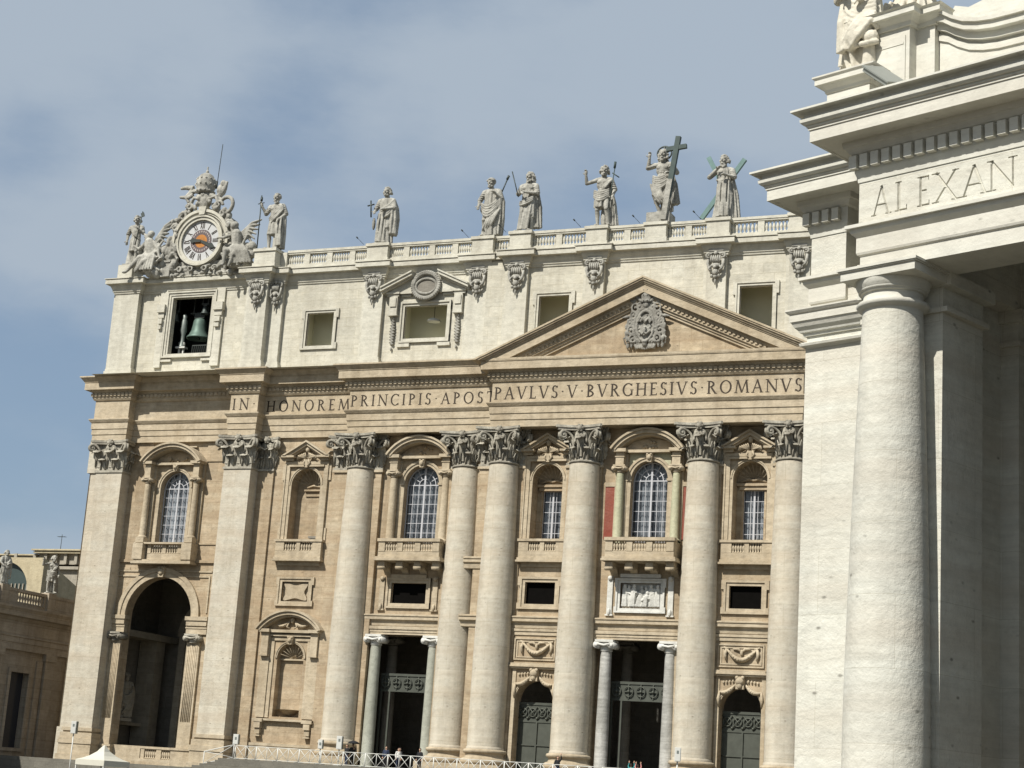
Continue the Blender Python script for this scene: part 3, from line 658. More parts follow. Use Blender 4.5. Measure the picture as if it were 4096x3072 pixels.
# ---- great balconied windows
def balcony_window(xm, hw, Y, pf, proj, mats, rich=False):
    wl, trim = mats; xa, xb = xm-hw, xm+hw
    b = MB(); archivolt(b, xa, xb, 23.22, Y, .4, .12)
    for s_ in (-1, 1):
        x = xm+s_*(hw+.2); b.box(x-.2, x+.2, Y-.1, Y+.03, 18.0, 23.2); b.box(x-.26, x+.26, Y-.2, Y+.03, 23.1, 23.3)
    fr = P(b, 'window_surround', trim)
    if rich:
        b = MB(); b.box(xm-1.72, xm-hw-.02, Y-.05, Y+.02, 23.34, 25.4); b.box(xm+hw+.02, xm+1.72, Y-.05, Y+.02, 23.34, 25.4); b.prism([(xm-hw-.02, 24.0)]+[(xm+1.93*cos(a), 23.22+1.93*sin(a)) for a in [pi-.4-(pi-.8)*k/10 for k in range(11)]]+[(xm+hw+.02, 25.4), (xm-hw-.02, 25.4)], Y-.045, Y+.02); P(b, 'green_panel', GREENM, fr)
        for s_ in (-1, 1): b = MB(); b.box(min(xm+s_*2.7, xm+s_*3.65), max(xm+s_*2.7, xm+s_*3.65), Y-.09, Y+.02, 18.4, 22.65); P(b, 'red_panel', REDM, fr)
        for s_ in (-1, 1): b = MB(); b.box(min(xm+s_*2.6, xm+s_*3.7), max(xm+s_*2.6, xm+s_*3.7), Y-.15, Y+.02, 22.65, 23.0); P(b, 'panel_cap', trim, fr)
    b = MB(); clist = []; dy = pf
    for s_ in (-1, 1):
        x = xm+s_*(hw+.82); cols = MB(); clist.append(cols); small_col(cols, x, dy, 18.2, 23.7, .36); cols.box(x-.46, x+.46, dy-.44, Y, 18.0, 18.22)
        ion_cap(b, x, dy, 23.7, .34, .62); b.box(x-.34, x+.34, dy-.34, Y, 24.32, 25.35); b.box(x-.4, x+.4, dy-.4, Y, 24.95, 25.02)
        b.box(x-.5, x+.5, Y-.16, Y+.02, 18.0, 25.4)
        b.box(x-.56, x+.56, dy-.62, Y, 25.35, 25.62)
    b.box(xm-hw-.4, xm+hw+.4, Y-.55, Y, 25.35, 25.58)
    q = seg_ped(b, xm-3.1, xm+3.05, 25.62, 27.25, dy-.85, Y)
    ae = P(b, 'aedicule', trim); [P(c_, 'small_column', GREENM if rich else trim, ae) for c_ in clist]
    b = MB(); b.prism([(xm-2.3, 25.6), (xm-1.5, 26.3), (xm, 26.6), (xm+1.5, 26.3), (xm+2.3, 25.6)], Y-.06, Y)
    for k in range(14):
        a = random.uniform(0, 2*pi); b.ell((xm+.9*cos(a)*random.random(), Y-.1, 26.05+.3*sin(a)), random.uniform(.06, .16), 6, 4)
    P(b, 'gable_relief', wl, ae)
    keystone(ae, xm, 24.6, 25.35, Y, .5)
    glazed(fr, xa+.03, xb-.03, 18.3, 23.22, Y+.62, 6, 6, True)
    # balcony
    b = MB(); x0, x1 = xm-2.82, xm+2.8; yf = Y-proj
    b.box(x0-.26, x1+.26, yf-.28, Y, 16.42, 16.6); b.box(x0-.2, x1+.2, yf-.2, Y, 16.6, 16.76); b.box(x0-.02, x1+.02, yf, Y, 16.76, 17.22)
    b.box(x0-.1, x1+.1, yf-.14, yf+.42, 18.04, 18.3)
    for s_, x in ((-1, x0), (1, x1)): b.box(min(x, x-s_*.4)-.02, max(x, x-s_*.4)+.02, yf+.4, Y, 18.06, 18.28); b.box(min(x, x-s_*.34), max(x, x-s_*.34), yf+.36, Y, 17.22, 18.06)
    bc = P(b, 'balcony', trim)
    r_ = bal_row(bc, x0, x1, yf+.14, 17.22, .83, trim, 3, 5, .5, .6); P(r_, 'post', trim, bc)
    for k in range(4):
        x = x0+.3+(x1-x0-.6)*k/3; c = MB(); prof = [(yf+.15, 16.4), (yf+.12, 15.95), (yf+.25, 15.72), (yf+.5, 15.8), (Y-.6, 15.95), (Y-.25, 15.7), (Y+.01, 15.4), (Y+.01, 16.4)]
        c.add([(x-.3, y_, z_) for y_, z_ in prof]+[(x+.3, y_, z_) for y_, z_ in prof], [tuple(range(8)), tuple(range(15, 7, -1))]+[(i, (i+1) % 8, (i+1) % 8+8, i+8) for i in range(8)])
        c.tube([(x-.33, yf+.28, 15.9), (x+.33, yf+.28, 15.9)], .2, 10); P(c, 'console', trim, bc)
    return fr
balcony_window(-20.27, 1.62, 1.7, 1.25, 1.6, (TAN, TRIM)); balcony_window(0.42, 1.54, .5, .1, 1.75, (TRIM, TRIM), True); balcony_window(20.4, 1.6, 1.7, 1.25, 1.6, (TAN, TRIM))
# ---- niche windows with broken gables (beside the columns)
def niche_window(xm, hw, Y, zs, glaz=True, xwin=0.0):
    xa, xb = xm-hw, xm+hw; b = MB()
    archivolt(b, xa, xb, zs, Y, .22, .08)
    for s_ in (-1, 1):
        x = xm+s_*(hw+.12); b.box(x-.12, x+.12, Y-.08, Y+.02, 18.3, zs)
        x = xm+s_*(hw+.46); b.box(x-.2, x+.2, Y-.16, Y+.02, 18.3, 25.1); b.box(x-.06+s_*.2, x+.06+s_*.2, Y-.24, Y+.02, 18.3, 25.1)
        x = xm+s_*(hw+.8); b.box(x-.16, x+.16, Y-.12, Y+.02, 23.6, 25.0); b.box(x-.14, x+.14, Y-.1, Y+.02, 18.3, 19.4)
    b.box(xm-hw-.7, xm+hw+.7, Y-.2, Y+.02, 25.0, 25.25); b.box(xm-hw-.3, xm+hw+.3, Y-.3, Y+.02, 24.78, 24.95)
    tri_ped(b, xm-2.3, xm+2.3, 25.72, 27.05, Y-.8, Y+.02)
    for s_ in (-1, 1): x = xm+s_*1.75; b.box(x-.62, x+.62, Y-.72, Y+.02, 25.55, 25.72); b.box(x-.4, x+.4, Y-.4, Y+.02, 25.3, 25.55)
    fr = P(b, 'niche_surround', TRIM)
    b = MB(); b.ell((xm, Y-.3, 26.3), (.22, .2, .28), 8, 6)
    for s_ in (-1, 1):
        for k in range(5): b.tube([(xm+s_*.1, Y-.28, 25.5), (xm+s_*(.2+.16*k), Y-.4, 25.95-.06*k), (xm+s_*(.5+.1*k), Y-.3, 25.6-.05*k)], .09, 6)
        b.tube([(xm+s_*.15, Y-.3, 25.4), (xm+s_*.3, Y-.35, 25.1), (xm+s_*.1, Y-.3, 24.8)], .1, 6)
    b.box(xm-.14, xm+.14, Y-.38, Y, 24.7, 25.4); P(b, 'shell_ornament', TRIM, fr)
    # inner niche: back wall and lower window
    b = MB(); dp = 1.25 if glaz else 1.1
    zz = zs+hw
    if glaz:
        wa, wb = xm-.85, xm+.85; b.wall(xa-.1, xb+.1, 18.0, zz+.1, Y+dp, [(wa, wb, 18.2, 22.55, 'rect', .4)])
        b.box(wa-.3, wb+.3, Y+dp-.2, Y+dp, 22.55, 22.85); b.box(wa-.5, wb+.5, Y+dp-.34, Y+dp, 22.85, 23.05); b.tube([(wa-.3, Y+dp-.14, 23.12), (xm-.4, Y+dp-.16, 23.4), (xm, Y+dp-.18, 23.3), (xm+.4, Y+dp-.16, 23.4), (wb+.3, Y+dp-.14, 23.12)], .12, 6)
        b.box(wa-.16, wa, Y+dp-.06, Y+dp, 18.0, 22.55); b.box(wb, wb+.16, Y+dp-.06, Y+dp, 18.0, 22.55)
    else:
        b.wall(xa-.1, xb+.1, 18.0, zz+.1, Y+dp, []); b.box(xm-.55, xb, Y+dp-.12, Y+dp, 22.35, 22.55); b.box(xm-.65, xb, Y+dp-.25, Y+dp, 22.8, 22.95); b.tube([(xm-.4, Y+dp-.1, 23.1), (xm+.2, Y+dp-.12, 23.3), (xb, Y+dp-.1, 23.1)], .1, 6)
    bk = P(b, 'niche_back', TAN, fr)
    if glaz: glazed(fr, xm-.85, xm+.85, 18.2, 22.55, Y+dp+.25, 3, 5, False)
    else:
        b = MB(); b.box(xm+.35, xm+1.1, Y+dp-.3, Y+dp, 18.0, 18.62); P(b, 'pale_box', WPAINT, fr)
        b = MB(); b.box(xm+.25, xm+1.2, Y+dp-.4, Y+dp, 18.62, 18.8); P(b, 'box_lid', INNER, fr)
    # half-dome ribs
    b = MB(); xc = xm
    for k in range(1, 10):
        a = pi*k/10; b.tube([(xc+cos(a)*.15, Y+dp-.05, zs+sin(a)*.15), (xc+cos(a)*hw*.6, Y+dp*.75, zs+sin(a)*hw*.6), (xc+cos(a)*hw*.97, Y+.15, zs+sin(a)*hw*.97)], .022, 5)
    P(b, 'shell_ribs', TRIM, fr)
    return fr
def low_balcony(xm, hw, Y, pr=.45):
    b = MB(); yf = Y-pr; x0, x1 = xm-hw, xm+hw
    b.box(x0-.14, x1+.14, yf-.22, Y, 16.44, 16.6); b.box(x0-.06, x1+.06, yf-.12, Y, 16.6, 16.8); b.box(x0, x1, yf, Y, 16.8, 17.34); b.box(x0-.1, x1+.1, yf-.1, Y, 18.14, 18.34)
    b.box(x0+.2, x1-.2, yf+.3, Y, 16.1, 16.44)
    bc = P(b, 'balcony', TRIM); r_ = bal_row(bc, x0, x1, yf+.17, 17.34, .8, TRIM, 2, 5, .36, .85); P(r_, 'post', TRIM, bc)
    b = MB(); b.box(x0+.3, x1-.3, Y-.02, Y+.4, 17.0, 18.1); P(b, 'balcony_back', INNER, bc)
for xm, hw in ((-8.3, 1.32), (8.67, 1.37)):
    niche_window(xm, hw, .5, 23.25); low_balcony(xm, 2.05, .5)
niche_window(-31.43, 1.44, 1.6, 23.2, False); low_balcony(-31.43, 2.25, 1.6)
# ---- end bay window
b = MB(); Y = 2.6; xm, hw = -45.56, 1.54
archivolt(b, xm-hw, xm+hw, 23.2, Y, .3, .1)
for s_ in (-1, 1): x = xm+s_*(hw+.16); b.box(x-.16, x+.16, Y-.1, Y+.02, 18.1, 23.2)
fr = P(b, 'window_surround', TRIM)
b = MB(); clist = []
for s_ in (-1, 1):
    x = xm+s_*2.58; cols = MB(); clist.append(cols); small_col(cols, x, 2.0, 18.5, 23.5, .31); ion_cap(b, x, 2.0, 23.5, .3, .55); b.box(x-.3, x+.3, 1.7, Y, 24.05, 25.25); b.box(x-.52, x+.52, 1.42, Y, 25.25, 25.5); b.box(x-.42, x+.42, 1.6, Y, 18.06, 18.5)
    b.box(x-.5, x+.5, 2.36, Y+.02, 16.5, 25.3); b.box(x-.52, x+.52, 1.45, Y, 16.5, 17.98)
b.box(xm-2.0, xm+2.0, 2.1, Y, 25.25, 25.46); seg_ped(b, xm-3.3, xm+3.2, 25.5, 27.2, 1.2, Y)
b.box(xm-2.0, xm+2.0, 2.3, 2.62, 26.9, 27.0)
ae = P(b, 'aedicule', TRIM); [P(c_, 'small_column', TRIM, ae) for c_ in clist]; keystone(ae, xm, 24.75, 25.3, Y, .5)
b = MB(); b.prism([(xm-2.2, 25.5), (xm-1.4, 26.2), (xm, 26.5), (xm+1.4, 26.2), (xm+2.2, 25.5)], Y-.05, Y)
for k in range(12): b.ell((xm+random.uniform(-1, 1), Y-.15, 25.6+random.random()*.3), random.uniform(.06, .15), 6, 4)
P(b, 'gable_relief', TAN, ae)
glazed(fr, xm-1.5, xm+1.5, 18.2, 23.2, Y+.6, 6, 6, True)
b = MB(); b.box(-48.7, -42.4, 1.42, Y, 16.12, 16.34); b.box(-48.5, -42.5, 1.55, Y, 16.34, 16.5); b.box(-47.5, -43.75, 2.0, Y, 16.5, 17.1); b.box(-48.7, -42.55, 1.66, 2.3, 17.92, 18.08)
bc = P(b, 'balcony', TRIM); r_ = bal_row(bc, -47.4, -43.85, 2.15, 17.1, .82, TRIM, 2, 5, .35, .35); P(r_, 'post', TRIM, bc)
b = MB(); b.box(-47.2, -44.0, 2.56, 2.9, 16.9, 18.0); P(b, 'balcony_back', INNER, bc)
# ---- end bay arch
Y = 2.6; ar = P(MB().box(-51.0, -40.7, 2.5, Y+.02, 15.5, 15.64), 'passage_arch', TRIM); b = MB(); archivolt(b, -49.4, -42.4, 11.54, Y, .85, .14); P(b, 'archivolt', TRIM, ar)
for xa, xb in ((-51.0, -49.25), (-42.7, -40.6)):
    b = MB()
    b.box(xa-.1, xb+.1, 2.2, Y+.5, 11.2, 11.55); b.box(xa, xb, 2.3, Y+.4, 10.75, 11.2); b.box(xa, xb, 2.42, Y+.3, 10.0, 10.75); b.box(xa-.05, xb+.05, 2.36, Y+.3, 10.5, 10.62)
    P(b, 'impost', TRIM, ar); b = MB(); b.box(xa-.1, xb+.1, 2.2, Y+.3, -1.5, .1); b.box(xa-.2, xb+.15, 2.1, Y+.3, -.1, .08); P(b, 'pedestal', TRIM, ar)
x = -50.8
for bxs in (((-50.75, -47.4, 15.05, 15.2), (-50.75, -50.62, 12.3, 15.2)), ((-44.4, -40.95, 15.05, 15.2), (-40.95, -40.8, 11.9, 15.2))):
    b = MB()
    for x0, x1, z0, z1 in bxs: b.box(x0, x1, 2.5, Y+.02, z0, z1)
    P(b, 'spandrel_fillet', TRIM, ar)
keystone(ar, -45.86, 15.0, 15.95, Y, .7)
for xa, xb in ((-50.62, -49.42), (-42.42, -41.1)):
    b = MB(); b.box(xa, xb, 2.36, Y+.1, .08, 9.3)
    n = 6
    for k in range(n):
        x = xa+.14+(xb-xa-.28)*(k+.5)/n; b.tube([(x, 2.35, 2.4), (x, 2.35, 9.1)], .055, 6)
    pl_ = P(b, 'fluted_pilaster', TRIM, ar)
for x in (-50.0, -41.76): b = MB(); ion_cap(b, x, 2.55, 9.2, .48, .8); P(b, 'pilaster_capital', GREY, ar)
b = MB(); b.box(-49.2, -42.5, 2.7, 3.3, -1.5, -.95); b.box(-49.2, -42.5, 2.75, 3.2, -.1, .1)
bc = P(b, 'balustrade', TRIM, BAS); r_ = bal_row(bc, -46.3, -42.5, 2.98, -.95, .85, TRIM, 2, 6, .5, .4); P(r_, 'post', TRIM, bc)
b = MB(); b.box(-49.3, -46.3, 2.72, 3.2, -1.5, -.1); P(b, 'parapet_block', TRIM, bc)
VOID = plain('near black screen', (.005, .0045, .004), .9, 0, .3); VOID.node_tree.nodes['Principled BSDF'].inputs['Specular IOR Level'].default_value = 0.02  # near-black, almost glossless sheet that closes the mezzanine openings
# ---- dark mezzanine openings and panels
def mezz(xa, xb, za, zb, Y, w=.42, mat=TRIM, rich=False, ear=.2):
    b = MB(); frame(b, xa, xb, za, zb, Y, w, ear, .1, .2); inner_lip(b, xa, xb, za, zb, Y)
    if rich:
        for k in range(3):
            x = xa+(xb-xa)*(k+.5)/3; 
            b.box(x-.55, x+.55, Y-.25, Y+.02, zb+.42, zb+.7)
        for s_, x in ((-1, xa-.85), (1, xb+.85)):
            b.box(x-.22, x+.22, Y-.14, Y+.02, za-.5, zb+.5); b.ell((x, Y-.2, zb+.35), (.2, .15, .2), 8, 6); b.ell((x, Y-.2, za-.3), (.14, .12, .3), 8, 6); b.box(x-.32, x+.32, Y-.2, Y+.02, za-.62, za-.5)
    f = P(b, 'opening_frame', mat)
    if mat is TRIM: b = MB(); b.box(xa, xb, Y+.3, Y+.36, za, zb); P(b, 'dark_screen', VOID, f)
    return f
mezz(-9.7, -7.1, 13.1, 14.86, .5); mezz(7.32, 9.87, 13.08, 14.83, .5); mezz(-22.35, -19.1, 13.05, 14.76, 1.7, .42, TRIM, True, 0)
b = MB(); frame(b, -32.85, -30.25, 13.0, 14.7, 1.6, .4, .15, .1, .2); inner_lip(b, -32.85, -30.25, 13.0, 14.7, 1.6); pf_ = P(b, 'panel_frame', TRIM)
b = MB(); b.box(-32.86, -30.24, 1.88, 1.9, 12.98, 14.72); pts = []
for k in range(40):
    a = 2*pi*k/40; c_, s_ = cos(a), sin(a); q = 1-.16*cos(4*a); pts.append((-31.55+1.02*q*max(-1, min(1, c_*1.35)), 13.85+.66*q*max(-1, min(1, s_*1.35))))
b.prism(pts, 1.66, 1.89); P(b, 'panel_shield', TRIM, pf_)
# ---- carved relief over the central door
mezz(-1.55, 1.78, 12.92, 14.92, .5, .36, RELIEF, True, .1)
b = MB(); b.box(-1.55, 1.78, .83, .87, 12.92, 14.92)
rl = random.Random(4)
for k, (x, hgt, ln, dy) in enumerate([(-1.25, 1.86, .1, 0), (-.95, 1.8, .15, .1), (-.6, 1.88, .3, -.05), (-.1, 1.5, .55, 0), (.4, 1.35, .5, -.05), (.75, 1.7, -.35, .1), (1.1, 1.85, -.2, 0), (1.5, 1.84, .05, -.02), (.1, 1.75, .1, .12), (1.3, 1.6, -.1, .12)]):
    z = 12.95; q = .05+dy
    for s_ in (-1, 1): b.cap((x+s_*.14, .72+q, z+.08), (x+s_*.09+ln*.2, .68+q, z+.8), .12, .17, 8)
    b.cap((x+ln*.2, .64+q, z+.7), (x+ln*.5, .56+q, z+hgt-.42), .25, .23, 8); b.ell((x+ln*.62, .48+q, z+hgt-.14), (.15, .16, .18), 8, 6)
    b.cap((x+ln*.45-.15, .55+q, z+hgt-.48), (x+ln*.8+(.5 if k < 4 else -.5), .42+q, z+hgt-.75), .1, .08, 6)
    for f_ in range(4): b.tube([(x-.2+.13*f_, .56+q, z+.12), (x-.12+.1*f_+ln*.2, .44+q, z+.75), (x+ln*.4-.12+.09*f_, .42+q, z+hgt-.5)], .055, 5)
for k in range(12): b.ell((rl.uniform(-1.4, 1.6), .8, rl.uniform(13.1, 14.7)), (.2, .12, .25), 7, 5)
link('relief_figures', remesh(b, 'relief_figures', RELIEF, .035, 1), BAS)
# ---- lower aedicule niche in the pale bay
b = MB(); Y = 1.6; xm = -31.4
for s_ in (-1, 1):
    x = xm+s_*2.4; b.box(x-.42, x+.42, Y-.22, Y+.02, 3.1, 10.2); b.box(x-.34, x+.34, Y-.5, Y+.02, 8.4, 10.2); b.box(x-.4, x+.4, Y-.58, Y+.02, 8.25, 8.4); b.box(x-.36, x+.36, Y-.55, Y+.02, 10.2, 10.28)
    b.box(x-.3, x+.3, Y-.5, Y+.02, 2.2, 2.72); b.box(x-.24, x+.24, Y-.36, Y+.02, 1.7, 2.2); b.box(x-.3, x+.3, Y-.42, Y+.02, 1.5, 1.62); b.box(x-.5, x+.5, Y-.55, Y+.02, 2.7, 2.98)
    b.box(xm+s_*1.78-.16, xm+s_*1.78+.16, Y-.12, Y+.02, 3.1, 9.6)
    b.box(x-.5, x+.5, Y-.78, Y+.02, 10.28, 10.55)
b.box(xm-2.9, xm+2.9, Y-.4, Y+.02, 2.82, 3.0); b.box(xm-1.95, xm+1.95, Y-.5, Y+.02, 10.28, 10.52); b.box(xm-1.95, xm+1.95, Y-.14, Y+.02, 9.62, 9.86); b.box(xm-2.0, xm+2.0, Y-.3, Y+.02, 9.98, 10.15)
archivolt(b, -32.68, -30.1, 8.15, Y, .2, .08); seg_ped(b, xm-3.25, xm+3.2, 10.55, 12.2, Y-1.0, Y+.02)
ae = P(b, 'niche_aedicule', TRIM); keystone(ae, -31.39, 9.3, 10.0, Y, .5)
b = MB(); b.wall(-32.8, -30.0, 3.1, 9.6, Y+.75, []); b.lathe([(0, 0), (.5, .25), (.9, .6), (1.25, .62)], (-31.39, Y+.75, 3.2), 20, pi, 2*pi); P(b, 'niche_back', TAN, ae)
b = MB()
for k in range(1, 10): a = pi*k/10; b.tube([(-31.39+cos(a)*.1, Y+.7, 8.15+sin(a)*.1), (-31.39+cos(a)*1.2, Y+.1, 8.15+sin(a)*1.2)], .022, 5)
b.box(-32.7, -30.1, Y+.5, Y+.75, 8.0, 8.14); P(b, 'shell_ribs', TRIM, ae)
b = MB(); b.ell((xm, Y-.2, 11.35), (.2, .18, .28), 8, 6)
for s_ in (-1, 1): swag(b, (xm+s_*.25, 11.3), (xm+s_*1.5, 11.0), .3, .12, Y-.15); b.tube([(xm+s_*.3, Y-.2, 11.2), (xm+s_*.5, Y-.25, 10.8), (xm+s_*.2, Y-.2, 10.65)], .08, 6)
P(b, 'gable_relief', TRIM, ae)
# ---- side doors with garland panels
def side_door(xa, xb, zs, Y, x0, x1):
    xm = (xa+xb)/2; r = (xb-xa)/2; b = MB(); archivolt(b, xa, xb, zs, Y, .16, .06)
    b.box(x0, x1, Y-.42, Y+.02, 8.06, 8.2); b.box(x0+.05, x1-.05, Y-.3, Y+.02, 7.92, 8.06); b.box(x0+.1, x1-.1, Y-.36, Y+.02, 8.2, 8.36)
    b.box(xa-.32, xa-.02, Y-.1, Y+.02, -.6, 7.9); b.box(xb+.02, xb+.32, Y-.1, Y+.02, -.6, 7.9)
    for o_, p_ in ((0, .12), (.2, .06)):
        X0, X1, Z0, Z1 = x0+.3+o_, x1-.3-o_, 8.6+o_, 10.35-o_
        b.box(X0, X1, Y-p_, Y+.02, Z0, Z0+.1); b.box(X0, X1, Y-p_, Y+.02, Z1-.1, Z1); b.box(X0, X0+.1, Y-p_+.003, Y+.02, Z0, Z1); b.box(X1-.1, X1, Y-p_+.003, Y+.02, Z0, Z1)
    b.box(x0+.1, x1-.1, Y-.1, Y+.02, 10.6, 10.9); b.box(x0, x1, Y-.18, Y+.02, 10.9, 11.1)
    d = P(b, 'side_doorway', TRIM)
    b = MB(); swag(b, (xm-1.15, 9.95), (xm+1.15, 9.95), .8, .17, Y-.12, 12)
    for s_ in (-1, 1): b.tube([(xm+s_*1.2, Y-.1, 10.0), (xm+s_*1.3, Y-.16, 9.6), (xm+s_*1.2, Y-.1, 9.1)], [.1, .14, .07], 7); b.tube([(xm+s_*1.0, Y-.1, 10.0), (xm+s_*1.42, Y-.14, 10.1)], .09, 6); b.tube([(xm, Y-.1, 9.75), (xm+s_*.3, Y-.16, 10.0), (xm+s_*.7, Y-.1, 9.98)], [.08, .13, .05], 7)
    b.ell((xm, Y-.14, 9.7), (.13, .12, .25), 8, 6); P(b, 'garland_relief', TRIM, d)
    b = MB(); b.box(xm-.32, xm+.32, Y-.4, Y, 6.95, 7.9); b.ell((xm, Y-.42, 7.55), (.34, .24, .32), 10, 8); b.ell((xm-.22, Y-.42, 7.8), .16, 8, 6); b.ell((xm+.22, Y-.42, 7.8), .16, 8, 6); b.ell((xm, Y-.45, 7.2), (.2, .16, .24), 8, 6); P(b, 'keystone', TRIM, d)
    b = MB()
    for s_ in (-1, 1):
        swag(b, (xm+s_*.4, 7.3), (xm+s_*1.62, 6.75), .3, .15, Y-.12, 8); b.tube([(xm+s_*1.62, Y-.12, 6.8), (xm+s_*1.7, Y-.16, 6.2), (xm+s_*1.66, Y-.1, 5.6)], [.08, .14, .06], 7)
        for k in range(4): b.ell((xm+s_*(.6+.25*k), Y-.1, 7.55-.03*k), (.08, .08, .13), 6, 5)
    P(b, 'garland', TRIM, d)
    # bronze gates
    b = MB(); y = Y+.95; b.box(xa, xb, y, y+.1, 5.15, 5.35); b.box(xa, xb, y, y+.1, 3.78, 3.95); b.box(xa, xb, y+.07, y+.09, 3.9, 5.2); nn_ = 4
    for k in range(nn_):
        x = xa+(xb-xa)*(k+.5)/nn_; ring = [(x+.33*cos(a), y-.02, 4.55+.33*sin(a)) for a in [2*pi*q/12 for q in range(13)]]; b.tube(ring, .05, 5, False)
        for s_ in (-1, 1): b.tube([(x-.4, y-.02, 4.55-s_*.5), (x, y-.04, 4.55), (x+.4, y-.02, 4.55+s_*.5)], .045, 5)
        b.ell((x, y-.04, 4.55), .1, 6, 5); b.ell((x+.4, y-.04, 4.1), .12, 6, 5)
    b.box(xm-.06, xm+.06, y-.06, y+.05, -.6, 3.8); b.box(xa, xb, y-.03, y+.03, 1.95, 2.05)
    b.box(xa, xa+.12, y-.03, y+.06, -.6, 3.8); b.box(xb-.12, xb, y-.03, y+.06, -.6, 3.8); b.box(xa, xb, y+.06, y+.075, -.6, 3.8)
    P(b, 'gate', DOORG, d)
side_door(-9.97, -6.75, 5.45, .5, -10.6, -6.45); side_door(6.85, 10.12, 5.5, .5, 6.3, 10.55)
# ---- great doorways between ionic columns
def portal(xa, xb, Y, mat, cy, inner_x):
    b = MB(); b.box(xa-.1, xb+.1, Y-.2, Y+.6, 10.42, 10.62); b.box(xa-.15, xb+.15, Y-.26, Y+.5, 10.62, 10.85); b.box(xa-.2, xb+.2, Y-.34, Y+.5, 10.85, 11.1)
    for x in (xa, xb): b.box(x-.28, x+.02 if x == xa else x+.28, Y-.16, Y+.3, -.6, 10.42)
    d = P(b, 'portal', TRIM)
    for x in (xa+.95, xb-.65): c = MB(); k = MB(); small_col(c, x, cy, -.6, 9.55, .52, 20); c.box(x-.7, x+.7, cy-.7, cy+.7, -.62, -.4); ion_cap(k, x, cy, 9.5, .5, .88); P(c, 'portal_column', mat, d); P(k, 'ionic_capital', RELIEF, d)
    c = MB()
    for x in inner_x: small_col(c, x, 5.9, -.6, 9.9, .52, 16); ion_cap(c, x, 5.9, 9.9, .5, .8)
    P(c, 'inner_column', INNER, d)
    b = MB(); y = Y+1.1; x0, x1 = xa+1.1, xb-.75; b.box(x0, x1, y, y+.12, 7.1, 7.3); b.box(x0, x1, y, y+.12, 5.8, 5.95); b.box(x0, x1, y+.08, y+.1, 5.9, 7.2)
    n = 5
    for k in range(n):
        x = x0+(x1-x0)*(k+.5)/n; b.tube([(x+.36*cos(a), y-.03, 6.53+.4*sin(a)) for a in [2*pi*q/12 for q in range(13)]], .05, 5, False); b.box(x-.04, x+.04, y-.06, y, 5.95, 7.1); b.box(x-.4, x+.4, y-.055, y, 6.48, 6.58); b.ell((x, y-.06, 6.53), .13, 6, 5)
    for x in (x0+.15, x0+.95, x1-.2): b.box(x-.07, x+.07, y-.02, y+.1, -.6, 5.8)
    P(b, 'grille', DOORG, d)
portal(-3.45, 3.45, .5, VEIN, .55, (-2.55,)); portal(-24.35, -17.4, 1.7, GRANITE, 1.75, (-23.9,))
# ================================================================== attic storey
w = MB()
w.wall(-51.0, -38.6, 33.3, 42.3, 1.8, [(-47.5, -43.25, 35.64, 41.05, 'rect', .5)])
w.wall(-38.6, -26.9, 33.3, 42.3, 1.4, [(-32.77, -30.1, 35.74, 38.78, 'rect', .35)])
w.wall(-26.9, -15.0, 33.3, 42.3, 1.1, [(-22.92, -18.85, 35.94, 38.87, 'rect', .35)])
w.wall(-15.0, -5.0, 33.3, 42.3, .4, [(-10.05, -7.35, 34.4, 39.0, 'rect', .4)]); w.wall(-5, 5, 33.3, 42.3, .4); w.wall(5, 15.0, 33.3, 42.3, .4, [(7.3, 10.0, 34.4, 38.9, 'rect', .4)])
w.wall(15.0, 37.0, 33.3, 42.3, 1.1)
for x, ya, yb in ((-38.6, 1.4, 1.8), (-26.9, 1.1, 1.4), (-15, .4, 1.1), (15, .4, 1.1)): w.add([(x, ya, 33.3), (x, yb, 33.3), (x, yb, 42.3), (x, ya, 42.3)], [(0, 1, 2, 3)])
w.add([(-53.75, 1.4, 33.2), (-53.75, 15, 33.2), (-53.75, 15, 42.4), (-53.75, 1.4, 42.4)], [(0, 1, 2, 3)]); w.add([(37, 1.2, 33.2), (37, 15, 33.2), (37, 15, 42.4), (37, 1.2, 42.4)], [(0, 1, 2, 3)])
w.add([(-54, 1.0, 42.9), (37, 1.0, 42.9), (37, 15.5, 42.9), (-54, 15.5, 42.9)], [(0, 1, 2, 3)])
w.add([(-54, -.6, 33.36), (37, -.6, 33.36), (37, 2.0, 33.36), (-54, 2.0, 33.36)], [(0, 1, 2, 3)])
P(w, 'attic_wall', ATTIC)
w = MB()
for x0, x1, y0, y1, z0, z1 in ((-33.4, -28.6, 1.76, 3.6, 35.2, 40.2), (-23.6, -17, 1.47, 3.6, 35.4, 40.2), (-11, -5.5, .82, 3.0, 33.6, 40.0), (6.2, 12.2, .82, 3.0, 33.6, 40.0)):
    v = [(x, y, z) for z in (z0, z1) for y in (y0, y1) for x in (x0, x1)]
    w.add(v, [(0, 1, 3, 2), (4, 6, 7, 5), (2, 3, 7, 6), (0, 2, 6, 4), (1, 5, 7, 3)])
    P(w, 'attic_room', PLAST); w = MB()
w = MB(); v = [(x, y, z) for z in (34.8, 42.2) for y in (2.31, 7.0) for x in (-49.5, -41.0)]; w.add(v, [(0, 1, 3, 2), (4, 6, 7, 5), (2, 3, 7, 6), (0, 2, 6, 4), (1, 5, 7, 3)]); P(w, 'bell_chamber', IRON)
w = MB()
for x, y in ((-29.6, 2.0), (-18.2, 1.8), (10.6, 1.2)): w = MB(); w.box(x-.1, x+.35, y, y+.5, 38.3, 39.0); P(w, 'room_fitting', IRON)
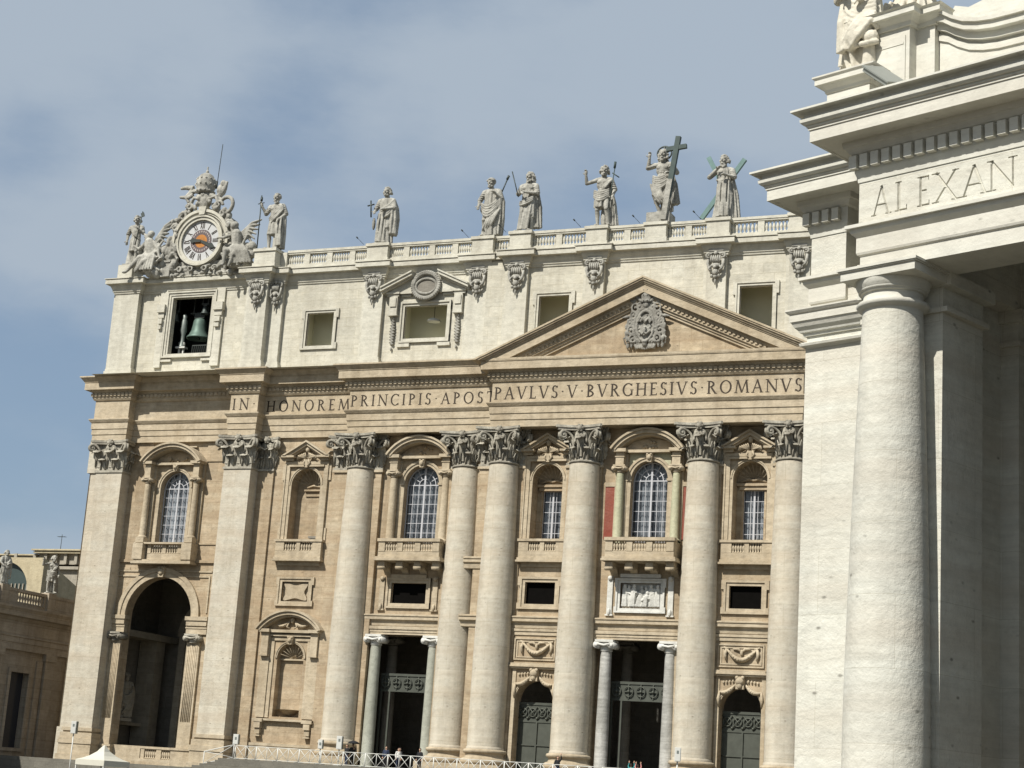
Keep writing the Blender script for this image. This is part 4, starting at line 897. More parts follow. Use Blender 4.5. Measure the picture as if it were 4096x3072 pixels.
# pilaster strips
APIL = [(-53.7, -51.05, 1.2, 1.8), (-38.6, -36.6, .3, 1.4), (-36.6, -35.3, 1.0, 1.4), (-26.85, -25.05, .7, 1.1), (-16.9, -15.0, .7, 1.1), (-13.0, -11.1, 0.0, .4), (-5.85, -4.25, 0, .4), (4.55, 6.2, 0, .4), (11.35, 13.05, 0, .4), (15.0, 16.9, .7, 1.1), (25.05, 26.85, .7, 1.1)]
for x0, x1, yf, yb in APIL:
    b = MB(); b.box(x0, x1, yf, yb+.03, 33.3, 42.1); b.box(x0-.3, x0, yf+.24, yb+.03, 34.3, 42.1)
    p_ = P(b, 'attic_pilaster', ATTRIM)
    b = MB(); b.box(x0-.2, x1+.2, yf-.15, yb, 33.3, 34.05); b.box(x0-.12, x1+.12, yf-.08, yb, 34.05, 34.3); P(b, 'base', ATTRIM, p_)
# carved cartouche capital hung on each strip
def cartouche():
    b = MB(); b.box(-.62, .62, -.28, .1, 2.25, 2.45); b.box(-.5, .5, -.22, .1, 2.1, 2.25)
    for s_ in (-1, 1):
        pts = [(s_*.3, -.3, 2.0)]+[(s_*(.58+.2*cos(a)), -.3, 1.85+.2*sin(a)) for a in [pi*.75-k*.5 for k in range(9)]]; b.tube(pts, .1, 6); b.ell((s_*.58, -.34, 1.85), .1, 6, 5)
        b.tube([(s_*.62, -.2, 1.7), (s_*.66, -.3, 1.2), (s_*.5, -.3, .7), (s_*.25, -.3, .35)], [.11, .13, .12, .1], 6)
        b.tube([(s_*.35, -.35, .95), (s_*.55, -.4, .75), (s_*.35, -.4, .55)], .09, 6); b.ell((s_*.3, -.25, .15), (.14, .12, .18), 6, 5)
    for k in range(5): x = -.36+.18*k; b.tube([(x, -.3, 1.85), (x, -.42, 1.55), (x*.9, -.34, 1.2)], [.07, .085, .06], 6)
    b.ell((0, -.3, 1.0), (.45, .2, .2), 10, 6); b.ell((0, -.42, .85), (.16, .14, .16), 8, 6); b.ell((0, -.32, .45), (.26, .18, .28), 8, 6); b.ell((0, -.25, .1), (.2, .14, .2), 8, 6)
    b.tube([(0, -.2, 0), (0, -.24, -.35), (0, -.2, -.62)], [.05, .1, .03], 6); b.ell((0, -.34, 2.05), (.18, .14, .16), 8, 6)
    return b
cm = cartouche().mesh('cartouche', STAT)
for x0, x1, yf, yb in APIL[1:]:
    o = link('cartouche', cm, BAS, loc=((x0+x1)/2, yf, 39.6))
    if x0 == -36.6: o.scale = (.8, 1, 1)
# attic cornice
AC = [(-53.75, 14.0), (-53.75, 1.2), (-51.0, 1.2), (-51.0, 1.8), (-38.6, 1.8), (-38.6, .3), (-36.6, .3), (-36.6, 1.0), (-35.3, 1.0), (-35.3, 1.4), (-26.9, 1.4), (-26.9, .7), (-25.0, .7), (-25.0, 1.1), (-16.95, 1.1), (-16.95, .7), (-15.0, .7), (-15.0, .9), (-13.05, .9), (-13.05, 0), (-11.1, 0), (-11.1, .4), (-5.9, .4), (-5.9, 0), (-4.2, 0), (-4.2, .4), (4.5, .4), (4.5, 0), (6.25, 0), (6.25, .4), (11.3, .4), (11.3, 0), (13.1, 0), (13.1, .9), (15.0, .9), (15, .7), (16.95, .7), (16.95, 1.1), (36.9, 1.1), (36.9, 14)]
w = MB(); w.sweep(AC, [(-.5, 41.55), (.08, 41.55), (.12, 41.72), (.18, 41.74), (.22, 41.95), (.34, 42.2), (.38, 42.4), (.74, 42.42), (.74, 42.78), (.68, 42.8), (.68, 42.84), (.82, 42.86), (.82, 42.93), (-.5, 43.0)])
P(w, 'attic_cornice', ATTRIM)
# crowning balustrade with statue pedestals
PEDS = [(-38.0, -35.85, -.2, 2.0), (-26.85, -24.8, .4, 2.2), (-16.65, -14.7, .4, 2.2), (-12.85, -10.93, -.3, 1.7), (-5.95, -4.1, -.3, 1.7), (-.78, 1.06, -.3, 1.7), (4.5, 6.4, -.3, 1.7), (11.3, 13.2, -.3, 1.7), (25, 27, .4, 2.2)]
rows = []; b = MB(); b.box(-35.84, -35.2, .8, 2.0, 42.9, 44.5); RB_ = P(b, 'roof_balustrade', ATTRIM)
b = MB(); b.box(-53.4, -51.8, .7, 2.5, 42.8, 44.3); P(b, 'statue_pedestal', ATTRIM)
for x0, x1, y0, y1 in PEDS: b = MB(); b.box(x0, x1, y0, y1, 42.9, 44.52); b.box(x0-.12, x1+.12, y0-.12, y1+.1, 44.4, 44.66); b.box(x0-.1, x1+.1, y0-.1, y1+.1, 42.9, 43.3); P(b, 'statue_pedestal', ATTRIM)
def rail(x0, x1, y, posts, per):
    b = MB(); b.box(x0, x1, y-.24, y+.24, 44.32, 44.46); b.box(x0, x1, y-.3, y+.3, 44.46, 44.68); b.box(x0, x1, y-.26, y+.26, 42.9, 43.34)
    ed = [x0]+posts+[x1]
    for k in range(len(ed)-1):
        a, c = ed[k]+(.27 if k else 0), ed[k+1]-(.27 if k < len(ed)-2 else 0)
        for j in range(per): rows.append((a+(c-a)*(j+.5)/per, y))
    for p_ in posts: b.box(p_-.27, p_+.27, y-.2, y+.2, 43.3, 44.34)
    P(b, 'rail', ATTRIM, RB_)
rail(-4.1, -.78, .35, [-2.44], 6); rail(1.06, 4.5, .35, [2.85], 6); rail(6.4, 11.3, .35, [8.92], 7); rail(-10.93, -5.95, .35, [-8.52], 8); rail(-14.7, -12.85, 1.0, [], 7)
rail(-24.8, -16.65, 1.0, [-23.13, -20.65, -18.43], 7); rail(-35.2, -26.85, 1.2, [-33.2, -30.9, -28.6], 7); rail(13.2, 25, 1.0, [16, 19, 22], 7)
for x, y in rows: baluster(RB_, x, y, 43.34, .99, ATTRIM)
if STUFF.v:
    o = STUFF.build('balusters', ATTRIM, BAS); o['kind'] = 'stuff'
# window frames of the attic
b = MB(); frame(b, -32.77, -30.1, 35.74, 38.78, 1.4, .34, .18, .09, .18); inner_lip(b, -32.77, -30.1, 35.74, 38.78, 1.4, .12, .06); P(b, 'attic_window_frame', ATTRIM)
for xa, xb in ((-10.05, -7.35), (7.3, 10.0)):
    b = MB(); frame(b, xa, xb, 34.4, 38.95, .4, .34, .2, .09, .18, bot=False); inner_lip(b, xa, xb, 34.4, 38.95, .4, .12, .06); P(b, 'attic_window_frame', ATTRIM)
b = MB(); xa, xb, za, zb, Y = -22.92, -18.85, 35.94, 38.87, 1.1; frame(b, xa, xb, za, zb, Y, .38, .0, .1, .22); inner_lip(b, xa, xb, za, zb, Y, .14, .07)
b.box(xa-.5, xa+.7, Y-.2, Y, za-.75, za-.45); b.box(xb-.7, xb+.5, Y-.2, Y, za-.75, za-.45)
af = P(b, 'attic_aedicule', ATTRIM)
xm = -20.85
for sg in (-1, 1):
    b = MB()
    for th0, th1, yy in ((0, .14, -.0), (.14, .4, .12), (.4, .55, .4)):
        k = 1.25/2.9; p_ = [(xm+sg*(4.2-th0*0), 40.5-th0), (xm+sg*1.25, 41.85-th0), (xm+sg*1.25, 41.85-th1), (xm+sg*4.2, 40.5-th1)]
        b.prism(p_ if sg < 0 else p_[::-1], yy, Y)
    b.prism([(xm+sg*4.2, 39.95), (xm+sg*4.2, 40.0), (xm+sg*1.25, 41.35), (xm+sg*1.25, 39.95)], .72, Y)
    for x0, x1 in ((2.55, 3.85), (1.45, 2.55)):
        a, c = sorted((xm+sg*x0, xm+sg*x1)); pr = .5 if x0 > 2 else .3; b.box(a, c, Y-pr, Y, 39.95, 40.12); b.box(a+.08, c-.08, Y-pr+.12, Y, 39.75, 39.95)
    a, c = sorted((xm+sg*2.72, xm+sg*3.5)); b.box(a, c, Y-.4, Y, 38.1, 39.75); b.box(a-.06, c+.06, Y-.46, Y, 38.0, 38.12); b.box(a+.1, c-.1, Y-.5, Y, 38.8, 39.6)
    P(b, 'broken_gable', ATTRIM, af)
b = MB()
for q in range(40):
    a = 2*pi*q/40; b.ell((xm+1.3*cos(a), .55, 40.55+1.22*sin(a)), (.17, .2, .17), 6, 5)
b.tube([(xm+1.22*cos(2*pi*k/32), .6, 40.55+1.14*sin(2*pi*k/32)) for k in range(33)], .2, 8, False); b.tube([(xm+.98*cos(2*pi*k/32), .62, 40.5+.68*sin(2*pi*k/32)) for k in range(33)], .12, 8, False)
b.prism([(xm+1.2*cos(2*pi*k/32), 40.55+1.12*sin(2*pi*k/32)) for k in range(32)], .68, 1.0); P(b, 'wreath_medallion', STAT, af)
b = MB(); b.prism([(xm+.95*cos(2*pi*k/32), 40.5+.66*sin(2*pi*k/32)) for k in range(32)], .64, .7); P(b, 'oval_recess', INNER, af)
for x in (-23.95, -17.75):
    z = 37.6; b = MB()
    for k in range(26): b.ell((x+.1*sin(k*2.1), .95, z-k*.085), (.17*(.5+.8*sin(min(1, k/18)*pi*.8)), .15, .1), 6, 4)
    b.ell((x, .95, z-2.55), (.09, .09, .2), 6, 5); b.tube([(x, .95, 38.0), (x+.1, .9, 37.7)], .08, 5)
    P(b, 'fruit_garland', STAT, af)
# bell opening surround with side strips
b = MB(); xa, xb, za, zb, Y = -47.5, -43.25, 35.64, 41.05, 1.8
for o_, w_, p_ in ((0, .2, .12), (.2, .22, .2), (.42, .14, .3)):
    b.box(xa-o_-w_, xa-o_, Y-p_, Y+.04, za-o_*.6-w_, zb+o_+w_); b.box(xb+o_, xb+o_+w_, Y-p_, Y+.04, za-o_*.6-w_, zb+o_+w_); b.box(xa-o_, xb+o_, Y-p_+.003, Y+.04, zb+o_, zb+o_+w_); b.box(xa-o_, xb+o_, Y-p_+.003, Y+.04, za-o_*.6-w_, za-o_*.6)
b.box(xa-.6, xa+.5, Y-.22, Y, za-.75, za-.55); b.box(xb-.5, xb+.6, Y-.22, Y, za-.75, za-.55)
bf = P(b, 'bell_opening_frame', ATTRIM)
for a, c in ((-48.85, -48.12), (-42.75, -41.85)):
    b = MB(); b.box(a, c, Y-.24, Y+.03, 34.35, 39.1); b.box(a-.05, c+.05, Y-.55, Y, 39.6, 40.35); b.box(a+.05, c-.05, Y-.38, Y, 39.1, 39.6); b.box(a+.15, c-.15, Y-.5, Y, 38.5, 39.0); b.box(a, c, Y-.2, Y+.02, 40.35, 42.3); b.box(a-.1, c+.1, Y-.3, Y, 42.0, 42.3); b.box(a+.2, c-.2, Y-.5, Y, 38.0, 38.35)
    P(b, 'bracket_strip', ATTRIM, bf)
b = MB()
b.box(-45.2, -43.25, 2.2, 2.3, 36.45, 36.55)
for k in range(10): x = -45.2+1.95*k/9; b.box(x-.025, x+.025, 2.22, 2.28, 35.64, 36.5)
P(b, 'railing', IRON)
def bell(name, lab, x, y, ztop, r, h, mat, yoke=True):
    t = thing(name, lab, 'bell', (x, y, ztop-h))
    m = MB(); m.lathe([(r*.92, .02*h), (r, 0), (r*.99, .06*h), (r*.82, .16*h), (r*.66, .35*h), (r*.58, .6*h), (r*.54, .78*h), (r*.46, .88*h), (r*.2, .94*h), (.001, .95*h)], n=28); m.lathe([(r*.9, .02*h), (r*.7, .2*h), (r*.5, .7*h), (.001, .8*h)], n=28); m.build('body', mat, t)
    m = MB(); m.tube([(0, 0, .7*h), (0, 0, .05*h)], r*.06, 6); m.ell((0, 0, .04*h), r*.14, 8, 6); m.build('clapper', IRON, t)
    m = MB(); m.box(-r*.5, r*.5, -r*.18, r*.18, h*.94, h*1.15); m.box(-r*1.0, r*1.0, -.06, .06, h*1.15, h*1.15+.12)
    for s_ in (-1, 1): m.box(s_*r*.7-.04, s_*r*.7+.04, -.04, .04, h*1.1, 42.0-(ztop-h))
    m.build('yoke', IRON, t)
bell('bell', 'large green bronze bell hanging in the attic belfry opening', -45.35, 3.3, 39.55, 1.12, 2.15, BELLB)
bell('bell', 'small dark bell at the left of the belfry opening beside the frame', -47.75, 2.75, 39.9, .42, .85, DARKB)
bell('bell', 'small dark bell above the large green bell in the belfry opening', -44.6, 2.75, 40.45, .4, .8, DARKB)
t = thing('bell_hammer_post', 'pale post with dark fittings standing between the bells', 'post', (-46.95, 3.1, 34.9))
m = MB()
for s_ in (-1, 1): m.box(s_*.22-.07, s_*.22+.07, -.1, .1, 0, 2.2)
m.box(-.5, .5, -.3, .3, 1.6, 1.75); m.build('legs', WPAINT, t)
m = MB(); m.lathe([(.34, 1.75), (.2, 2.3), (.2, 2.9), (.32, 3.3), (.27, 4.3), (.2, 4.5), (.24, 4.8), (.02, 5.0)], n=12); m.build('shaft', FLOODG, t)
# ---- inscription
def glyphs():
    T, t = .135, .075; G = {}
    def ln(x0, y0, x1, y1, w): 
        d = sqrt((x1-x0)**2+(y1-y0)**2); nx, ny = -(y1-y0)/d*w/2, (x1-x0)/d*w/2
        return [(x0+nx, y0+ny), (x0-nx, y0-ny), (x1-nx, y1-ny), (x1+nx, y1+ny)]
    def sf(x, y, w=.3): return [(x-w/2, y), (x+w/2, y), (x+w/2, y+.05 if y < .5 else y-.05), (x-w/2, y+.05 if y < .5 else y-.05)]
    def arc(cx, cy, rx, ry, a0, a1, n=14):
        o_ = []
        for k in range(n):
            q = []
            for kk in (k, k+1):
                a = R(a0+(a1-a0)*kk/n); w_ = t*.9+(T*1.05-t*.9)*abs(cos(a)); q.append((a, w_))
            (a, wa), (c, wc) = q; o_.append([(cx+(rx)*cos(a), cy+(ry)*sin(a)), (cx+(rx)*cos(c), cy+ry*sin(c)), (cx+(rx-wc)*cos(c), cy+(ry-wc)*sin(c)), (cx+(rx-wa)*cos(a), cy+(ry-wa)*sin(a))])
        return o_
    st = lambda x, w=T: [ln(x, 0, x, 1, w), sf(x, 0), sf(x, 1)]
    G['I'] = (.34, st(.17)); G['N'] = (.92, [ln(.14, 0, .14, 1, t), ln(.12, .98, .8, .02, T), ln(.8, 0, .8, 1, t), sf(.14, 0), sf(.1, 1, .22), sf(.8, 1)])
    G['H'] = (.92, st(.17)+st(.76)+[ln(.17, .52, .76, .52, t)]); G['O'] = (.98, arc(.49, .5, .46, .52, 0, 360, 28))
    bow = lambda cy, ry, rx=.34, x=.2: arc(x, cy, rx, ry, -90, 90, 10)
    G['P'] = (.66, st(.17)+bow(.73, .27, .4)); G['R'] = (.78, st(.17)+bow(.74, .26, .4)+[ln(.36, .48, .68, .02, T), sf(.74, 0, .16)])
    G['B'] = (.68, st(.17)+bow(.75, .25, .36)+bow(.26, .26, .42)); G['E'] = (.62, st(.17)+[ln(.17, .965, .55, .965, t), ln(.17, .52, .46, .52, t), ln(.17, .035, .58, .035, t), ln(.54, 1, .54, .84, .05), ln(.57, 0, .57, .17, .05)])
    G['L'] = (.6, st(.17)+[ln(.17, .035, .56, .035, t), ln(.55, 0, .55, .18, .05)]); G['M'] = (1.1, [ln(.1, 0, .22, 1, t), ln(.22, .99, .55, .04, T), ln(.55, .04, .88, .99, t), ln(.88, .99, 1.0, 0, T), sf(.1, 0, .24), sf(1.0, 0, .26), sf(.18, 1, .2), sf(.92, 1, .2)])
    G['C'] = (.82, arc(.48, .5, .45, .52, 48, 312, 20)+[ln(.77, .98, .77, .78, .05), ln(.77, .22, .77, .02, .05)]); G['G'] = (.88, arc(.48, .5, .45, .52, 48, 325, 20)+[ln(.77, .98, .77, .78, .05), ln(.78, 0.05, .78, .42, T*.9), sf(.78, .45, .28)])
    G['S'] = (.58, arc(.29, .745, .23, .27, 30, 265, 14)+arc(.29, .262, .25, .278, 85, -150, 14)+[ln(.5, .98, .5, .82, .05), ln(.06, .2, .06, .02, .05)])
    G['A'] = (.86, [ln(.1, 0, .44, 1, t), ln(.42, 1, .76, 0, T), ln(.2, .36, .66, .36, t*.9), sf(.1, 0, .24), sf(.76, 0, .28)]); G['T'] = (.76, [ln(.38, 0, .38, 1, T), sf(.38, 0), ln(.04, .965, .72, .965, t), ln(.06, 1, .06, .82, .05), ln(.7, 1, .7, .82, .05)])
    G['V'] = (.86, [ln(.1, 1, .43, 0, T), ln(.43, 0, .76, 1, t), sf(.1, 1, .28), sf(.76, 1, .24)]); G['X'] = (.86, [ln(.1, 1, .76, 0, T), ln(.1, 0, .76, 1, t), sf(.1, 1, .28), sf(.76, 1, .24), sf(.1, 0, .24), sf(.76, 0, .28)])
    G['.'] = (.34, [[(.09, .5), (.17, .43), (.25, .5), (.17, .57)]]); G[' '] = (.5, [])
    return G
GL = glyphs()
def text_polys(s, x0, x1, z, h, gap=.1):
    tot = sum(GL[c][0] for c in s)*h; sp = ((x1-x0)-tot)/max(1, len(s)-1); x = x0; o_ = []
    for c in s:
        wd, ps = GL[c]
        for p_ in ps: o_.append([(x+a*h, z+b_*h) for a, b_ in p_])
        x += wd*h+sp
    return o_
def inscription(s, x0, x1, z, h, y):
    """one part per word, spaced as one line"""
    tot = sum(GL[c][0] for c in s)*h; sp = ((x1-x0)-tot)/max(1, len(s)-1); x = x0; b = MB(); i = 0
    for n_, c in enumerate(s):
        wd, ps = GL[c]
        for p_ in ps: b.prism([(x+a*h, z+q*h) for a, q in p_], y-.012-.0007*(i % 9), y+.02); i += 1
        x += wd*h+sp
        if (c == '.' or n_ == len(s)-1) and b.v: P(b, 'inscription', LETTER); b = MB()
inscription('IN.', -38.85, -36.45, 29.75, 1.04, .08); inscription('HONOREM', -36.05, -27.7, 29.78, 1.0, 1.28)
inscription('PRINCIPIS.APOST', -26.95, -13.38, 29.78, 1.0, .08); inscription('PAVLVS.V.BVRGHESIVS.ROMANVS', -12.88, 12.98, 29.73, 1.05, -1.22)
# ---- carved arms in the gable
b = MB(); X, Z, Y = .15, 33.5, -1.45
def ring(cx, cz, rx, rz, r_, y, n=24, a0=0, a1=2*pi): b.tube([(cx+rx*cos(a0+(a1-a0)*k/n), y, cz+rz*sin(a0+(a1-a0)*k/n)) for k in range(n+1)], r_, 7, abs(a1-a0) < 6.2)
b.ell((X, Y+.1, 35.3), (.95, .25, 1.25), 16, 12); ring(X, 35.3, .92, 1.2, .14, Y-.1); ring(X, 35.25, 1.25, 1.55, .18, Y)
b.tube([(X-.5, Y-.2, 35.6), (X-.2, Y-.3, 35.9), (X+.1, Y-.28, 35.6), (X+.4, Y-.3, 35.85), (X+.55, Y-.2, 35.5)], .12, 6); b.ell((X, Y-.2, 35.75), (.2, .15, .3), 8, 6)
for s_ in (-1, 1):
    b.tube([(X+s_*.12, Y-.25, 35.7), (X+s_*.5, Y-.3, 36.0), (X+s_*.7, Y-.25, 35.6)], .1, 6)
    b.tube([(X+s_*.6, Y-.2, 34.9), (X+s_*.2, Y-.3, 34.6), (X-s_*.1, Y-.3, 34.9), (X+s_*.1, Y-.28, 35.2)], .11, 6)
    for cx, cz, r_ in ((1.2, 36.8, .36), (1.35, 36.2, .3), (1.55, 35.0, .34), (1.35, 34.3, .32), (.8, 33.9, .3), (1.7, 35.6, .26), (.7, 36.9, .28)):
        ring(X+s_*cx, cz, r_, r_, .12, Y-.06, 14); b.ell((X+s_*cx, Y-.1, cz), (.13, .12, .13), 6, 5)
    b.tube([(X+s_*.5, Y-.1, 37.3), (X+s_*1.2, Y-.16, 37.75), (X+s_*1.6, Y-.1, 38.05)], .17, 7); ring(X+s_*1.45, 37.6, .34, .3, .12, Y-.12, 14)
    b.box(min(X+s_*.8, X+s_*1.25), max(X+s_*.8, X+s_*1.25), Y-.2, Y+.1, 38.0, 38.3)
    for k in range(4): b.tube([(X+s_*1.5, Y, 35.9-.35*k), (X+s_*(1.95+.12*k), Y-.08, 35.85-.5*k), (X+s_*(2.0+.05*k), Y, 35.4-.5*k)], .09, 5); b.ell((X+s_*(2.05-.06*k), Y-.05, 35.3-.5*k), (.2, .14, .26), 7, 6)
    b.tube([(X+s_*1.3, Y, 36.2), (X+s_*2.1, Y-.05, 36.1), (X+s_*2.6, Y, 36.05)], [.08, .14, .05], 6)
    b.ell((X+s_*1.45, Y-.05, 33.9), (.16, .14, .32), 7, 6); b.ell((X+s_*1.0, Y, 33.75), (.14, .12, .3), 7, 6)
for k in range(9): b.ell((X+(k-4)*.24, Y-.06, 33.75-.1*(4-abs(k-4))*.4), (.15, .14, .2), 7, 6)
b.ell((X, Y-.12, 37.05), (.38, .25, .34), 10, 8); b.ell((X, Y-.2, 33.9), (.3, .2, .26), 8, 6)
for q in range(24): b.ell((X+random.uniform(-1.3, 1.3), Y-.1, random.uniform(33.9, 36.8)), random.uniform(.07, .14), 6, 5)
b.v = [(X+(x-X)*.78, y+(-.12 if z > 34 else 0), 33.5+(z-33.5)*1.04) for x, y, z in b.v]
arms = link('coat_of_arms', remesh(b, 'coat_of_arms', ARMS, .04, 0), ped)
b = MB(); b.lathe([(.42, 0), (.48, .05), (.48, .18), (.45, .22), (.52, .5), (.55, .62), (.5, .68), (.52, .95), (.47, 1.05), (.4, 1.2), (.24, 1.36), (.05, 1.42)], (X, Y-.1, 37.3), 18)
for zz in (.12, .6, 1.0):
    for k in range(10): a = 2*pi*k/10; b.ell((X+.52*cos(a), Y-.1+.52*sin(a), 37.3+zz), .07, 5, 4)
b.ell((X, Y-.1, 38.8), .1, 6, 5); b.box(X-.03, X+.03, Y-.13, Y-.07, 38.85, 39.1); b.box(X-.1, X+.1, Y-.13, Y-.07, 38.96, 39.02); P(b, 'tiara', ARMS, ped)

t = thing('pendant_lamp', 'white dish lamp hanging inside the gabled attic window', 'lamp', (-20.7, 2.4, 37.7))
b = MB(); b.lathe([(.62, .1), (.6, .16), (.45, .3), (.12, .38), (.05, .42)], n=20); b.ell((0, 0, .1), (.6, .6, .1), 14, 6); b.build('shade', WPAINT, t)
b = MB(); b.tube([(0, 0, .4), (0, 0, 2.45)], .03, 6); b.build('stem', IRON, t)
# ================================================================== statues
# human scale: 1.8 tall, facing -Y, x to the viewer's right
def robe(b, rings, n=9, amp=.1, seed=0, seg=54, twist=.6):
    """closed draped shell; rings = (z, cx, cy, rx, ry, fold strength)"""
    rnd = random.Random(seed); ph = [rnd.uniform(0, 6.28) for _ in range(6)]; vs = []; m = len(rings)*5-4; rr = []
    for i in range(len(rings)-1):
        for k in range(5):
            t = k/5; t2 = t*t*(3-2*t); rr.append(tuple(a+(c-a)*t2 for a, c in zip(rings[i], rings[i+1])))
    rr.append(rings[-1])
    for q, (z, cx, cy, rx, ry, fs_) in enumerate(rr):
        for k in range(seg):
            a = 2*pi*k/seg; tw = twist*(z-rings[0][0])
            f = sin(n*a+ph[0]+tw*2)*.55+sin((n+4)*a+ph[1]-tw*3)*.3+sin(3*a+ph[2]+tw*4)*.35
            f = 1+1.35*amp*fs_*(f if f > -.2 else f*1.6); vs.append((cx+rx*f*cos(a), cy+ry*f*sin(a), z))
    fs = [(i*seg+k, i*seg+(k+1) % seg, (i+1)*seg+(k+1) % seg, (i+1)*seg+k) for i in range(len(rr)-1) for k in range(seg)]
    fs += [tuple(range(seg-1, -1, -1)), tuple((len(rr)-1)*seg+k for k in range(seg))]
    b.add(vs, fs, True)
def hand(b, w, d, up=(0, 0, 1), s=1.0, curl=.5):
    w = Vector(w); d = Vector(d).normalized(); u = Vector(up); u = (u-d*u.dot(d)).normalized(); sd = d.cross(u)
    b.ell(w+d*.045*s, (.042*s, .042*s, .042*s), 8, 6); b.cap(w, w+d*.075*s, .034*s, .042*s, 8)
    for k in range(4):
        o_ = w+d*.085*s+sd*(.033-.022*k)*s; L = (.07, .08, .075, .058)[k]*s; p1 = o_+d*L*.55-u*L*curl*.3; p2 = p1+d*L*.4-u*L*curl*.7; b.cap(o_, p1, .0125*s, .012*s, 6); b.cap(p1, p2, .012*s, .010*s, 6)
    o_ = w+d*.03*s+sd*.04*s; p1 = o_+(d*.5+sd*.8)*.045*s; b.cap(o_, p1, .016*s, .013*s, 6); b.cap(p1, p1+d*.035*s, .013*s, .011*s, 6)
def arm(b, sh, el, wr, sleeve=True, r=(.062, .05, .036), hd=None, up=(0, 0, 1)):
    b.cap(sh, el, r[0]*(1.25 if sleeve else 1), r[1]*(1.35 if sleeve else 1)); b.cap(el, wr, r[1]*(1.15 if sleeve else 1), r[2])
    if sleeve:
        s0, s1 = Vector(sh), Vector(el)
        for k in range(4): c = s0.lerp(s1, .2+.22*k); b.ell(c+Vector((0, -.01, -.015)), (.085, .085, .035), 9, 6)
    hand(b, wr, hd or (Vector(wr)-Vector(el)), up)
def head(b, c=(0, -.02, 1.64), turn=0.0, tilt=0.0, beard=0, hair='short', seed=1):
    B_ = b; b = MB(); rnd = random.Random(seed); c = Vector(c); rot = Matrix.Rotation(turn, 3, 'Z') @ Matrix.Rotation(tilt, 3, 'Y')
    q = lambda x, y, z: c+rot @ Vector((x, y, z))
    b.ell(q(0, 0, .02), (.083, .1, .115), 14, 10, rot); b.ell(q(0, -.02, -.06), (.06, .07, .07), 10, 8, rot); b.cap(q(0, .01, -.09), (c.x*.4, .02, 1.45), .055, .065)
    b.cap(q(0, -.095, .03), q(0, -.118, -.02), .012, .019, 6); b.cap(q(-.05, -.085, .045), q(.05, -.085, .045), .016, .016, 6)
    for s_ in (-1, 1): b.ell(q(s_*.034, -.088, .018), (.017, .012, .011), 6, 5, rot); b.ell(q(s_*.082, 0, 0), (.014, .026, .035), 6, 5, rot); b.ell(q(s_*.042, -.07, -.025), (.028, .03, .024), 6, 5, rot)
    b.cap(q(-.022, -.098, -.05), q(.022, -.098, -.05), .009, .009, 6); b.ell(q(0, -.085, -.09), (.03, .028, .026), 8, 6, rot)
    if beard:
        for k in range(18): x = rnd.uniform(-.055, .055); b.ell(q(x, -.075+abs(x)*.6, -.085-rnd.random()*.09*beard*(1-abs(x)*8)), (.022, .022, .032), 6, 5)
    if hair in ('short', 'curly', 'long'):
        for k in range(60):
            a = rnd.uniform(0, 2*pi); z = rnd.uniform(-.02, 1); s_ = sqrt(max(0, 1-z*z)); x, y = .088*s_*cos(a), .105*s_*sin(a)
            if y < -.03 and z < .62: continue
            b.ell(q(x, y+.008, .025+.115*z), rnd.uniform(.018, .03) if hair == 'curly' else .02, 6, 4)
    if hair in ('curly', 'long'):
        for k in range(26):
            s_ = rnd.choice((-1, 1)); z = -rnd.random()*(.16 if hair == 'long' else .07); b.ell(q(s_*rnd.uniform(.075, .105), rnd.uniform(-.02, .08), .02+z), rnd.uniform(.022, .032), 6, 4)
    if hair == 'helmet': b.ell(q(0, .01, .05), (.1, .12, .1), 12, 8, rot); b.tube([q(-.1, -.05, .05), q(0, -.115, .075), q(.1, -.05, .05)], .018, 6)
    piv = c+Vector((0, .01, -.1)); B_.xf(Matrix.Translation(piv) @ Matrix.Diagonal((1.17, 1.17, 1.14, 1)) @ Matrix.Translation(-piv), b)
def torso(b, bare=False, cx=0, lean=0):
    b.ell((cx, 0, 1.27), (.175, .115, .2), 14, 10); b.ell((cx*.8, 0, 1.05), (.145, .1, .16), 12, 8); b.ell((cx*.4, .01, .93), (.165, .115, .13), 12, 8)
    for s_ in (-1, 1): b.ell((cx+s_*.165, 0, 1.4), (.075, .075, .07), 8, 6)
    b.cap((cx-.12, .01, 1.43), (cx+.12, .01, 1.43), .06, .06)
    if bare:
        for s_ in (-1, 1): b.ell((cx+s_*.075, -.085, 1.31), (.078, .04, .06), 10, 6)
        for k in range(3):
            for s_ in (-1, 1): b.ell((cx*.8+s_*.035, -.088, 1.17-.075*k), (.034, .022, .032), 6, 5)
def leg(b, hip, kn, an, bare=True, toe=(0, -1)):
    b.cap(hip, kn, .1 if bare else .11, .062); b.ell(Vector(kn)+Vector((0, -.02, 0)), .058, 8, 6); b.cap(kn, Vector(kn).lerp(Vector(an), .35)+Vector((0, .02, 0)), .062, .062); b.cap(Vector(kn).lerp(Vector(an), .3)+Vector((0, .015, 0)), an, .06, .04)
    f = Vector(an); d = Vector((toe[0], toe[1], 0)).normalized(); b.cap(f+Vector((0, .02, -.04)), f+d*.13+Vector((0, 0, -.05)), .045, .04); b.ell(f+d*.18+Vector((0, 0, -.055)), (.05, .04, .03), 8, 5)
def swags(b, p0, p1, sag, n, r, spread, y=-.14, seed=3):
    rnd = random.Random(seed); p0 = Vector(p0); p1 = Vector(p1)
    for k in range(n):
        o_ = Vector(spread)*(k/(max(1, n-1))-.5); pts = []
        for i in range(9):
            t = i/8; p_ = p0.lerp(p1, t)+o_*(1 if True else t); p_.z -= sag*sin(pi*t)*(1+.12*k); p_.y += y*sin(pi*t)*.6; pts.append(p_)
        b.tube(pts, [r*rnd.uniform(.8, 1.2)*(.6+.5*sin(pi*i/8)) for i in range(9)], 6)
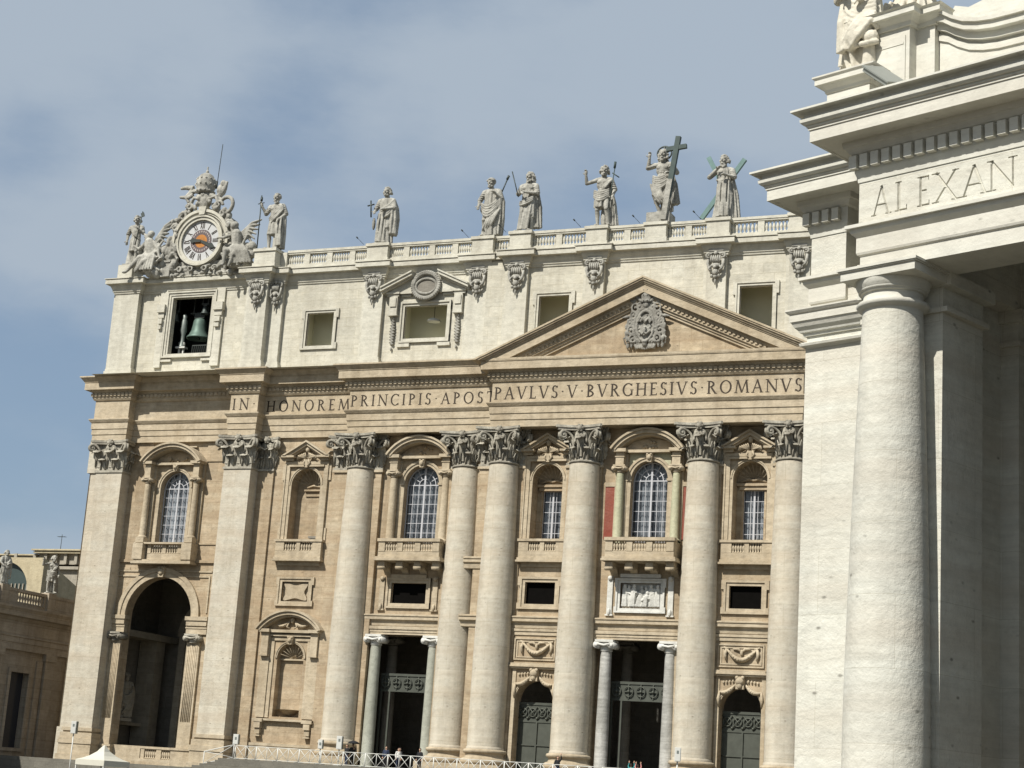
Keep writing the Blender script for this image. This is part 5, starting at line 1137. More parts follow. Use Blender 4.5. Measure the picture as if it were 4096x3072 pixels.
def fall(b, x0, z0, x1, z1, n, y, r=.03, seed=5, dx=.05):
    rnd = random.Random(seed)
    for k in range(n):
        xa = x0+dx*k+rnd.uniform(-.01, .01); xb = x1+dx*1.15*k+rnd.uniform(-.02, .02); b.tube([(xa, y, z0), (xa*.6+xb*.4+rnd.uniform(-.02, .02), y-.03, z0*.6+z1*.4), (xb, y+rnd.uniform(-.02, .02), z1)], [r*.6, r, r*1.1], 6)
def cloak(b, z0, z1, side=1, w=.24, y=.1, seed=4):
    robe(b, [(z1, side*.14, y+.02, w, .1, 1.6), ((z0+z1)/2, side*.1, y+.02, w*.95, .1, 1.3), (z0, side*.03, y-.02, w*.75, .09, .3)], 10, .13, seed, 48, .3)
def statue(name, label, foot, H, rz, fn, mat=STAT, plinth=(1.5, 1.2, .18), voxel=.0115, group='stone statues along the roof balustrade', cat='statue', extra=None):
    t = thing(name, label, cat, foot, rz, group)
    b = MB(); fn(b); k = H/1.8; me = remesh(b, 'figure', mat, voxel, 1)
    ph = plinth[2] if plinth else 0
    me.transform(Matrix.Translation((0, 0, ph-.03)) @ Matrix.Diagonal((k*1.07, k*1.04, k*.985, 1))); link('figure', me, t)
    if plinth:
        m = MB(); m.box(-plinth[0]/2, plinth[0]/2, -plinth[1]/2, plinth[1]/2, 0, ph); m.build('plinth', mat, t)
    if extra:
        for nm, mb, mt in extra(k, ph): mb.build(nm, mt, t)
    return t
def rod(k, ph, a, c, r, mb=None):
    m = mb or MB(); m.tube([Vector(a)*k+Vector((0, 0, ph)), Vector(c)*k+Vector((0, 0, ph))], r, 8); return m
def beam(k, ph, a, c, w, d, mb=None):
    a = Vector(a)*k+Vector((0, 0, ph)); c = Vector(c)*k+Vector((0, 0, ph)); m = mb or MB(); dd = (c-a).normalized(); s_ = dd.cross(Vector((0, 1, 0))).normalized()*w/2; f = Vector((0, 1, 0))*d/2
    vs = [a+s_+f, a-s_+f, a-s_-f, a+s_-f, c+s_+f, c-s_+f, c-s_-f, c+s_-f]; m.add(vs, [(0, 1, 2, 3), (4, 7, 6, 5), (0, 4, 5, 1), (1, 5, 6, 2), (2, 6, 7, 3), (3, 7, 4, 0)]); return m
# --- bearded man with a tall bronze staff (left end)
def f_staff(b):
    torso(b, True); head(b, (0, -.02, 1.64), .15, 0, .9, 'short', 2); leg(b, (-.09, 0, .92), (-.13, -.07, .5), (-.14, 0, .08)); leg(b, (.09, 0, .92), (.1, 0, .5), (.11, .04, .08), True, (.4, -1))
    arm(b, (-.2, 0, 1.4), (-.3, -.06, 1.17), (-.36, -.2, 1.36), True, hd=(-.1, -.3, 1)); arm(b, (.2, .02, 1.4), (.31, .05, 1.14), (.22, -.12, .95))
    robe(b, [(.48, 0, 0, .2, .15, 1.1), (.75, 0, 0, .2, .145, 1), (1.02, 0, 0, .17, .125, .5), (1.42, 0, 0, .16, .11, .2)], 9, .1, 3)
    robe(b, [(.04, .15, .06, .17, .13, 1.6), (.5, .17, .06, .16, .13, 1.4), (.95, .2, .05, .12, .12, 1.1), (1.42, .16, .05, .1, .1, .4)], 8, .12, 8)
    swags(b, (.26, -.06, 1.36), (-.16, -.06, .92), .08, 4, .035, (.05, 0, -.16)); fall(b, .12, 1.0, .14, .1, 4, -.1, .03)
statue('statue', 'bearded stone statue gripping a tall thin blue staff, beside the clock', (-36.75, .75, 44.62), 5.5, -.1, f_staff, extra=lambda k, ph: [('staff', rod(k, ph, (-.4, -.24, .02), (-.42, -.24, 1.68), .055, rod(k, ph, (-.52, -.24, 1.42), (-.3, -.24, 1.44), .045, rod(k, ph, (-.41, -.24, 1.5), (-.41, -.24, 1.62), .11))), DARKB)])
# --- robed, small cross
def f_cross(b):
    torso(b); head(b, (0, -.02, 1.64), -.15, 0, .3, 'curly', 4); leg(b, (.08, -.02, .9), (.12, -.1, .5), (.1, 0, .08))
    robe(b, [(.03, 0, 0, .235, .17, 1.5), (.5, .01, 0, .2, .16, 1.25), (.95, 0, 0, .185, .135, .9), (1.3, 0, 0, .19, .125, .5), (1.45, 0, 0, .12, .1, .2)], 11, .11, 11)
    robe(b, [(.3, .2, .04, .17, .16, 1.3), (.8, .22, .03, .17, .17, 1.1), (1.15, .2, .02, .15, .15, .9), (1.44, .12, .02, .12, .1, .3)], 8, .11, 15)
    arm(b, (-.2, 0, 1.38), (-.29, -.04, 1.12), (-.25, -.2, 1.0)); arm(b, (.2, 0, 1.38), (.28, -.08, 1.12), (.06, -.24, 1.05))
    swags(b, (.27, -.05, 1.3), (-.1, -.12, .98), .12, 5, .036, (.05, 0, -.22)); fall(b, -.16, .95, -.2, .05, 4, -.15, .028); b.ell((-.28, -.14, .62), (.05, .06, .2), 8, 6)
statue('statue', 'robed stone statue holding up a small dark cross at its side', (-25.75, 1.3, 44.66), 5.4, .05, f_cross, extra=lambda k, ph: [('cross', rod(k, ph, (-.36, -.25, .78), (-.41, -.25, 1.3), .07, rod(k, ph, (-.5, -.25, 1.14), (-.29, -.25, 1.18), .07)), DARKB)])
# --- hooded with a spear behind the shoulder
def f_spear(b):
    torso(b); head(b, (-.02, -.02, 1.64), -.1, 0, .5, 'helmet', 6); leg(b, (-.08, -.02, .9), (-.13, -.1, .5), (-.14, 0, .08))
    robe(b, [(.03, .03, 0, .22, .17, 1.5), (.5, .02, 0, .2, .16, 1.3), (.95, 0, 0, .19, .14, .9), (1.3, 0, 0, .19, .13, .6), (1.45, 0, 0, .13, .1, .2)], 10, .12, 21)
    robe(b, [(.06, .19, .05, .15, .15, 1.5), (.6, .22, .04, .16, .16, 1.3), (1.1, .24, .03, .13, .15, 1.0), (1.46, .15, .03, .11, .1, .3)], 8, .12, 25)
    arm(b, (-.2, 0, 1.38), (-.32, -.02, 1.12), (-.28, -.18, .92)); arm(b, (.2, 0, 1.38), (.3, -.02, 1.15), (.2, -.18, 1.25))
    swags(b, (.26, -.1, 1.05), (-.24, -.1, .92), .2, 5, .04, (0, 0, -.22)); swags(b, (.2, -.1, .8), (-.05, -.12, .2), .05, 4, .035, (.2, 0, .05))
statue('statue', 'heavily draped stone statue with a spear slanting behind its shoulder', (-15.55, 1.3, 44.66), 5.5, .02, f_spear, extra=lambda k, ph: [('spear', rod(k, ph, (.2, .1, 1.2), (.42, .1, 1.78), .06, rod(k, ph, (.4, .1, 1.74), (.45, .1, 1.86), .11)), DARKB)])
# --- long-haired, lance on the viewer's left, bare knee
def f_lance(b):
    torso(b, True); head(b, (.02, -.02, 1.64), -.25, 0, 1.1, 'long', 8); leg(b, (.09, 0, .92), (.13, -.06, .5), (.12, .02, .08)); leg(b, (-.09, 0, .92), (-.12, -.08, .5), (-.2, .04, .08), True, (-.5, -1))
    robe(b, [(.42, 0, 0, .19, .15, 1.4), (.75, 0, 0, .2, .145, 1.2), (1.0, 0, 0, .165, .125, .7), (1.42, 0, 0, .165, .115, .3)], 10, .12, 31); cloak(b, 1.45, .15, 1, .22, .12, 33)
    arm(b, (-.2, 0, 1.38), (-.26, -.08, 1.14), (-.12, -.24, 1.1)); arm(b, (.2, 0, 1.38), (.27, -.04, 1.14), (0, -.24, 1.12)); fall(b, -.12, .9, -.22, .06, 6, -.1, .034); swags(b, (.18, -.1, .98), (-.2, -.1, .84), .06, 3, .035, (0, 0, -.1))
statue('statue', 'long-haired bearded stone statue holding a thin lance before it', (-11.75, .6, 44.66), 5.5, -.02, f_lance, extra=lambda k, ph: [('lance', rod(k, ph, (-.18, -.3, .95), (-.42, -.3, 1.72), .05), DARKB)])
# --- bare-chested young man with raised hand and banner staff
def f_youth(b):
    torso(b, True); head(b, (.03, -.03, 1.64), .25, .05, .5, 'curly', 12); leg(b, (-.09, 0, .92), (-.11, -.04, .5), (-.1, .03, .08)); leg(b, (.09, 0, .92), (.16, -.12, .5), (.2, .0, .08), True, (.3, -1))
    robe(b, [(.56, 0, 0, .2, .15, 1.6), (.75, 0, 0, .2, .15, 1.5), (.98, 0, 0, .175, .13, 1)], 9, .13, 41); cloak(b, 1.42, .05, 1.9, .15, .1, 43)
    arm(b, (-.2, 0, 1.39), (-.43, -.04, 1.3), (-.44, -.12, 1.52), False, hd=(0, -.1, 1)); arm(b, (.2, .02, 1.39), (.31, .06, 1.12), (.3, -.08, .9)); swags(b, (.2, -.08, 1.0), (-.22, -.06, .98), .1, 5, .035, (0, 0, -.2)); swags(b, (.22, 0, 1.42), (.0, -.1, 1.02), .03, 3, .03, (.06, 0, 0))
    b.ell((.05, .1, .35), (.1, .1, .35), 10, 8)
statue('statue', 'bare-chested stone statue with one hand raised and a thin banner staff', (-5.0, .6, 44.66), 5.5, .05, f_youth, extra=lambda k, ph: [('banner_staff', rod(k, ph, (.24, -.16, .5), (.37, -.16, 1.72), .045, rod(k, ph, (.3, -.16, 1.5), (.5, -.16, 1.36), .05, rod(k, ph, (.355, -.16, 1.64), (.37, -.16, 1.82), .11))), GREENB)])
# --- central figure with great cross
def f_main(b):
    torso(b, True, .0); head(b, (0, -.04, 1.66), 0, 0, .9, 'long', 14); leg(b, (-.09, 0, .92), (-.16, -.12, .54), (-.04, .02, .08)); leg(b, (.08, 0, .92), (.08, -.02, .5), (.08, .02, .08))
    robe(b, [(.35, .0, .0, .19, .16, 1.5), (.65, 0, 0, .2, .16, 1.5), (.95, 0, 0, .19, .14, 1.2), (1.05, 0, 0, .16, .12, .6)], 9, .13, 51); cloak(b, 1.45, .3, 1.9, .16, .08, 53); robe(b, [(.12, .1, .1, .16, .1, 1.3), (.9, .12, .1, .14, .1, 1), (1.4, .06, .08, .14, .08, .4)], 8, .12, 57)
    arm(b, (-.21, 0, 1.4), (-.36, -.06, 1.32), (-.31, -.16, 1.56), True, hd=(.05, -.1, 1)); arm(b, (.21, 0, 1.4), (.36, -.02, 1.15), (.22, -.2, 1.1)); swags(b, (.2, -.08, 1.05), (-.24, -.04, .98), .12, 6, .036, (0, 0, -.24)); swags(b, (-.2, -.06, .9), (.1, -.12, .3), .06, 4, .034, (.18, 0, .05))
def x_main(k, ph):
    c = beam(k, ph, (.2, -.26, .02), (.47, -.26, 2.02), .42, .34); beam(k, ph, (.16, -.26, 1.69), (.7, -.26, 1.74), .36, .3, c)
    low = beam(k, ph, (.165, -.27, -.24), (.3, -.27, .85), .46, .4)
    h = MB(); C_ = Vector((0, .06, 1.72))*k+Vector((0, 0, ph)); h.tube([C_+Vector((.62*cos(2*pi*i/28), 0, .6*sin(2*pi*i/28))) for i in range(29)], .07, 6, False)
    for i in range(3): a = pi*.15+pi*.35*i; h.tube([C_+Vector((.3*cos(a), 0, .3*sin(a))), C_+Vector((.6*cos(a), 0, .58*sin(a)))], .1, 6)
    return [('cross', c, GREENB), ('cross_foot', low, STAT), ('halo', h, DARKB)]
statue('statue', 'tall central stone statue with halo, raised hand and great dark cross', (.25, .6, 44.66), 5.75, 0, f_main, plinth=(2.0, 1.6, .9), extra=x_main)
# --- bearded man before a diagonal cross
def f_saltire(b):
    torso(b); head(b, (0, -.04, 1.64), -.3, .05, 1.2, 'curly', 16); leg(b, (-.08, -.02, .9), (-.1, -.1, .5), (-.1, 0, .08))
    robe(b, [(.03, 0, 0, .22, .17, 1.6), (.5, 0, 0, .185, .155, 1.4), (1.0, 0, 0, .165, .13, 1), (1.35, 0, 0, .18, .125, .5), (1.46, 0, 0, .12, .1, .2)], 10, .12, 61); cloak(b, 1.42, .03, 1.5, .2, .08, 63)
    arm(b, (-.2, 0, 1.38), (-.36, -.04, 1.2), (-.14, -.2, 1.36)); arm(b, (.2, 0, 1.38), (.27, -.05, 1.16), (.1, -.22, 1.18)); b.tube([(-.17, -.1, 1.08), (0, -.15, 1.06), (.17, -.1, 1.08)], .03, 6); fall(b, -.1, 1.05, -.12, .05, 6, -.15, .028)
def x_sal(k, ph):
    c = beam(k, ph, (-.62, .2, .1), (.5, .2, 1.72), .36, .3); beam(k, ph, (-.5, .22, 1.84), (.2, .22, .5), .38, .28, c); return [('diagonal_cross', c, GREENL)]
statue('statue', 'long-robed bearded stone statue standing before a diagonal green cross', (5.55, .6, 44.66), 5.55, .05, f_saltire, extra=x_sal)
# --- slim figure at the far left with a halberd
def f_slim(b):
    torso(b); head(b, (0, -.02, 1.64), .1, 0, 0, 'curly', 18); leg(b, (-.08, 0, .92), (-.1, -.03, .5), (-.1, .03, .08)); leg(b, (.09, 0, .92), (.1, -.05, .5), (.08, .02, .08))
    robe(b, [(.5, 0, 0, .19, .14, 1.2), (.75, 0, 0, .18, .13, 1.1), (1.02, 0, 0, .14, .11, .6), (1.42, 0, 0, .16, .11, .3)], 9, .11, 71); robe(b, [(.04, -.08, .08, .2, .1, 1.4), (.9, -.04, .09, .16, .08, 1), (1.4, -.02, .06, .14, .07, .3)], 9, .11, 73)
    arm(b, (-.19, 0, 1.38), (-.29, .02, 1.14), (-.27, -.04, .9)); arm(b, (.19, 0, 1.38), (.27, -.04, 1.16), (.2, -.16, 1.24)); swags(b, (-.16, -.06, 1.36), (.18, -.06, .98), .04, 3, .03, (.0, 0, -.1))
statue('statue', 'slim stone statue with an axe-headed staff beside a reclining winged figure', (-52.35, 1.4, 44.25), 5.0, .1, f_slim, extra=lambda k, ph: [('axe_staff', rod(k, ph, (.12, -.2, .6), (.27, -.2, 1.86), .05, beam(k, ph, (.23, -.2, 1.72), (.34, -.2, 1.76), .4, .08)), DARKB)])
# ================================================================== clock monument
CK = thing('clock_monument', 'carved stone clock with roman numerals crowned by tiara, above the belfry window', 'clock', (-44.7, 1.6, 42.9))
CKo = Vector((44.7, -1.6, -42.9))
def CP(mb, name, mat, par=None, label=None): 
    mb.v = [tuple(Vector(v)+CKo) for v in mb.v]; return mb.build(name, mat, par or CK, label)
cx, cz, cy = -44.68, 46.22, .8
b = MB(); b.box(-48.6, -40.9, 1.5, 3.2, 42.9, 44.4); b.box(-48.7, -47.65, .7, 2.6, 42.9, 44.25); b.box(-48.8, -47.6, .6, 2.6, 44.25, 44.42); b.box(-47.6, -41.2, 1.1, 1.6, 44.0, 44.3)
b.prism([(cx+2.6*cos(2*pi*k/40), cz+2.6*sin(2*pi*k/40)) for k in range(40)], 1.0, 2.8); b.prism([(-49.0, 44.3), (-40.6, 44.3), (-42.2, 48.6), (-43.4, 49.4), (-46.2, 49.4), (-47.3, 48.4)], 1.5, 2.9)
CP(b, 'backing', STAT)
b = MB(); b.arcband(cx, cz, 2.3, 2.46, 0, 2*pi, .62, 1.4, 48); b.arcband(cx, cz, 2.02, 2.3, 0, 2*pi, .74, 1.4, 48); b.arcband(cx, cz, 2.78, 3.05, -.15, pi+.15, .66, 1.6, 40); b.arcband(cx, cz, 2.6, 2.78, -.15, pi+.15, .8, 1.6, 40); b.prism([(cx-.28, 48.7), (cx+.28, 48.7), (cx+.42, 49.5), (cx-.42, 49.5)], .55, 1.6); CP(b, 'bezel', ATTRIM)
dial = CP(MB().prism([(cx+2.02*cos(2*pi*k/48), cz+2.02*sin(2*pi*k/48)) for k in range(48)], .98, 1.2), 'dial', plain('clock face grey white', (.44, .44, .43), .6, 0, .12))
b = MB(); b.arcband(cx, cz, .64, 1.13, 0, 2*pi, .95, 1.0, 40); CP(b, 'inner_ring', plain('dark mosaic', (.11, .085, .085), .5, 0, .5, 6), dial)
b = MB()
for k in range(24): a = 2*pi*k/24; b.box(cx+.93*cos(a)-.05, cx+.93*cos(a)+.05, .93, .97, cz+.93*sin(a)-.09, cz+.93*sin(a)+.09)
CP(b, 'ring_marks', plain('pale mosaic', (.38, .33, .30), .5), dial)
b = MB(); b.prism([(cx+.64*cos(2*pi*k/32), cz+.64*sin(2*pi*k/32)) for k in range(32)], .95, 1.0); CP(b, 'sun_disc', plain('gold mosaic', (.36, .15, .035), .5, .1, .45, 4), dial)
b = MB()
NUM = ['XII', 'I', 'II', 'III', 'IIII', 'V', 'VI', 'VII', 'VIII', 'IX', 'X', 'XI']
for h_ in range(12):
    a = pi/2-2*pi*h_/12; d = Vector((cos(a), sin(a))); t_ = Vector((sin(a), -cos(a))); s = NUM[h_]; wd = {'I': .13, 'V': .26, 'X': .26}; tot = sum(wd[c] for c in s); x = -tot/2
    def ln2(u0, v0, u1, v1, w_):
        p0 = Vector((cx, cz))+d*v0+t_*u0; p1 = Vector((cx, cz))+d*v1+t_*u1; q = (p1-p0).normalized(); n_ = Vector((-q.y, q.x))*w_/2; b.prism([tuple(p0+n_), tuple(p0-n_), tuple(p1-n_), tuple(p1+n_)], .955-.001*(h_ % 3), .99)
    for c in s:
        m_ = x+wd[c]/2
        if c == 'I': ln2(m_, 1.24, m_, 1.86, .062)
        if c == 'V': ln2(m_-.1, 1.86, m_, 1.24, .07); ln2(m_+.1, 1.86, m_, 1.24, .035)
        if c == 'X': ln2(m_-.1, 1.86, m_+.1, 1.24, .07); ln2(m_+.1, 1.86, m_-.1, 1.24, .035)
        x += wd[c]
CP(b, 'numerals', LETTER, dial)
b = MB(); y = .87
for a, L, w0 in ((R(-24), 1.75, .17), (R(176), 1.2, .17)):
    d = Vector((cos(a), sin(a))); n_ = Vector((-d.y, d.x)); c_ = Vector((cx, cz)); b.prism([tuple(c_+n_*w0*.7), tuple(c_-n_*w0*.7), tuple(c_+d*L*.6-n_*w0), tuple(c_+d*L*.72-n_*w0*1.6), tuple(c_+d*L), tuple(c_+d*L*.72+n_*w0*1.6), tuple(c_+d*L*.6+n_*w0)], y, y+.05); y -= .06
CP(b, 'clock_hands', IRON, dial)
# carved masses
rn = random.Random(21); b = MB()
def scroll(x, z, r, y, s_=1, th=.16): b.tube([(x+s_*r*(1-.06*k)*cos(.55*k), y-.02*k, z+r*(1-.06*k)*sin(.55*k)) for k in range(15)], [th*(1-.03*k) for k in range(15)], 6)
for s_ in (-1, 1):
    for x, z, r in ((2.9, 47.6, .5), (2.2, 48.7, .5), (3.2, 46.4, .45), (3.0, 45.2, .5), (1.6, 49.6, .42), (3.9, 45.6, .4)): scroll(cx+s_*x, z, r, .9, s_)
    for k in range(26): a = rn.uniform(-.5, 1.3); q = rn.uniform(2.75, 3.6); b.ell((cx+s_*q*cos(a), rn.uniform(.8, 1.3), cz+q*sin(a)), (rn.uniform(.12, .3), .25, rn.uniform(.12, .35)), 7, 5)
    b.tube([(cx+s_*.9, .9, 49.4), (cx+s_*1.5, .8, 49.9), (cx+s_*1.2, .8, 50.5), (cx+s_*.5, .8, 50.3)], [.2, .22, .18, .15], 7)
for k in range(30): b.ell((rn.uniform(-47.3, -41.6), rn.uniform(.9, 1.2), rn.uniform(43.0, 43.9)), (rn.uniform(.12, .34), .22, rn.uniform(.1, .22)), 7, 5)
for x in (-46.6, -45.4, -43.9, -42.8): scroll(x, 43.45, .35, .85, rn.choice((-1, 1)), .12)
b.box(-47.2, -41.5, 1.1, 1.6, 42.9, 44.1); b.ell((cx-.2, 1.2, 50.3), (.7, .5, 1.0), 10, 8)
for k in range(14): b.ell((cx-.2+rn.uniform(-.9, .9), rn.uniform(.8, 1.2), 50.0+rn.uniform(-.4, .9)), rn.uniform(.15, .32), 7, 5)
for s_ in (-1, 1):
    for k in range(46):
        x = rn.uniform(2.3, 4.4 if s_ > 0 else 4.9); z = 42.9+rn.random()*max(.4, (4.9-x)*1.9); b.ell((cx+s_*x, rn.uniform(.9, 1.5), z), (rn.uniform(.14, .36), .3, rn.uniform(.14, .4)), 7, 5)
    for k in range(9): x0 = rn.uniform(2.4, 4.2); z0 = 43.0+rn.random()*(4.8-x0)*1.5; b.tube([(cx+s_*x0, .9, z0), (cx+s_*(x0+rn.uniform(-.5, .5)), .7, z0+.5), (cx+s_*(x0+rn.uniform(-.7, .4)), .9, z0+1.0)], [.2, .17, .1], 6)
    for k in range(16): a = rn.uniform(.5, 1.45); q = rn.uniform(3.0, 3.9); b.ell((cx+s_*q*cos(a), rn.uniform(.8, 1.4), cz+q*sin(a)), (rn.uniform(.16, .34), .3, rn.uniform(.16, .36)), 7, 5)
for k in range(34): x = rn.uniform(2.5, 4.6); b.ell((cx-x, rn.uniform(.8, 1.4), 43.2+rn.random()*max(.3, (5.2-x)*1.9)), (rn.uniform(.25, .5), .4, rn.uniform(.25, .55)), 8, 6)
# keys: bow ring on the right, bits on the left
b.tube([(-42.4+.92*cos(2*pi*k/26), .95-.25*cos(2*pi*k/26), 49.55+.82*sin(2*pi*k/26)) for k in range(27)], .19, 7, False)
b.tube([(-42.9, 1.1, 50.1), (-44.6, 1.2, 51.0), (-46.6, 1.2, 51.4)], .22, 7); b.tube([(-46.4, 1.2, 51.3), (-47.0, 1.1, 50.7), (-47.6, 1.0, 50.75)], [.3, .22, .15], 7); b.tube([(-46.3, 1.2, 51.6), (-47.1, 1.1, 51.7), (-47.6, 1.0, 51.6)], [.3, .22, .14], 7)
b.tube([(-46.6, 1.2, 50.2), (-46.9, 1.1, 50.6), (-46.2, 1.1, 50.9)], .22, 7); b.ell((-43.2, 1.2, 51.2), (.5, .4, .6), 9, 7); b.ell((-43.0, 1.1, 51.8), (.32, .3, .35), 8, 6); b.tube([(-43.4, 1.2, 50.6), (-42.8, 1.1, 51.3), (-42.6, 1.1, 52.0)], [.3, .25, .12], 7)
b.v = [tuple(Vector(v)+CKo) for v in b.v]; link('carved_scrollwork', remesh(b, 'carved_scrollwork', STAT, .055, 1), CK)
b = MB(); b.lathe([(.6, -.5), (.78, -.45), (.86, -.3), (.8, -.22), (.9, .1), (.96, .3), (.9, .42), (.93, .7), (.86, .85), (.8, 1.0), (.62, 1.3), (.3, 1.52), (.02, 1.58)], (-45.05, 1.3, 51.5), 22)
for zz, rr in ((-.3, .86), (.33, .94), (.86, .86)):
    for k in range(12): a = 2*pi*k/12; b.ell((-45.05+rr*cos(a), 1.3+rr*sin(a), 51.5+zz), .11, 6, 5)
b.ell((-45.05, 1.3, 53.2), .16, 8, 6); b.box(-45.1, -45.0, 1.25, 1.35, 53.3, 53.7); CP(b, 'tiara', STAT)
b = MB(); b.tube([(-43.9, 1.4, 51.8), (-43.75, 1.4, 55.9)], .035, 5); b.tube([(-43.95, 1.4, 51.5), (-43.92, 1.4, 52.2)], .1, 6); CP(b, 'lightning_rod', IRON)
# reclining winged figures
def wing(b, base, tip, n, w, y):
    base = Vector(base); tip = Vector(tip)
    for k in range(n):
        t = k/(n-1); e = tip+Vector((0, 0, -1))*w*t*1.0+(base-tip)*t*.35; b.tube([base+Vector((0, y*.3*t, -.3*w*t)), base.lerp(e, .55)+Vector((0, -.05, .12*w)), e], [.3, .3, .12], 7, True, .55)
def f_angL(b):
    b.cap((-49.6, .6, 44.9), (-49.95, .5, 46.0), .5, .55, 10); b.ell((-50.0, .4, 46.3), (.5, .4, .4), 10, 8); b.ell((-49.9, .3, 46.95), (.3, .32, .36), 10, 8); b.ell((-49.9, .42, 47.1), (.34, .34, .3), 10, 8)
    b.cap((-49.7, .4, 44.8), (-50.7, .1, 44.7), .36, .28); b.cap((-50.7, .1, 44.7), (-51.8, -.1, 43.4), .27, .16); b.ell((-52.0, -.2, 43.25), (.3, .2, .14), 8, 6); b.cap((-49.5, .3, 44.7), (-50.2, 0, 44.2), .35, .25); b.cap((-50.2, 0, 44.2), (-50.9, 0, 43.3), .24, .15)
    b.cap((-49.5, .4, 46.2), (-48.9, .3, 45.5), .2, .16); b.cap((-48.9, .3, 45.5), (-48.6, .2, 44.7), .15, .11); b.cap((-50.4, .4, 46.2), (-51.0, .3, 45.6), .2, .16); b.cap((-51.0, .3, 45.6), (-51.5, .2, 45.9), .15, .11)
    wing(b, (-49.5, .8, 46.6), (-48.0, 1.0, 48.6), 6, 1.6, .4); wing(b, (-50.2, .9, 46.5), (-51.2, 1.1, 47.4), 5, 1.0, .4)
    robe(b, [(43.3, -50.0, .8, 1.0, .6, 1.4), (44.2, -49.8, .7, .85, .6, 1.4), (45.0, -49.7, .6, .6, .5, 1)], 9, .12, 5)
    for k in range(7): b.tube([(-49.4+.1*k, .3, 45.3), (-49.0-.25*k, .0, 44.6), (-49.2-.3*k, 0, 43.4)], .12, 6)
def f_angR(b):
    b.cap((-40.4, .5, 45.2), (-40.5, .4, 46.3), .5, .5); b.ell((-40.5, .3, 46.5), (.48, .4, .4), 10, 8); b.ell((-40.75, .15, 47.2), (.3, .32, .36), 10, 8); b.ell((-40.7, .28, 47.35), (.35, .34, .3), 10, 8)
    b.cap((-40.9, .3, 46.4), (-41.6, .1, 46.1), .19, .15); b.cap((-41.6, .1, 46.1), (-42.3, .3, 46.2), .14, .1); b.ell((-42.45, .35, 46.22), (.18, .1, .12), 7, 5)
    b.cap((-40.6, .4, 45.0), (-41.3, 0, 44.8), .34, .27); b.cap((-41.3, 0, 44.8), (-41.3, -.1, 43.5), .25, .15); b.ell((-41.4, -.25, 43.3), (.16, .3, .13), 8, 6); b.cap((-40.2, .3, 44.9), (-40.3, -.1, 44.3), .34, .26); b.cap((-40.3, -.1, 44.3), (-40.7, -.1, 43.3), .22, .14)
    wing(b, (-40.2, .8, 46.6), (-38.3, .9, 47.9), 6, 1.9, .4); wing(b, (-41.0, .9, 46.5), (-41.8, 1.1, 48.4), 5, 1.4, .4)
    robe(b, [(43.3, -39.9, .7, 1.1, .6, 1.4), (44.2, -39.9, .6, 1.0, .6, 1.4), (45.2, -40.2, .5, .6, .5, 1)], 9, .13, 9)
    for k in range(7): b.tube([(-40.8+.2*k, .1, 45.3), (-40.6+.28*k, -.1, 44.6), (-40.4+.32*k, 0, 43.5)], .13, 6)
for fn, lb in ((f_angL, None), (f_angR, None)):
    b = MB(); fn(b); sgx = -49.6 if fn is f_angL else -40.1; [b.ell((sgx+rn.uniform(-1.5, 1.2), rn.uniform(.6, 1.4), 43.1+rn.random()*2.6), (rn.uniform(.25, .6), .45, rn.uniform(.25, .6)), 8, 6) for q_ in range(20)]; [b.tube([(sgx+rn.uniform(-1.3, 1.1), .5, 45.6+rn.uniform(-.8, .8)), (sgx+rn.uniform(-1.5, 1.3), .2, 44.6), (sgx+rn.uniform(-1.7, 1.5), .4, 43.4)], [.12, .16, .1], 6) for q_ in range(12)]; b.v = [tuple(Vector(v)+CKo) for v in b.v]; link('winged_figure', remesh(b, 'winged_figure', STAT, .06, 1), CK)
# ================================================================== travertine colonnade pavilion (right foreground)
CO = thing('colonnade_pavilion', 'white travertine colonnade end with round doric column and letters carved in its frieze', 'colonnade', (36.611, -91.098, -3.6), -R(22))
def Q(mb, name, mat, par=None):
    mb.v = [(x, y, z+3.6) for x, y, z in mb.v]; return mb.build(name, mat, par or CO)
def clathe(mb, prof, c, n=48): mb.lathe(prof, c, n)
b = MB(); r0, r1 = .945, .685
b.lathe([(r0+.06, -2.95), (r0+.06, -2.85), (r0, -2.75)]+[(r0-(r0-r1)*max(0, (t-.2)/.8)**1.35, -2.75+12.1*t) for t in [i/20 for i in range(21)]], (0.0, 0, 0), 64)
col = Q(b, 'column', WHITE)
b = MB(); b.lathe([(r1, 9.35), (r1+.02, 9.37), (r1+.11, 9.41), (r1+.15, 9.47), (r1+.11, 9.53), (r1+.11, 9.53), (r1+.02, 9.55), (r1, 9.56), (r1, 9.74), (r1, 9.74), (r1+.06, 9.75), (r1+.06, 9.79), (r1+.06, 9.79), (r1+.1, 9.8), (r1+.1, 9.84), (r1+.1, 9.84), (r1+.14, 9.9), (r1+.17, 9.98), (r1+.18, 10.04)], (0, 0, 0), 64)
b.box(-.86, 1.1, -.87, 1.0, 10.03, 10.22); b.box(-.9, 1.14, -.91, 1.04, 10.22, 10.25); b.box(-.93, 1.17, -.94, 1.07, 10.25, 10.31)
Q(b, 'capital', WTRIM, col)
b = MB(); b.lathe([(1.3, -3.3), (1.36, -3.15), (1.25, -3.0), (1.02, -2.95)], (0, 0, 0), 48); b.box(-1.4, 1.4, -1.4, 1.4, -3.6, -3.3); Q(b, 'base', WTRIM, col)
PR = [(-1.3, 10.3), (0, 10.3), (0, 10.66), (.05, 10.69), (.07, 10.74), (.07, 11.1), (.1, 11.13), (.17, 11.2), (.19, 11.3), (.27, 11.3), (.27, 11.38), (.04, 11.43)]
PF = [(-1.29, 11.41), (.035, 11.41), (.035, 12.48), (-1.29, 12.48)]
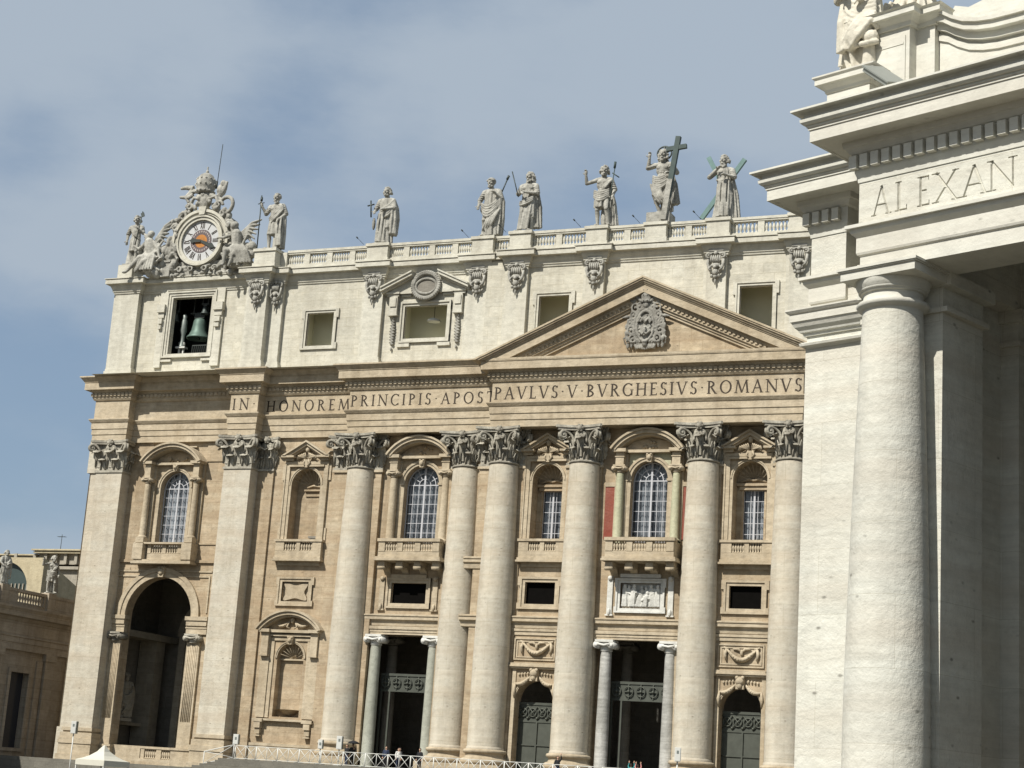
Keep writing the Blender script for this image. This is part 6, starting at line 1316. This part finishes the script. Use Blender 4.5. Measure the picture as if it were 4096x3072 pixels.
PCn = [(-1.3, 12.461), (.06, 12.461), (.07, 12.56), (.12, 12.7), (.12, 12.72), (.12, 13.1), (.2, 13.14), (.28, 13.26), (.32, 13.28), (.34, 13.42), (.8, 13.42), (.82, 13.4), (.88, 13.4), (.88, 13.68), (.91, 13.69), (.91, 13.74), (.94, 13.75), (.94, 13.8), (1.0, 13.81), (1.05, 13.86), (1.06, 13.93), (1.02, 13.98), (.99, 13.99), (.98, 14.03), (1.03, 14.08), (1.19, 14.09), (1.22, 14.1), (1.22, 14.15), (-1.3, 14.2)]
MAIN = [(-.55, 3.4), (-.55, -.55), (9.5, -.55)]; SEC = [(-3.8, 6.5), (-3.8, 2.2), (-2.82, 2.2), (-2.82, 3.2), (-.6, 3.2)]
b = MB(); b.sweep(MAIN, PR); b.sweep(SEC, PR); Q(b, 'architrave', WTRIM)
b = MB(); b.sweep(MAIN, PCn); b.sweep(SEC, PCn); b.box(-.6, 9.4, .5, 7.5, 13.3, 14.16); b.box(-3.7, -.5, 2.6, 7.5, 13.3, 14.15); Q(b, 'cornice', WTRIM)
b = MB()
for k in range(34): x = -.74+.295*k; b.box(x, x+.2, -.55-.27, -.55-.1, 12.76, 13.08)
Q(b, 'dentil_band', WTRIM); b = MB()
for k in range(12): y = -.4+.295*k; b.box(-.82, -.65, y, y+.2, 12.76, 13.08)
Q(b, 'dentil_band', WTRIM); b = MB()
for k in range(4): x = -3.98+.295*k; b.box(x, x+.2, 2.2-.27, 2.2-.1, 12.76, 13.08)
Q(b, 'dentil_band', WTRIM)
# frieze with the letters cut into it
b = MB(); b.sweep(MAIN, PF); b.sweep(SEC, PF); fz = b
fme = MB(); fme.v = [(x, y, z+3.6) for x, y, z in fz.v]; fme.f = fz.f; fme.sm = fz.sm
fo = link('frieze', fme.mesh('frieze', WHITE), CO)
cut = MB()
lets = [('A', -.24, .27), ('L', .37, .72), ('E', .95, 1.3), ('X', 1.36, 2.02), ('A', 2.06, 2.74), ('N', 2.72, 3.44)]
for ch, xa, xb in lets:
    wd, ps = GL[ch]; h_ = .72
    for i, p_ in enumerate(ps):
        pts = [(xa+(xb-xa)*(a/wd), 11.57+h_*c) for a, c in p_]; cxm = sum(q[0] for q in pts)/4; czm = sum(q[1] for q in pts)/4
        yo, yi = -.6-.004*i*.2, -.525
        # V-shaped wedge: wide at the face, narrow inside
        e0 = (Vector(pts[1])-Vector(pts[0])).length; e1 = (Vector(pts[2])-Vector(pts[1])).length
        if e0 < e1: inner = [((pts[0][0]+pts[1][0])/2+(pts[0][0]-pts[1][0])*.08, (pts[0][1]+pts[1][1])/2+(pts[0][1]-pts[1][1])*.08), ((pts[0][0]+pts[1][0])/2-(pts[0][0]-pts[1][0])*.08, (pts[0][1]+pts[1][1])/2-(pts[0][1]-pts[1][1])*.08), ((pts[2][0]+pts[3][0])/2-(pts[3][0]-pts[2][0])*.08, (pts[2][1]+pts[3][1])/2-(pts[3][1]-pts[2][1])*.08), ((pts[2][0]+pts[3][0])/2+(pts[3][0]-pts[2][0])*.08, (pts[2][1]+pts[3][1])/2+(pts[3][1]-pts[2][1])*.08)]
        else: inner = [(cxm+(q[0]-cxm)*.9, czm+(q[1]-czm)*.25) for q in pts]
        vs = [(x, yo, z+3.6) for x, z in pts]+[(x, yi, z+3.6) for x, z in inner]
        cut.add(vs, [(0, 1, 2, 3), (7, 6, 5, 4)]+[(j, (j+4), ((j+1) % 4)+4, (j+1) % 4) for j in range(4)])
co_ = link('tmpcut', cut.mesh('tmpcut', None)); co_.parent = CO
bm_ = fo.modifiers.new('b', 'BOOLEAN'); bm_.object = co_; bm_.operation = 'DIFFERENCE'; bm_.solver = 'EXACT'; bm_.use_self = True
dg = bpy.context.evaluated_depsgraph_get(); dg.update(); nm = bpy.data.meshes.new_from_object(fo.evaluated_get(dg)); nm.name = 'frieze'
fo.modifiers.clear(); fo.data = nm; bpy.data.objects.remove(co_)
# side pier with its own capital
b = MB(); b.box(-4.03, -.3, 2.3, 6.0, -3.6, 9.62); b.box(-3.98, -.3, 2.28, 6.0, 9.72, 10.3); b.box(-3.94, -.3, 2.24, 5.9, 10.3, 11.36); pr = Q(b, 'pier', WHITE)
b = MB(); b.sweep([(-3.98, 6.0), (-3.98, 2.28), (-.4, 2.28)], [(-.1, 9.56), (.0, 9.56), (.04, 9.6), (.13, 9.62), (.15, 9.68), (.08, 9.72), (-.1, 9.74)]); b.sweep([(-3.98, 6.0), (-3.98, 2.28), (-.4, 2.28)], [(-.1, 9.88), (.06, 9.88), (.08, 9.95), (.14, 9.97), (.16, 10.02), (.24, 10.1), (.3, 10.22), (.33, 10.23), (.33, 10.42), (.37, 10.44), (.42, 10.5), (.42, 10.54), (-.1, 10.58)]); Q(b, 'capital', WTRIM, pr)
# inner pier behind the column and the dark passage
b = MB(); b.box(-1.2, .93, .62, 2.4, -3.6, 9.4); b.box(-1.24, 1.08, .55, 2.45, 9.4, 9.52); b.box(-1.2, .93, .62, 2.4, 9.52, 10.0); b.box(-1.3, 1.2, .5, 2.5, 10.0, 10.3)
Q(b, 'inner_pier', WHITE)
b = MB(); b.box(-.5, 9.4, -.5, .8, 10.305, 11.3); b.box(-1.0, 9.4, .8, 14.0, 11.6, 12.4); b.box(-2.6, .45, 2.4, 9.0, -3.6, 11.6); b.box(-2.6, .1, 9.0, 14.0, -3.6, 11.6); b.box(6.6, 9.4, -.2, 14.0, -3.6, 10.3); b.box(-2.5, 9.4, 13.4, 14.0, -3.6, 11.6)
for y in (4.1, 7.6): b.box(.3, .93, y, y+1.5, -3.6, 9.4); b.box(.3, 1.0, y-.07, y+1.57, 9.4, 9.52); b.box(.3, .93, y, y+1.5, 9.52, 10.0); b.box(.3, 1.08, y-.12, y+1.62, 10.0, 10.3)
b.box(.3, .93, .7, 9.1, 10.3, 11.6); b.box(.3, 9.4, 4.2, 5.5, 10.35, 11.6); b.box(.3, 9.4, 7.7, 9.0, 10.35, 11.6)
Q(b, 'passage_walls', WHITE)
# attic on the roof
b = MB(); y = -.0
b.box(-.93, .34, .0, 2.4, 14.17, 16.43); b.box(-.82, .24, -.03, .2, 14.5, 16.2) ; b.box(.34, .84, .3, 2.4, 14.17, 16.4)
at = Q(b, 'attic_block', WTRIM)
b = MB(); CP_ = [(-.1, 16.42), (.06, 16.42), (.08, 16.52), (.2, 16.6), (.22, 16.62), (.3, 16.63), (.3, 16.76), (.36, 16.8), (-.1, 16.84)]
b.sweep([(-.93, 2.4), (-.93, 0), (.34, 0), (.34, .3), (.84, .3), (.84, .6)], CP_); b.box(-.93, .84, .3, 2.3, 16.4, 16.8); b.box(-.6, .2, -.045, .0, 15.98, 16.03); Q(b, 'attic_cornice', WTRIM, at)
cur = [(.86, 16.72), (1.1, 16.62), (1.35, 16.44), (1.65, 16.28), (2.0, 16.18), (2.4, 16.12), (3.0, 16.1), (7.5, 16.1)]
b = MB(); b.prism([(.86, 14.17)]+[(7.5, 14.17)]+[(x, z-.25) for x, z in reversed(cur)], .5, 2.0)
for (xa, za), (xb, zb) in zip(cur[:-1], cur[1:]):
    for o0, o1, yy in ((-.42, -.24, .36), (-.24, -.06, .2), (-.06, .03, .12), (-.66, -.5, .45)): b.prism([(xa, za+o0), (xb, zb+o0), (xb, zb+o1), (xa, za+o1)], yy, 2.0)
b.prism([(.9, 14.17), (7.5, 14.17), (7.5, 18.2), (3.2, 17.9), (2.2, 17.3), (1.7, 17.05), (1.35, 16.98), (.98, 17.12), (.9, 17.0)], .95, 1.9)
Q(b, 'scroll_panel', WTRIM, at)
b = MB(); b.box(-1.62, -.42, -.5, .8, 14.17, 15.05); b.sweep([(-1.62, .8), (-1.62, -.5), (-.42, -.5), (-.42, .8)], [(-.1, 14.98), (.03, 14.98), (.05, 15.06), (.14, 15.14), (.16, 15.16), (.22, 15.17), (.22, 15.3), (.27, 15.34), (.27, 15.38), (-.1, 15.4)]); b.box(-1.6, -.45, -.45, .75, 15.2, 15.39); Q(b, 'statue_pedestal', WTRIM, at)
CM = CO.matrix_basis.copy()
def cloc(s, y, z): v = Matrix.Rotation(-R(22), 4, 'Z') @ Vector((s, y, 0)); return (36.611+v.x, -91.098+v.y, z)
STW = stone('pale statue travertine', (0.62, 0.585, 0.49), (0.47, 0.43, 0.34), None, 0, .15, .7, .2, .3, grain=2.0)
def f_fg(b):
    torso(b); head(b, (0, -.02, 1.64), .2, 0, .8, 'curly', 22); leg(b, (.09, -.02, .92), (.13, -.14, .52), (.1, -.02, .08)); leg(b, (-.08, 0, .92), (-.1, -.05, .5), (-.08, 0, .08))
    robe(b, [(.02, -.05, .05, .14, .12, 1.3), (.35, -.08, .03, .18, .15, 1.6), (.75, -.03, 0, .23, .18, 1.5), (1.05, 0, 0, .2, .15, 1.2), (1.42, 0, 0, .18, .12, .4)], 9, .16, 83); cloak(b, 1.42, .25, -1.5, .17, .05, 85)
    arm(b, (-.2, 0, 1.38), (-.33, -.05, 1.14), (-.15, -.25, 1.1)); arm(b, (.2, 0, 1.38), (.3, -.05, 1.14), (.14, -.22, 1.0)); swags(b, (-.26, -.1, 1.15), (.24, -.12, .82), .14, 6, .042, (0, 0, -.24)); fall(b, -.22, 1.0, -.26, .35, 6, -.16, .036)
    swags(b, (.2, -.16, .8), (-.16, -.14, .4), .06, 4, .038, (.1, 0, -.1)); b.ell((.17, -.12, .46), (.1, .1, .1), 10, 8); b.tube([(.08, -.2, .36), (.2, -.22, .34), (.27, -.12, .38)], .04, 6); b.cap((.14, -.1, .34), (.12, -.06, .02), .07, .1); b.ell((.2, -.1, .7), (.09, .12, .07), 8, 6); b.tube([(.12, -.18, .72), (.22, -.2, .66), (.26, -.1, .56)], .035, 6)
statue('statue', 'pale draped statue beside a tilted floodlight on the white colonnade corner pedestal', cloc(-1.0, .1, 15.38), 3.5, -R(22), f_fg, STW, (1.0, .9, .1), .0125, None)
def f_fg2(b):
    torso(b); head(b, (0, -.02, 1.64), 0, 0, 0, 'long', 24)
    robe(b, [(.0, 0, 0, .34, .2, 1.8), (.3, 0, 0, .3, .19, 1.6), (.95, 0, 0, .19, .14, 1), (1.42, 0, 0, .17, .12, .4)], 13, .12, 93); arm(b, (-.2, 0, 1.38), (-.3, -.02, 1.12), (-.2, -.2, 1.0)); arm(b, (.2, 0, 1.38), (.3, -.02, 1.12), (.2, -.2, 1.0)); fall(b, -.3, .5, -.42, .04, 8, -.16, .04, 5, .07)
statue('statue', 'second pale statue with flared hem standing on the colonnade attic block', cloc(-.3, 1.2, 16.8), 3.4, -R(22), f_fg2, STW, None, .0125, None)
t = thing('floodlight', 'flat grey floodlight tilted on the colonnade cornice below the corner statue', 'floodlight', cloc(.25, -.75, 14.17), -R(22))
b = MB(); Rm = Matrix.Rotation(R(-38), 4, 'Y') @ Matrix.Rotation(R(-30), 4, 'X'); m = MB(); m.box(-.42, .42, -.3, .3, -.05, .05); m.box(-.46, .46, -.34, .34, .05, .085); b.xf(Matrix.Translation((-.12, 0, .72)) @ Matrix.Rotation(R(40), 4, 'Y') @ Matrix.Rotation(R(18), 4, 'X'), m); b.build('housing', plain('pale grey lamp housing', (.24, .25, .225), .5, .1, .1), t)
b = MB(); b.xf(Matrix.Translation((-.12, 0, .72)) @ Matrix.Rotation(R(40), 4, 'Y') @ Matrix.Rotation(R(18), 4, 'X'), MB().box(-.36, .36, -.25, .25, -.075, -.05)); b.xf(Matrix.Translation((-.12, 0, .72)) @ Matrix.Rotation(R(40), 4, 'Y') @ Matrix.Rotation(R(18), 4, 'X'), MB().box(-.02, .02, -.26, .26, -.09, -.05)); b.build('lens', plain('lamp glass', (.16, .18, .16), .15, 0, .1), t)
b = MB(); b.tube([(.2, 0, 0), (.2, 0, .3), (.1, 0, .55)], .04, 6); b.box(.02, .42, -.15, .15, 0, .06); b.build('bracket', FLOODG, t)
# ================================================================== left wing and roofs behind
t = thing('corridor_wing', 'shaded brown wing with tall dark windows and two roof statues', 'building', (-61, -15.65, -3.6)); t.scale = (1.04, 1.04, 1.04)
def TW(mb, name, mat, par): mb.v = [(x+57, y+20, z+3.6) for x, y, z in mb.v]; return mb.build(name, mat, par)
def xwall(mb, x, y0, y1, z0, z1, holes):
    m = MB(); m.wall(y0, y1, z0, z1, 0, holes); mb.add([(x-v[1], v[0], v[2]) for v in m.v], m.f)
WN = [(-2.85-7.4*k, -.35-7.4*k) for k in range(6)]
b = MB(); ed = [6.2]+[(WN[k][0]+WN[k+1][1])/2 for k in range(5)]+[-42]
for k in range(6): xwall(b, -57, ed[k+1], ed[k], -3.6, 11.4, [(WN[k][0], WN[k][1], -.85, 5.7, 'rect', .6)])
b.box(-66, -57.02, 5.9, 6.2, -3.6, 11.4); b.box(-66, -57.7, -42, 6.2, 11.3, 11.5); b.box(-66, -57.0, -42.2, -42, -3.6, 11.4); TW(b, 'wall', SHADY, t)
DGL = plain('dark window glass', (.035, .038, .045), .15, 0, .1)
for ya, yb in WN: b = MB(); b.box(-57.6, -57.5, ya-.1, yb+.1, -1, 5.8); TW(b, 'window_pane', DGL, t)
for ya, yb in WN:
    b = MB(); b.box(-57.03, -56.85, ya-.35, ya, -.85, 5.7); b.box(-57.03, -56.85, yb, yb+.35, -.85, 5.7); b.box(-57.03, -56.84, ya-.35, yb+.35, 5.7, 6.05); b.box(-57.03, -56.82, ya-.5, yb+.5, -1.15, -.85); TW(b, 'window_frame', SHADY, t)
b = MB()
for k in range(7):
    y = 1.0-7.4*k+.6; b.box(-57.05, -56.7, y, y+1.3, -3.6, 7.4); b.box(-57.05, -56.6, y-.15, y+1.45, 7.0, 7.6); b.box(-57.04, -56.85, y-1.0, y-.2, -3.6, 6.9)
b.box(-57.05, -56.5, 5.0, 6.0, -3.6, 7.4); b.box(-57.1, -56.3, -42, 6.2, -3.6, -2.2)
TW(b, 'pilaster', SHADY, t)
b = MB(); b.sweep([(-57.0, -42), (-57.0, 6.2)], [(-.1, 7.6), (.35, 7.6), (.35, 8.2), (.42, 8.25), (.42, 8.7), (.5, 8.75), (.5, 8.85), (.35, 8.9), (.35, 10.1), (.45, 10.15), (.6, 10.4), (1.0, 10.5), (1.0, 10.9), (1.2, 11.2), (1.2, 11.35), (-.1, 11.45)]); TW(b, 'cornice', SHADY, t)
b = MB(); b.box(-57.2, -56.8, -42, 6.2, 11.4, 11.75); b.box(-57.25, -56.75, -42, 6.2, 12.7, 12.95); b.box(-57.2, -56.8, .4, 6.2, 11.75, 12.7); b.box(-57.2, -56.8, -42, -3.4, 11.75, 12.7)
for y in (1.2, -5.4): b.box(-57.45, -56.55, y-.55, y+.55, 11.4, 13.1)
ba = TW(b, 'parapet', SHADY, t)
for k in range(10):
    m = MB(); m.xf(Matrix.Translation((-57.0, -3.2+.38*k, 11.75)) @ Matrix.Diagonal((1.19, 1.19, 1.19, 1)), BAL); TW(m, 'baluster', SHADY, ba)
statue('statue', 'pale statue with raised arm on the shaded wing, nearer the church', (-61, 6.4, 13.75), 3.6, .9, f_youth, STAT, (.8, .8, .12), .016, None)
statue('statue', 'broad draped statue on the shaded wing before the half-round window', (-61, -.46, 13.75), 3.1, 1.2, f_cross, STAT, (.8, .8, .12), .016, None)
OCH = stone('ochre plaster wall', (.46, .40, .27), (.36, .30, .19), None, 0, .05, .6, .2, .4)
BRN = stone('brown roof stone', (.34, .31, .25), (.25, .22, .17), None, 0, .1, .6, .1, .4)
t = thing('lunette_building', 'ochre sunlit roof block with dark half-round window behind the shaded wing', 'building', (-76, 22, -3.6))
def TB(mb, name, mat, par, o_): mb.v = [(x-o_[0], y-o_[1], z-o_[2]) for x, y, z in mb.v]; return mb.build(name, mat, par)
O1 = (-76, 22, -3.6)
b = MB(); b.wall(-84, -72.6, 15.5, 19.1, 20, [(-80.5, -74.4, 15.5, 15.6, 'arch', .6)]); b.wall(-84, -72.6, -3.6, 15.5, 20); b.zprism([(-84, 20), (-72.6, 20), (-72.6, 20.02), (-84, 20.02)], 19.1, 19.12)
v = [(-72.6, 20, -3.6), (-72.6, 34, -3.6), (-72.6, 34, 13.9), (-72.6, 20, 19.1), (-84, 20, -3.6), (-84, 34, -3.6), (-84, 34, 13.9), (-84, 20, 19.1)]
b.add(v, [(0, 1, 2, 3), (4, 7, 6, 5), (3, 2, 6, 7), (1, 5, 6, 2)]); TB(b, 'wall', OCH, t, O1)
b = MB(); b.box(-80.6, -74.3, 20.55, 20.6, 15.4, 18.8); w_ = TB(b, 'lunette_window', plain('dark green glass', (.05, .065, .06), .2, 0, .2), t, O1)
b = MB()
for k in range(12): x = -80.3+.5*k; b.box(x-.06, x+.06, 20.4, 20.5, 15.5, 16.4)
TB(b, 'window_bars', BRN, w_, O1)
t = thing('upper_gallery', 'long brown rooftop gallery with cornice and piers beyond the ochre block', 'building', (-88, 42, -3.6)); O2 = (-88, 42, -3.6)
b = MB(); b.box(-98, -82, 40.6, 48, -3.6, 21.0); b.box(-98, -89.2, 40.3, 48, 21.0, 22.2); b.box(-89.2, -82.0, 40.3, 48, 21.2, 22.45); b.box(-98, -82, 40.1, 41, 20.6, 20.95)
for x in (-95.5, -92.4, -89.6, -88.0, -86.5, -85.1, -83.6): b.box(x-.2, x+.2, 39.9, 41, 21.2, 22.4)
TB(b, 'wall', BRN, t, O2)
b = MB(); b.box(-89.6, -81.6, 39.6, 48, 22.45, 22.62); b.box(-89.8, -81.4, 39.4, 48, 22.75, 22.92); b.box(-89.5, -81.6, 39.7, 48, 22.6, 22.76); b.box(-98, -89.6, 40.0, 48, 22.2, 22.36); TB(b, 'cornice', OCH, t, O2)
t = thing('roof_antenna', 'thin metal antenna on the brown gallery rooftop', 'antenna', (-86.8, 41, 22.9))
b = MB(); b.tube([(0, 0, 0), (0, 0, 2.0)], .035, 5); b.tube([(-.6, 0, 1.75), (.6, 0, 1.7)], .025, 5)
for k in range(6): b.tube([(-.5+.2*k, -.3, 1.73), (-.5+.2*k, .3, 1.73)], .015, 4)
b.build('mast', IRON, t)
# ================================================================== small roof lamps leaning out over the cornice
for i, (x, lb) in enumerate(((-27.2, 'beside the robed statue with small cross'), (-17.0, 'beside the heavily draped statue'), (-13.2, 'beside the statue with the lance'), (-6.4, 'beside the bare-chested statue'), (-1.2, 'beside the central statue with great cross'), (4.0, 'beside the statue with diagonal cross'))):
    y = .35 if x < -14 else -.35
    t = thing('roof_spotlight', 'thin spotlight arm leaning out from the roof edge '+lb, 'spotlight', (x, y, 44.6), 0, 'spotlights on the roof balustrade')
    b = MB(); b.tube([(0, 0, 0), (-.45, -.42, .5)], .018, 5); b.build('arm', IRON, t)
    b = MB(); b.tube([(-.42, -.4, .46), (-.54, -.5, .6)], .06, 7); b.build('lamp_head', IRON, t)
# ================================================================== tent, loudspeaker posts, barriers
t = thing('canopy_tent', 'white peaked canopy tent on the square below the tall open arch', 'tent', (-26.6, -30.4, -3.6))
b = MB(); hw = 1.25; eav = 2.08; n = 8; vs = []
prof = [(1.0, eav), (.75, eav+.12), (.5, eav+.3), (.25, eav+.58), (.06, eav+.96), (0.0, eav+1.02)]
for r_, z in prof: vs += [(hw*r_*sx, hw*r_*sy, z) for sx, sy in ((-1, -1), (1, -1), (1, 1), (-1, 1))]
fs = [(4*i+k, 4*i+(k+1) % 4, 4*i+4+(k+1) % 4, 4*i+4+k) for i in range(5) for k in range(4)]; b.add(vs, fs); b.build('canopy', CANVAS, t)
b = MB()
for a in range(4):
    M4 = Matrix.Rotation(a*pi/2, 4, 'Z'); b.xf(M4, MB().box(-hw, hw, -hw-.015, -hw, eav-.35, eav+.01))
b.build('valance', CANVAS, t)
for sx in (-1, 1):
    for sy in (-1, 1): b = MB(); b.box(sx*1.2-.04, sx*1.2+.04, sy*1.2-.04, sy*1.2+.04, 0, eav-.1); b.build('leg', WPAINT, t)
t.rotation_euler = (0, 0, -.12)
def speaker(x, y, z0, z1, zg, lab, wd=.42):
    t = thing('loudspeaker_post', lab, 'loudspeaker', (x, y, zg), .3)
    b = MB(); b.box(-wd/2, wd/2, -.22, .3, z0-zg, z1-zg); b.box(-wd/2+.03, wd/2-.03, -.24, -.22, z0-zg+.04, z1-zg-.04); b.build('cabinet', WPAINT, t)
    b = MB(); b.box(wd/2, wd/2+.02, -.18, .26, z0-zg+.05, z1-zg-.05); b.box(-.07, .07, -.26, -.24, z1-zg-.42, z1-zg-.22); b.build('grille', FLOODG, t)
    b = MB(); b.tube([(0, 0, 0), (0, 0, z0-zg)], .05, 8); b.box(-.3, .3, -.3, .3, 0, .06); b.build('pole', WPAINT, t)
speaker(-44.2, -10, .56, 1.55, -3.6, 'white loudspeaker on a tall pole before the corner pilaster beside the arch')
speaker(-22.5, -8.0, .55, 1.25, -.62, 'shorter grey-white loudspeaker, left of the pair under the lower niche', .34)
speaker(-20.75, -8.2, .58, 1.6, -.62, 'tall white loudspeaker, right of the pair near the first column')
speaker(-30.1, -8.0, .5, 1.3, -.62, 'white loudspeaker beside the plinth of the wide corner pilaster')
speaker(6.95, -10, 1.08, 2.05, -.62-.17*3, 'white loudspeaker beside the base of the column right of centre door')
def barrier_mesh():
    b = MB(); w_ = 1.88
    for x in (-w_/2, 0, w_/2): b.tube([(x, 0, 0), (x, 0, 1.05)], .024, 6)
    for z in (.06, 1.03): b.tube([(-w_/2, 0, z), (w_/2, 0, z)], .028, 6)
    for s_ in (-1, 1): b.box(s_*w_*.4-.03, s_*w_*.4+.03, -.3, .3, 0, .03)
    c = MB()
    for x0 in (-w_/2, 0): c.tube([(x0+.05, 0, .1), (x0+w_/2-.05, 0, 1.0)], .022, 5); c.tube([(x0+.05, .012, 1.0), (x0+w_/2-.05, .012, .1)], .022, 5)
    return b.mesh('frame', WPAINT), c.mesh('cross_brace', WPAINT)
fm, xm_ = barrier_mesh()
for i in range(22):
    x = -28.9+1.92*i
    t = thing('crowd_barrier', 'white tubular crowd barrier with cross braces along the top of the steps', 'barrier', (x, -8.4, -.622), 0, 'white barriers along the top of the steps')
    link('frame', fm, t); link('cross_brace', xm_, t)
t = thing('sloping_handrail', 'white handrail sloping down at the left end of the steps', 'handrail', (-30.0, -8.4, -.62))
b = MB(); b.tube([(0, 0, 0), (0, 0, 1.1)], .035, 6); b.tube([(-2.3, -.6, -1.2), (-2.3, -.6, .45)], .035, 6); b.tube([(0, 0, 1.08), (-2.3, -.6, .42)], .04, 6); b.tube([(0, 0, .1), (-2.3, -.6, -.5)], .035, 6); b.tube([(0, 0, .1), (-2.3, -.6, .42)], .025, 5); b.tube([(0, 0, 1.08), (-2.3, -.6, -.5)], .025, 5); b.build('rails', WPAINT, t)
# ================================================================== people by the doors
SKIN = plain('skin', (.42, .26, .18), .6, 0, .08); BLACKC = plain('black cloth', (.018, .018, .02), .9, 0, .2); NAVY = plain('navy cloth', (.03, .04, .07), .9, 0, .2); TEAL = plain('teal cloth', (.05, .20, .20), .9, 0, .15); PINKC = plain('pink cloth', (.45, .2, .18), .9, 0, .15); LIGHTC = plain('pale cloth', (.62, .6, .55), .9, 0, .1)
HAIRB = plain('dark hair', (.03, .02, .015), .8, 0, .2)
def person(lab, x, y, zg, h, rz, top, bottom, pose='stand', bag=None, umbrella=False):
    t = thing('person', lab, 'person', (x, y, zg), rz); k = h/1.75
    b = MB(); b.ell((0, -.01, 1.62), (.078, .095, .115), 12, 8); b.cap((0, -.1, 1.62), (0, -.115, 1.59), .012, .016, 6); b.cap((0, 0, 1.54), (0, 0, 1.43), .05, .06); b.ell((0, -.08, 1.54), (.03, .02, .012), 6, 4)
    for s_ in (-1, 1): b.ell((s_*.078, 0, 1.61), (.014, .024, .03), 6, 5); b.ell((s_*.03, -.088, 1.64), (.014, .01, .009), 6, 4)
    b.ell((0, 0, 1.2), (.16, .1, .25), 12, 8); b.ell((0, 0, .92), (.15, .1, .12), 10, 8)
    for s_ in (-1, 1): b.cap((s_*.08, 0, .9), (s_*.09, -.01, .48), .08, .055); b.cap((s_*.09, -.01, .48), (s_*.09, .02, .08), .05, .035); b.cap((s_*.09, .03, .04), (s_*.1, -.14, .03), .04, .035)
    A = {}
    for s_ in (-1, 1):
        if pose == 'raise' or (pose == 'raise1' and s_ > 0): el, wr = (s_*.26, -.1, 1.55), (s_*.2, -.14, 1.82); hd = (0, -.05, 1)
        elif pose == 'hold' and s_ > 0: el, wr = (.24, -.06, 1.15), (.16, -.24, 1.3); hd = (0, -.3, 1)
        else: el, wr = (s_*.25, .02, 1.12), (s_*.23, -.1, .88); hd = (0, -.2, -1)
        b.cap((s_*.18, 0, 1.38), el, .045, .038); b.cap(el, wr, .036, .026); hand(b, wr, hd, (0, -1, .2)); A[s_] = (el, wr)
    me = remesh(b, 'body', SKIN, .0125, 1); me.transform(Matrix.Diagonal((k, k, k, 1))); link('body', me, t)
    b = MB(); b.ell((0, .005, 1.2), (.19, .135, .26), 12, 8); b.ell((0, .005, 1.0), (.17, .13, .2), 12, 8); b.cap((-.13, 0, 1.39), (.13, 0, 1.39), .075, .075)
    for s_ in (-1, 1): el, wr = A[s_]; b.cap((s_*.18, 0, 1.38), el, .065, .055); b.cap(el, Vector(el).lerp(Vector(wr), .8), .055, .045)
    me = remesh(b, 'jacket', top, .016, 2); me.transform(Matrix.Diagonal((k, k, k, 1))); link('jacket', me, t)
    b = MB(); b.ell((0, .005, .92), (.17, .125, .13), 10, 8)
    for s_ in (-1, 1): b.cap((s_*.085, 0, .88), (s_*.09, -.005, .48), .1, .075); b.cap((s_*.09, -.005, .48), (s_*.09, .02, .12), .075, .06)
    me = remesh(b, 'trousers', bottom, .018, 1); me.transform(Matrix.Diagonal((k, k, k, 1))); link('trousers', me, t)
    b = MB(); b.ell((0, .015, 1.665), (.09, .1, .095), 10, 8); b.ell((0, .05, 1.6), (.08, .07, .1), 8, 6); me = remesh(b, 'hair', HAIRB, .016, 1); me.transform(Matrix.Diagonal((k, k, k, 1))); link('hair', me, t)
    return t, k
person('person in black holding an open black umbrella by the first column', -20.2, -7.0, -.62, 1.74, .2, BLACKC, BLACKC, 'hold')
t = thing('umbrella', 'open black umbrella above two dark figures by the first column', 'umbrella', (-20.04, -7.24, .66))
b = MB(); b.tube([(0, 0, 0), (0, 0, .62)], .012, 6); b.build('shaft', IRON, t)
b = MB(); b.lathe([(.0, .68), (.12, .66), (.34, .58), (.52, .44), (.5, .44), (.33, .565), (.12, .645), (.001, .66)], n=16); b.build('canopy', BLACKC, t)
person('person in black standing under the umbrella on its left side', -20.75, -6.9, -.62, 1.66, -.3, BLACKC, NAVY)
person('person in dark clothes in the left doorway, beside the grey column', -18.0, -5.6, -.62, 1.72, .4, NAVY, BLACKC)
person('person in dark clothes in the left doorway, second from the right jamb', -16.9, -5.4, -.62, 1.66, -.2, BLACKC, BLACKC)
person('person in pale shirt in front of the left doorway behind the barrier', -16.1, -7.3, -.62, 1.6, .9, LIGHTC, NAVY)
person('person in black at the right jamb of the left doorway', -14.9, -6.0, -.62, 1.7, 0, BLACKC, BLACKC)
person('person in black leaning at the barrier before the third column', -3.0, -7.4, -.62, 1.68, .5, BLACKC, NAVY, 'raise1')
person('person in teal with both hands raised before the central doorway', 2.75, -7.6, -.79, 1.6, pi, TEAL, NAVY, 'raise')
person('person in pink with both hands raised before the central doorway', 3.3, -7.7, -.79, 1.56, pi, PINKC, NAVY, 'raise')

statue('statue', 'dim stone warrior figure standing inside the tall open archway', (-51.9, 7.6, 2.3), 4.2, pi/2-.5, f_spear, LINING, (1.2, 1.2, .3), .014, None)
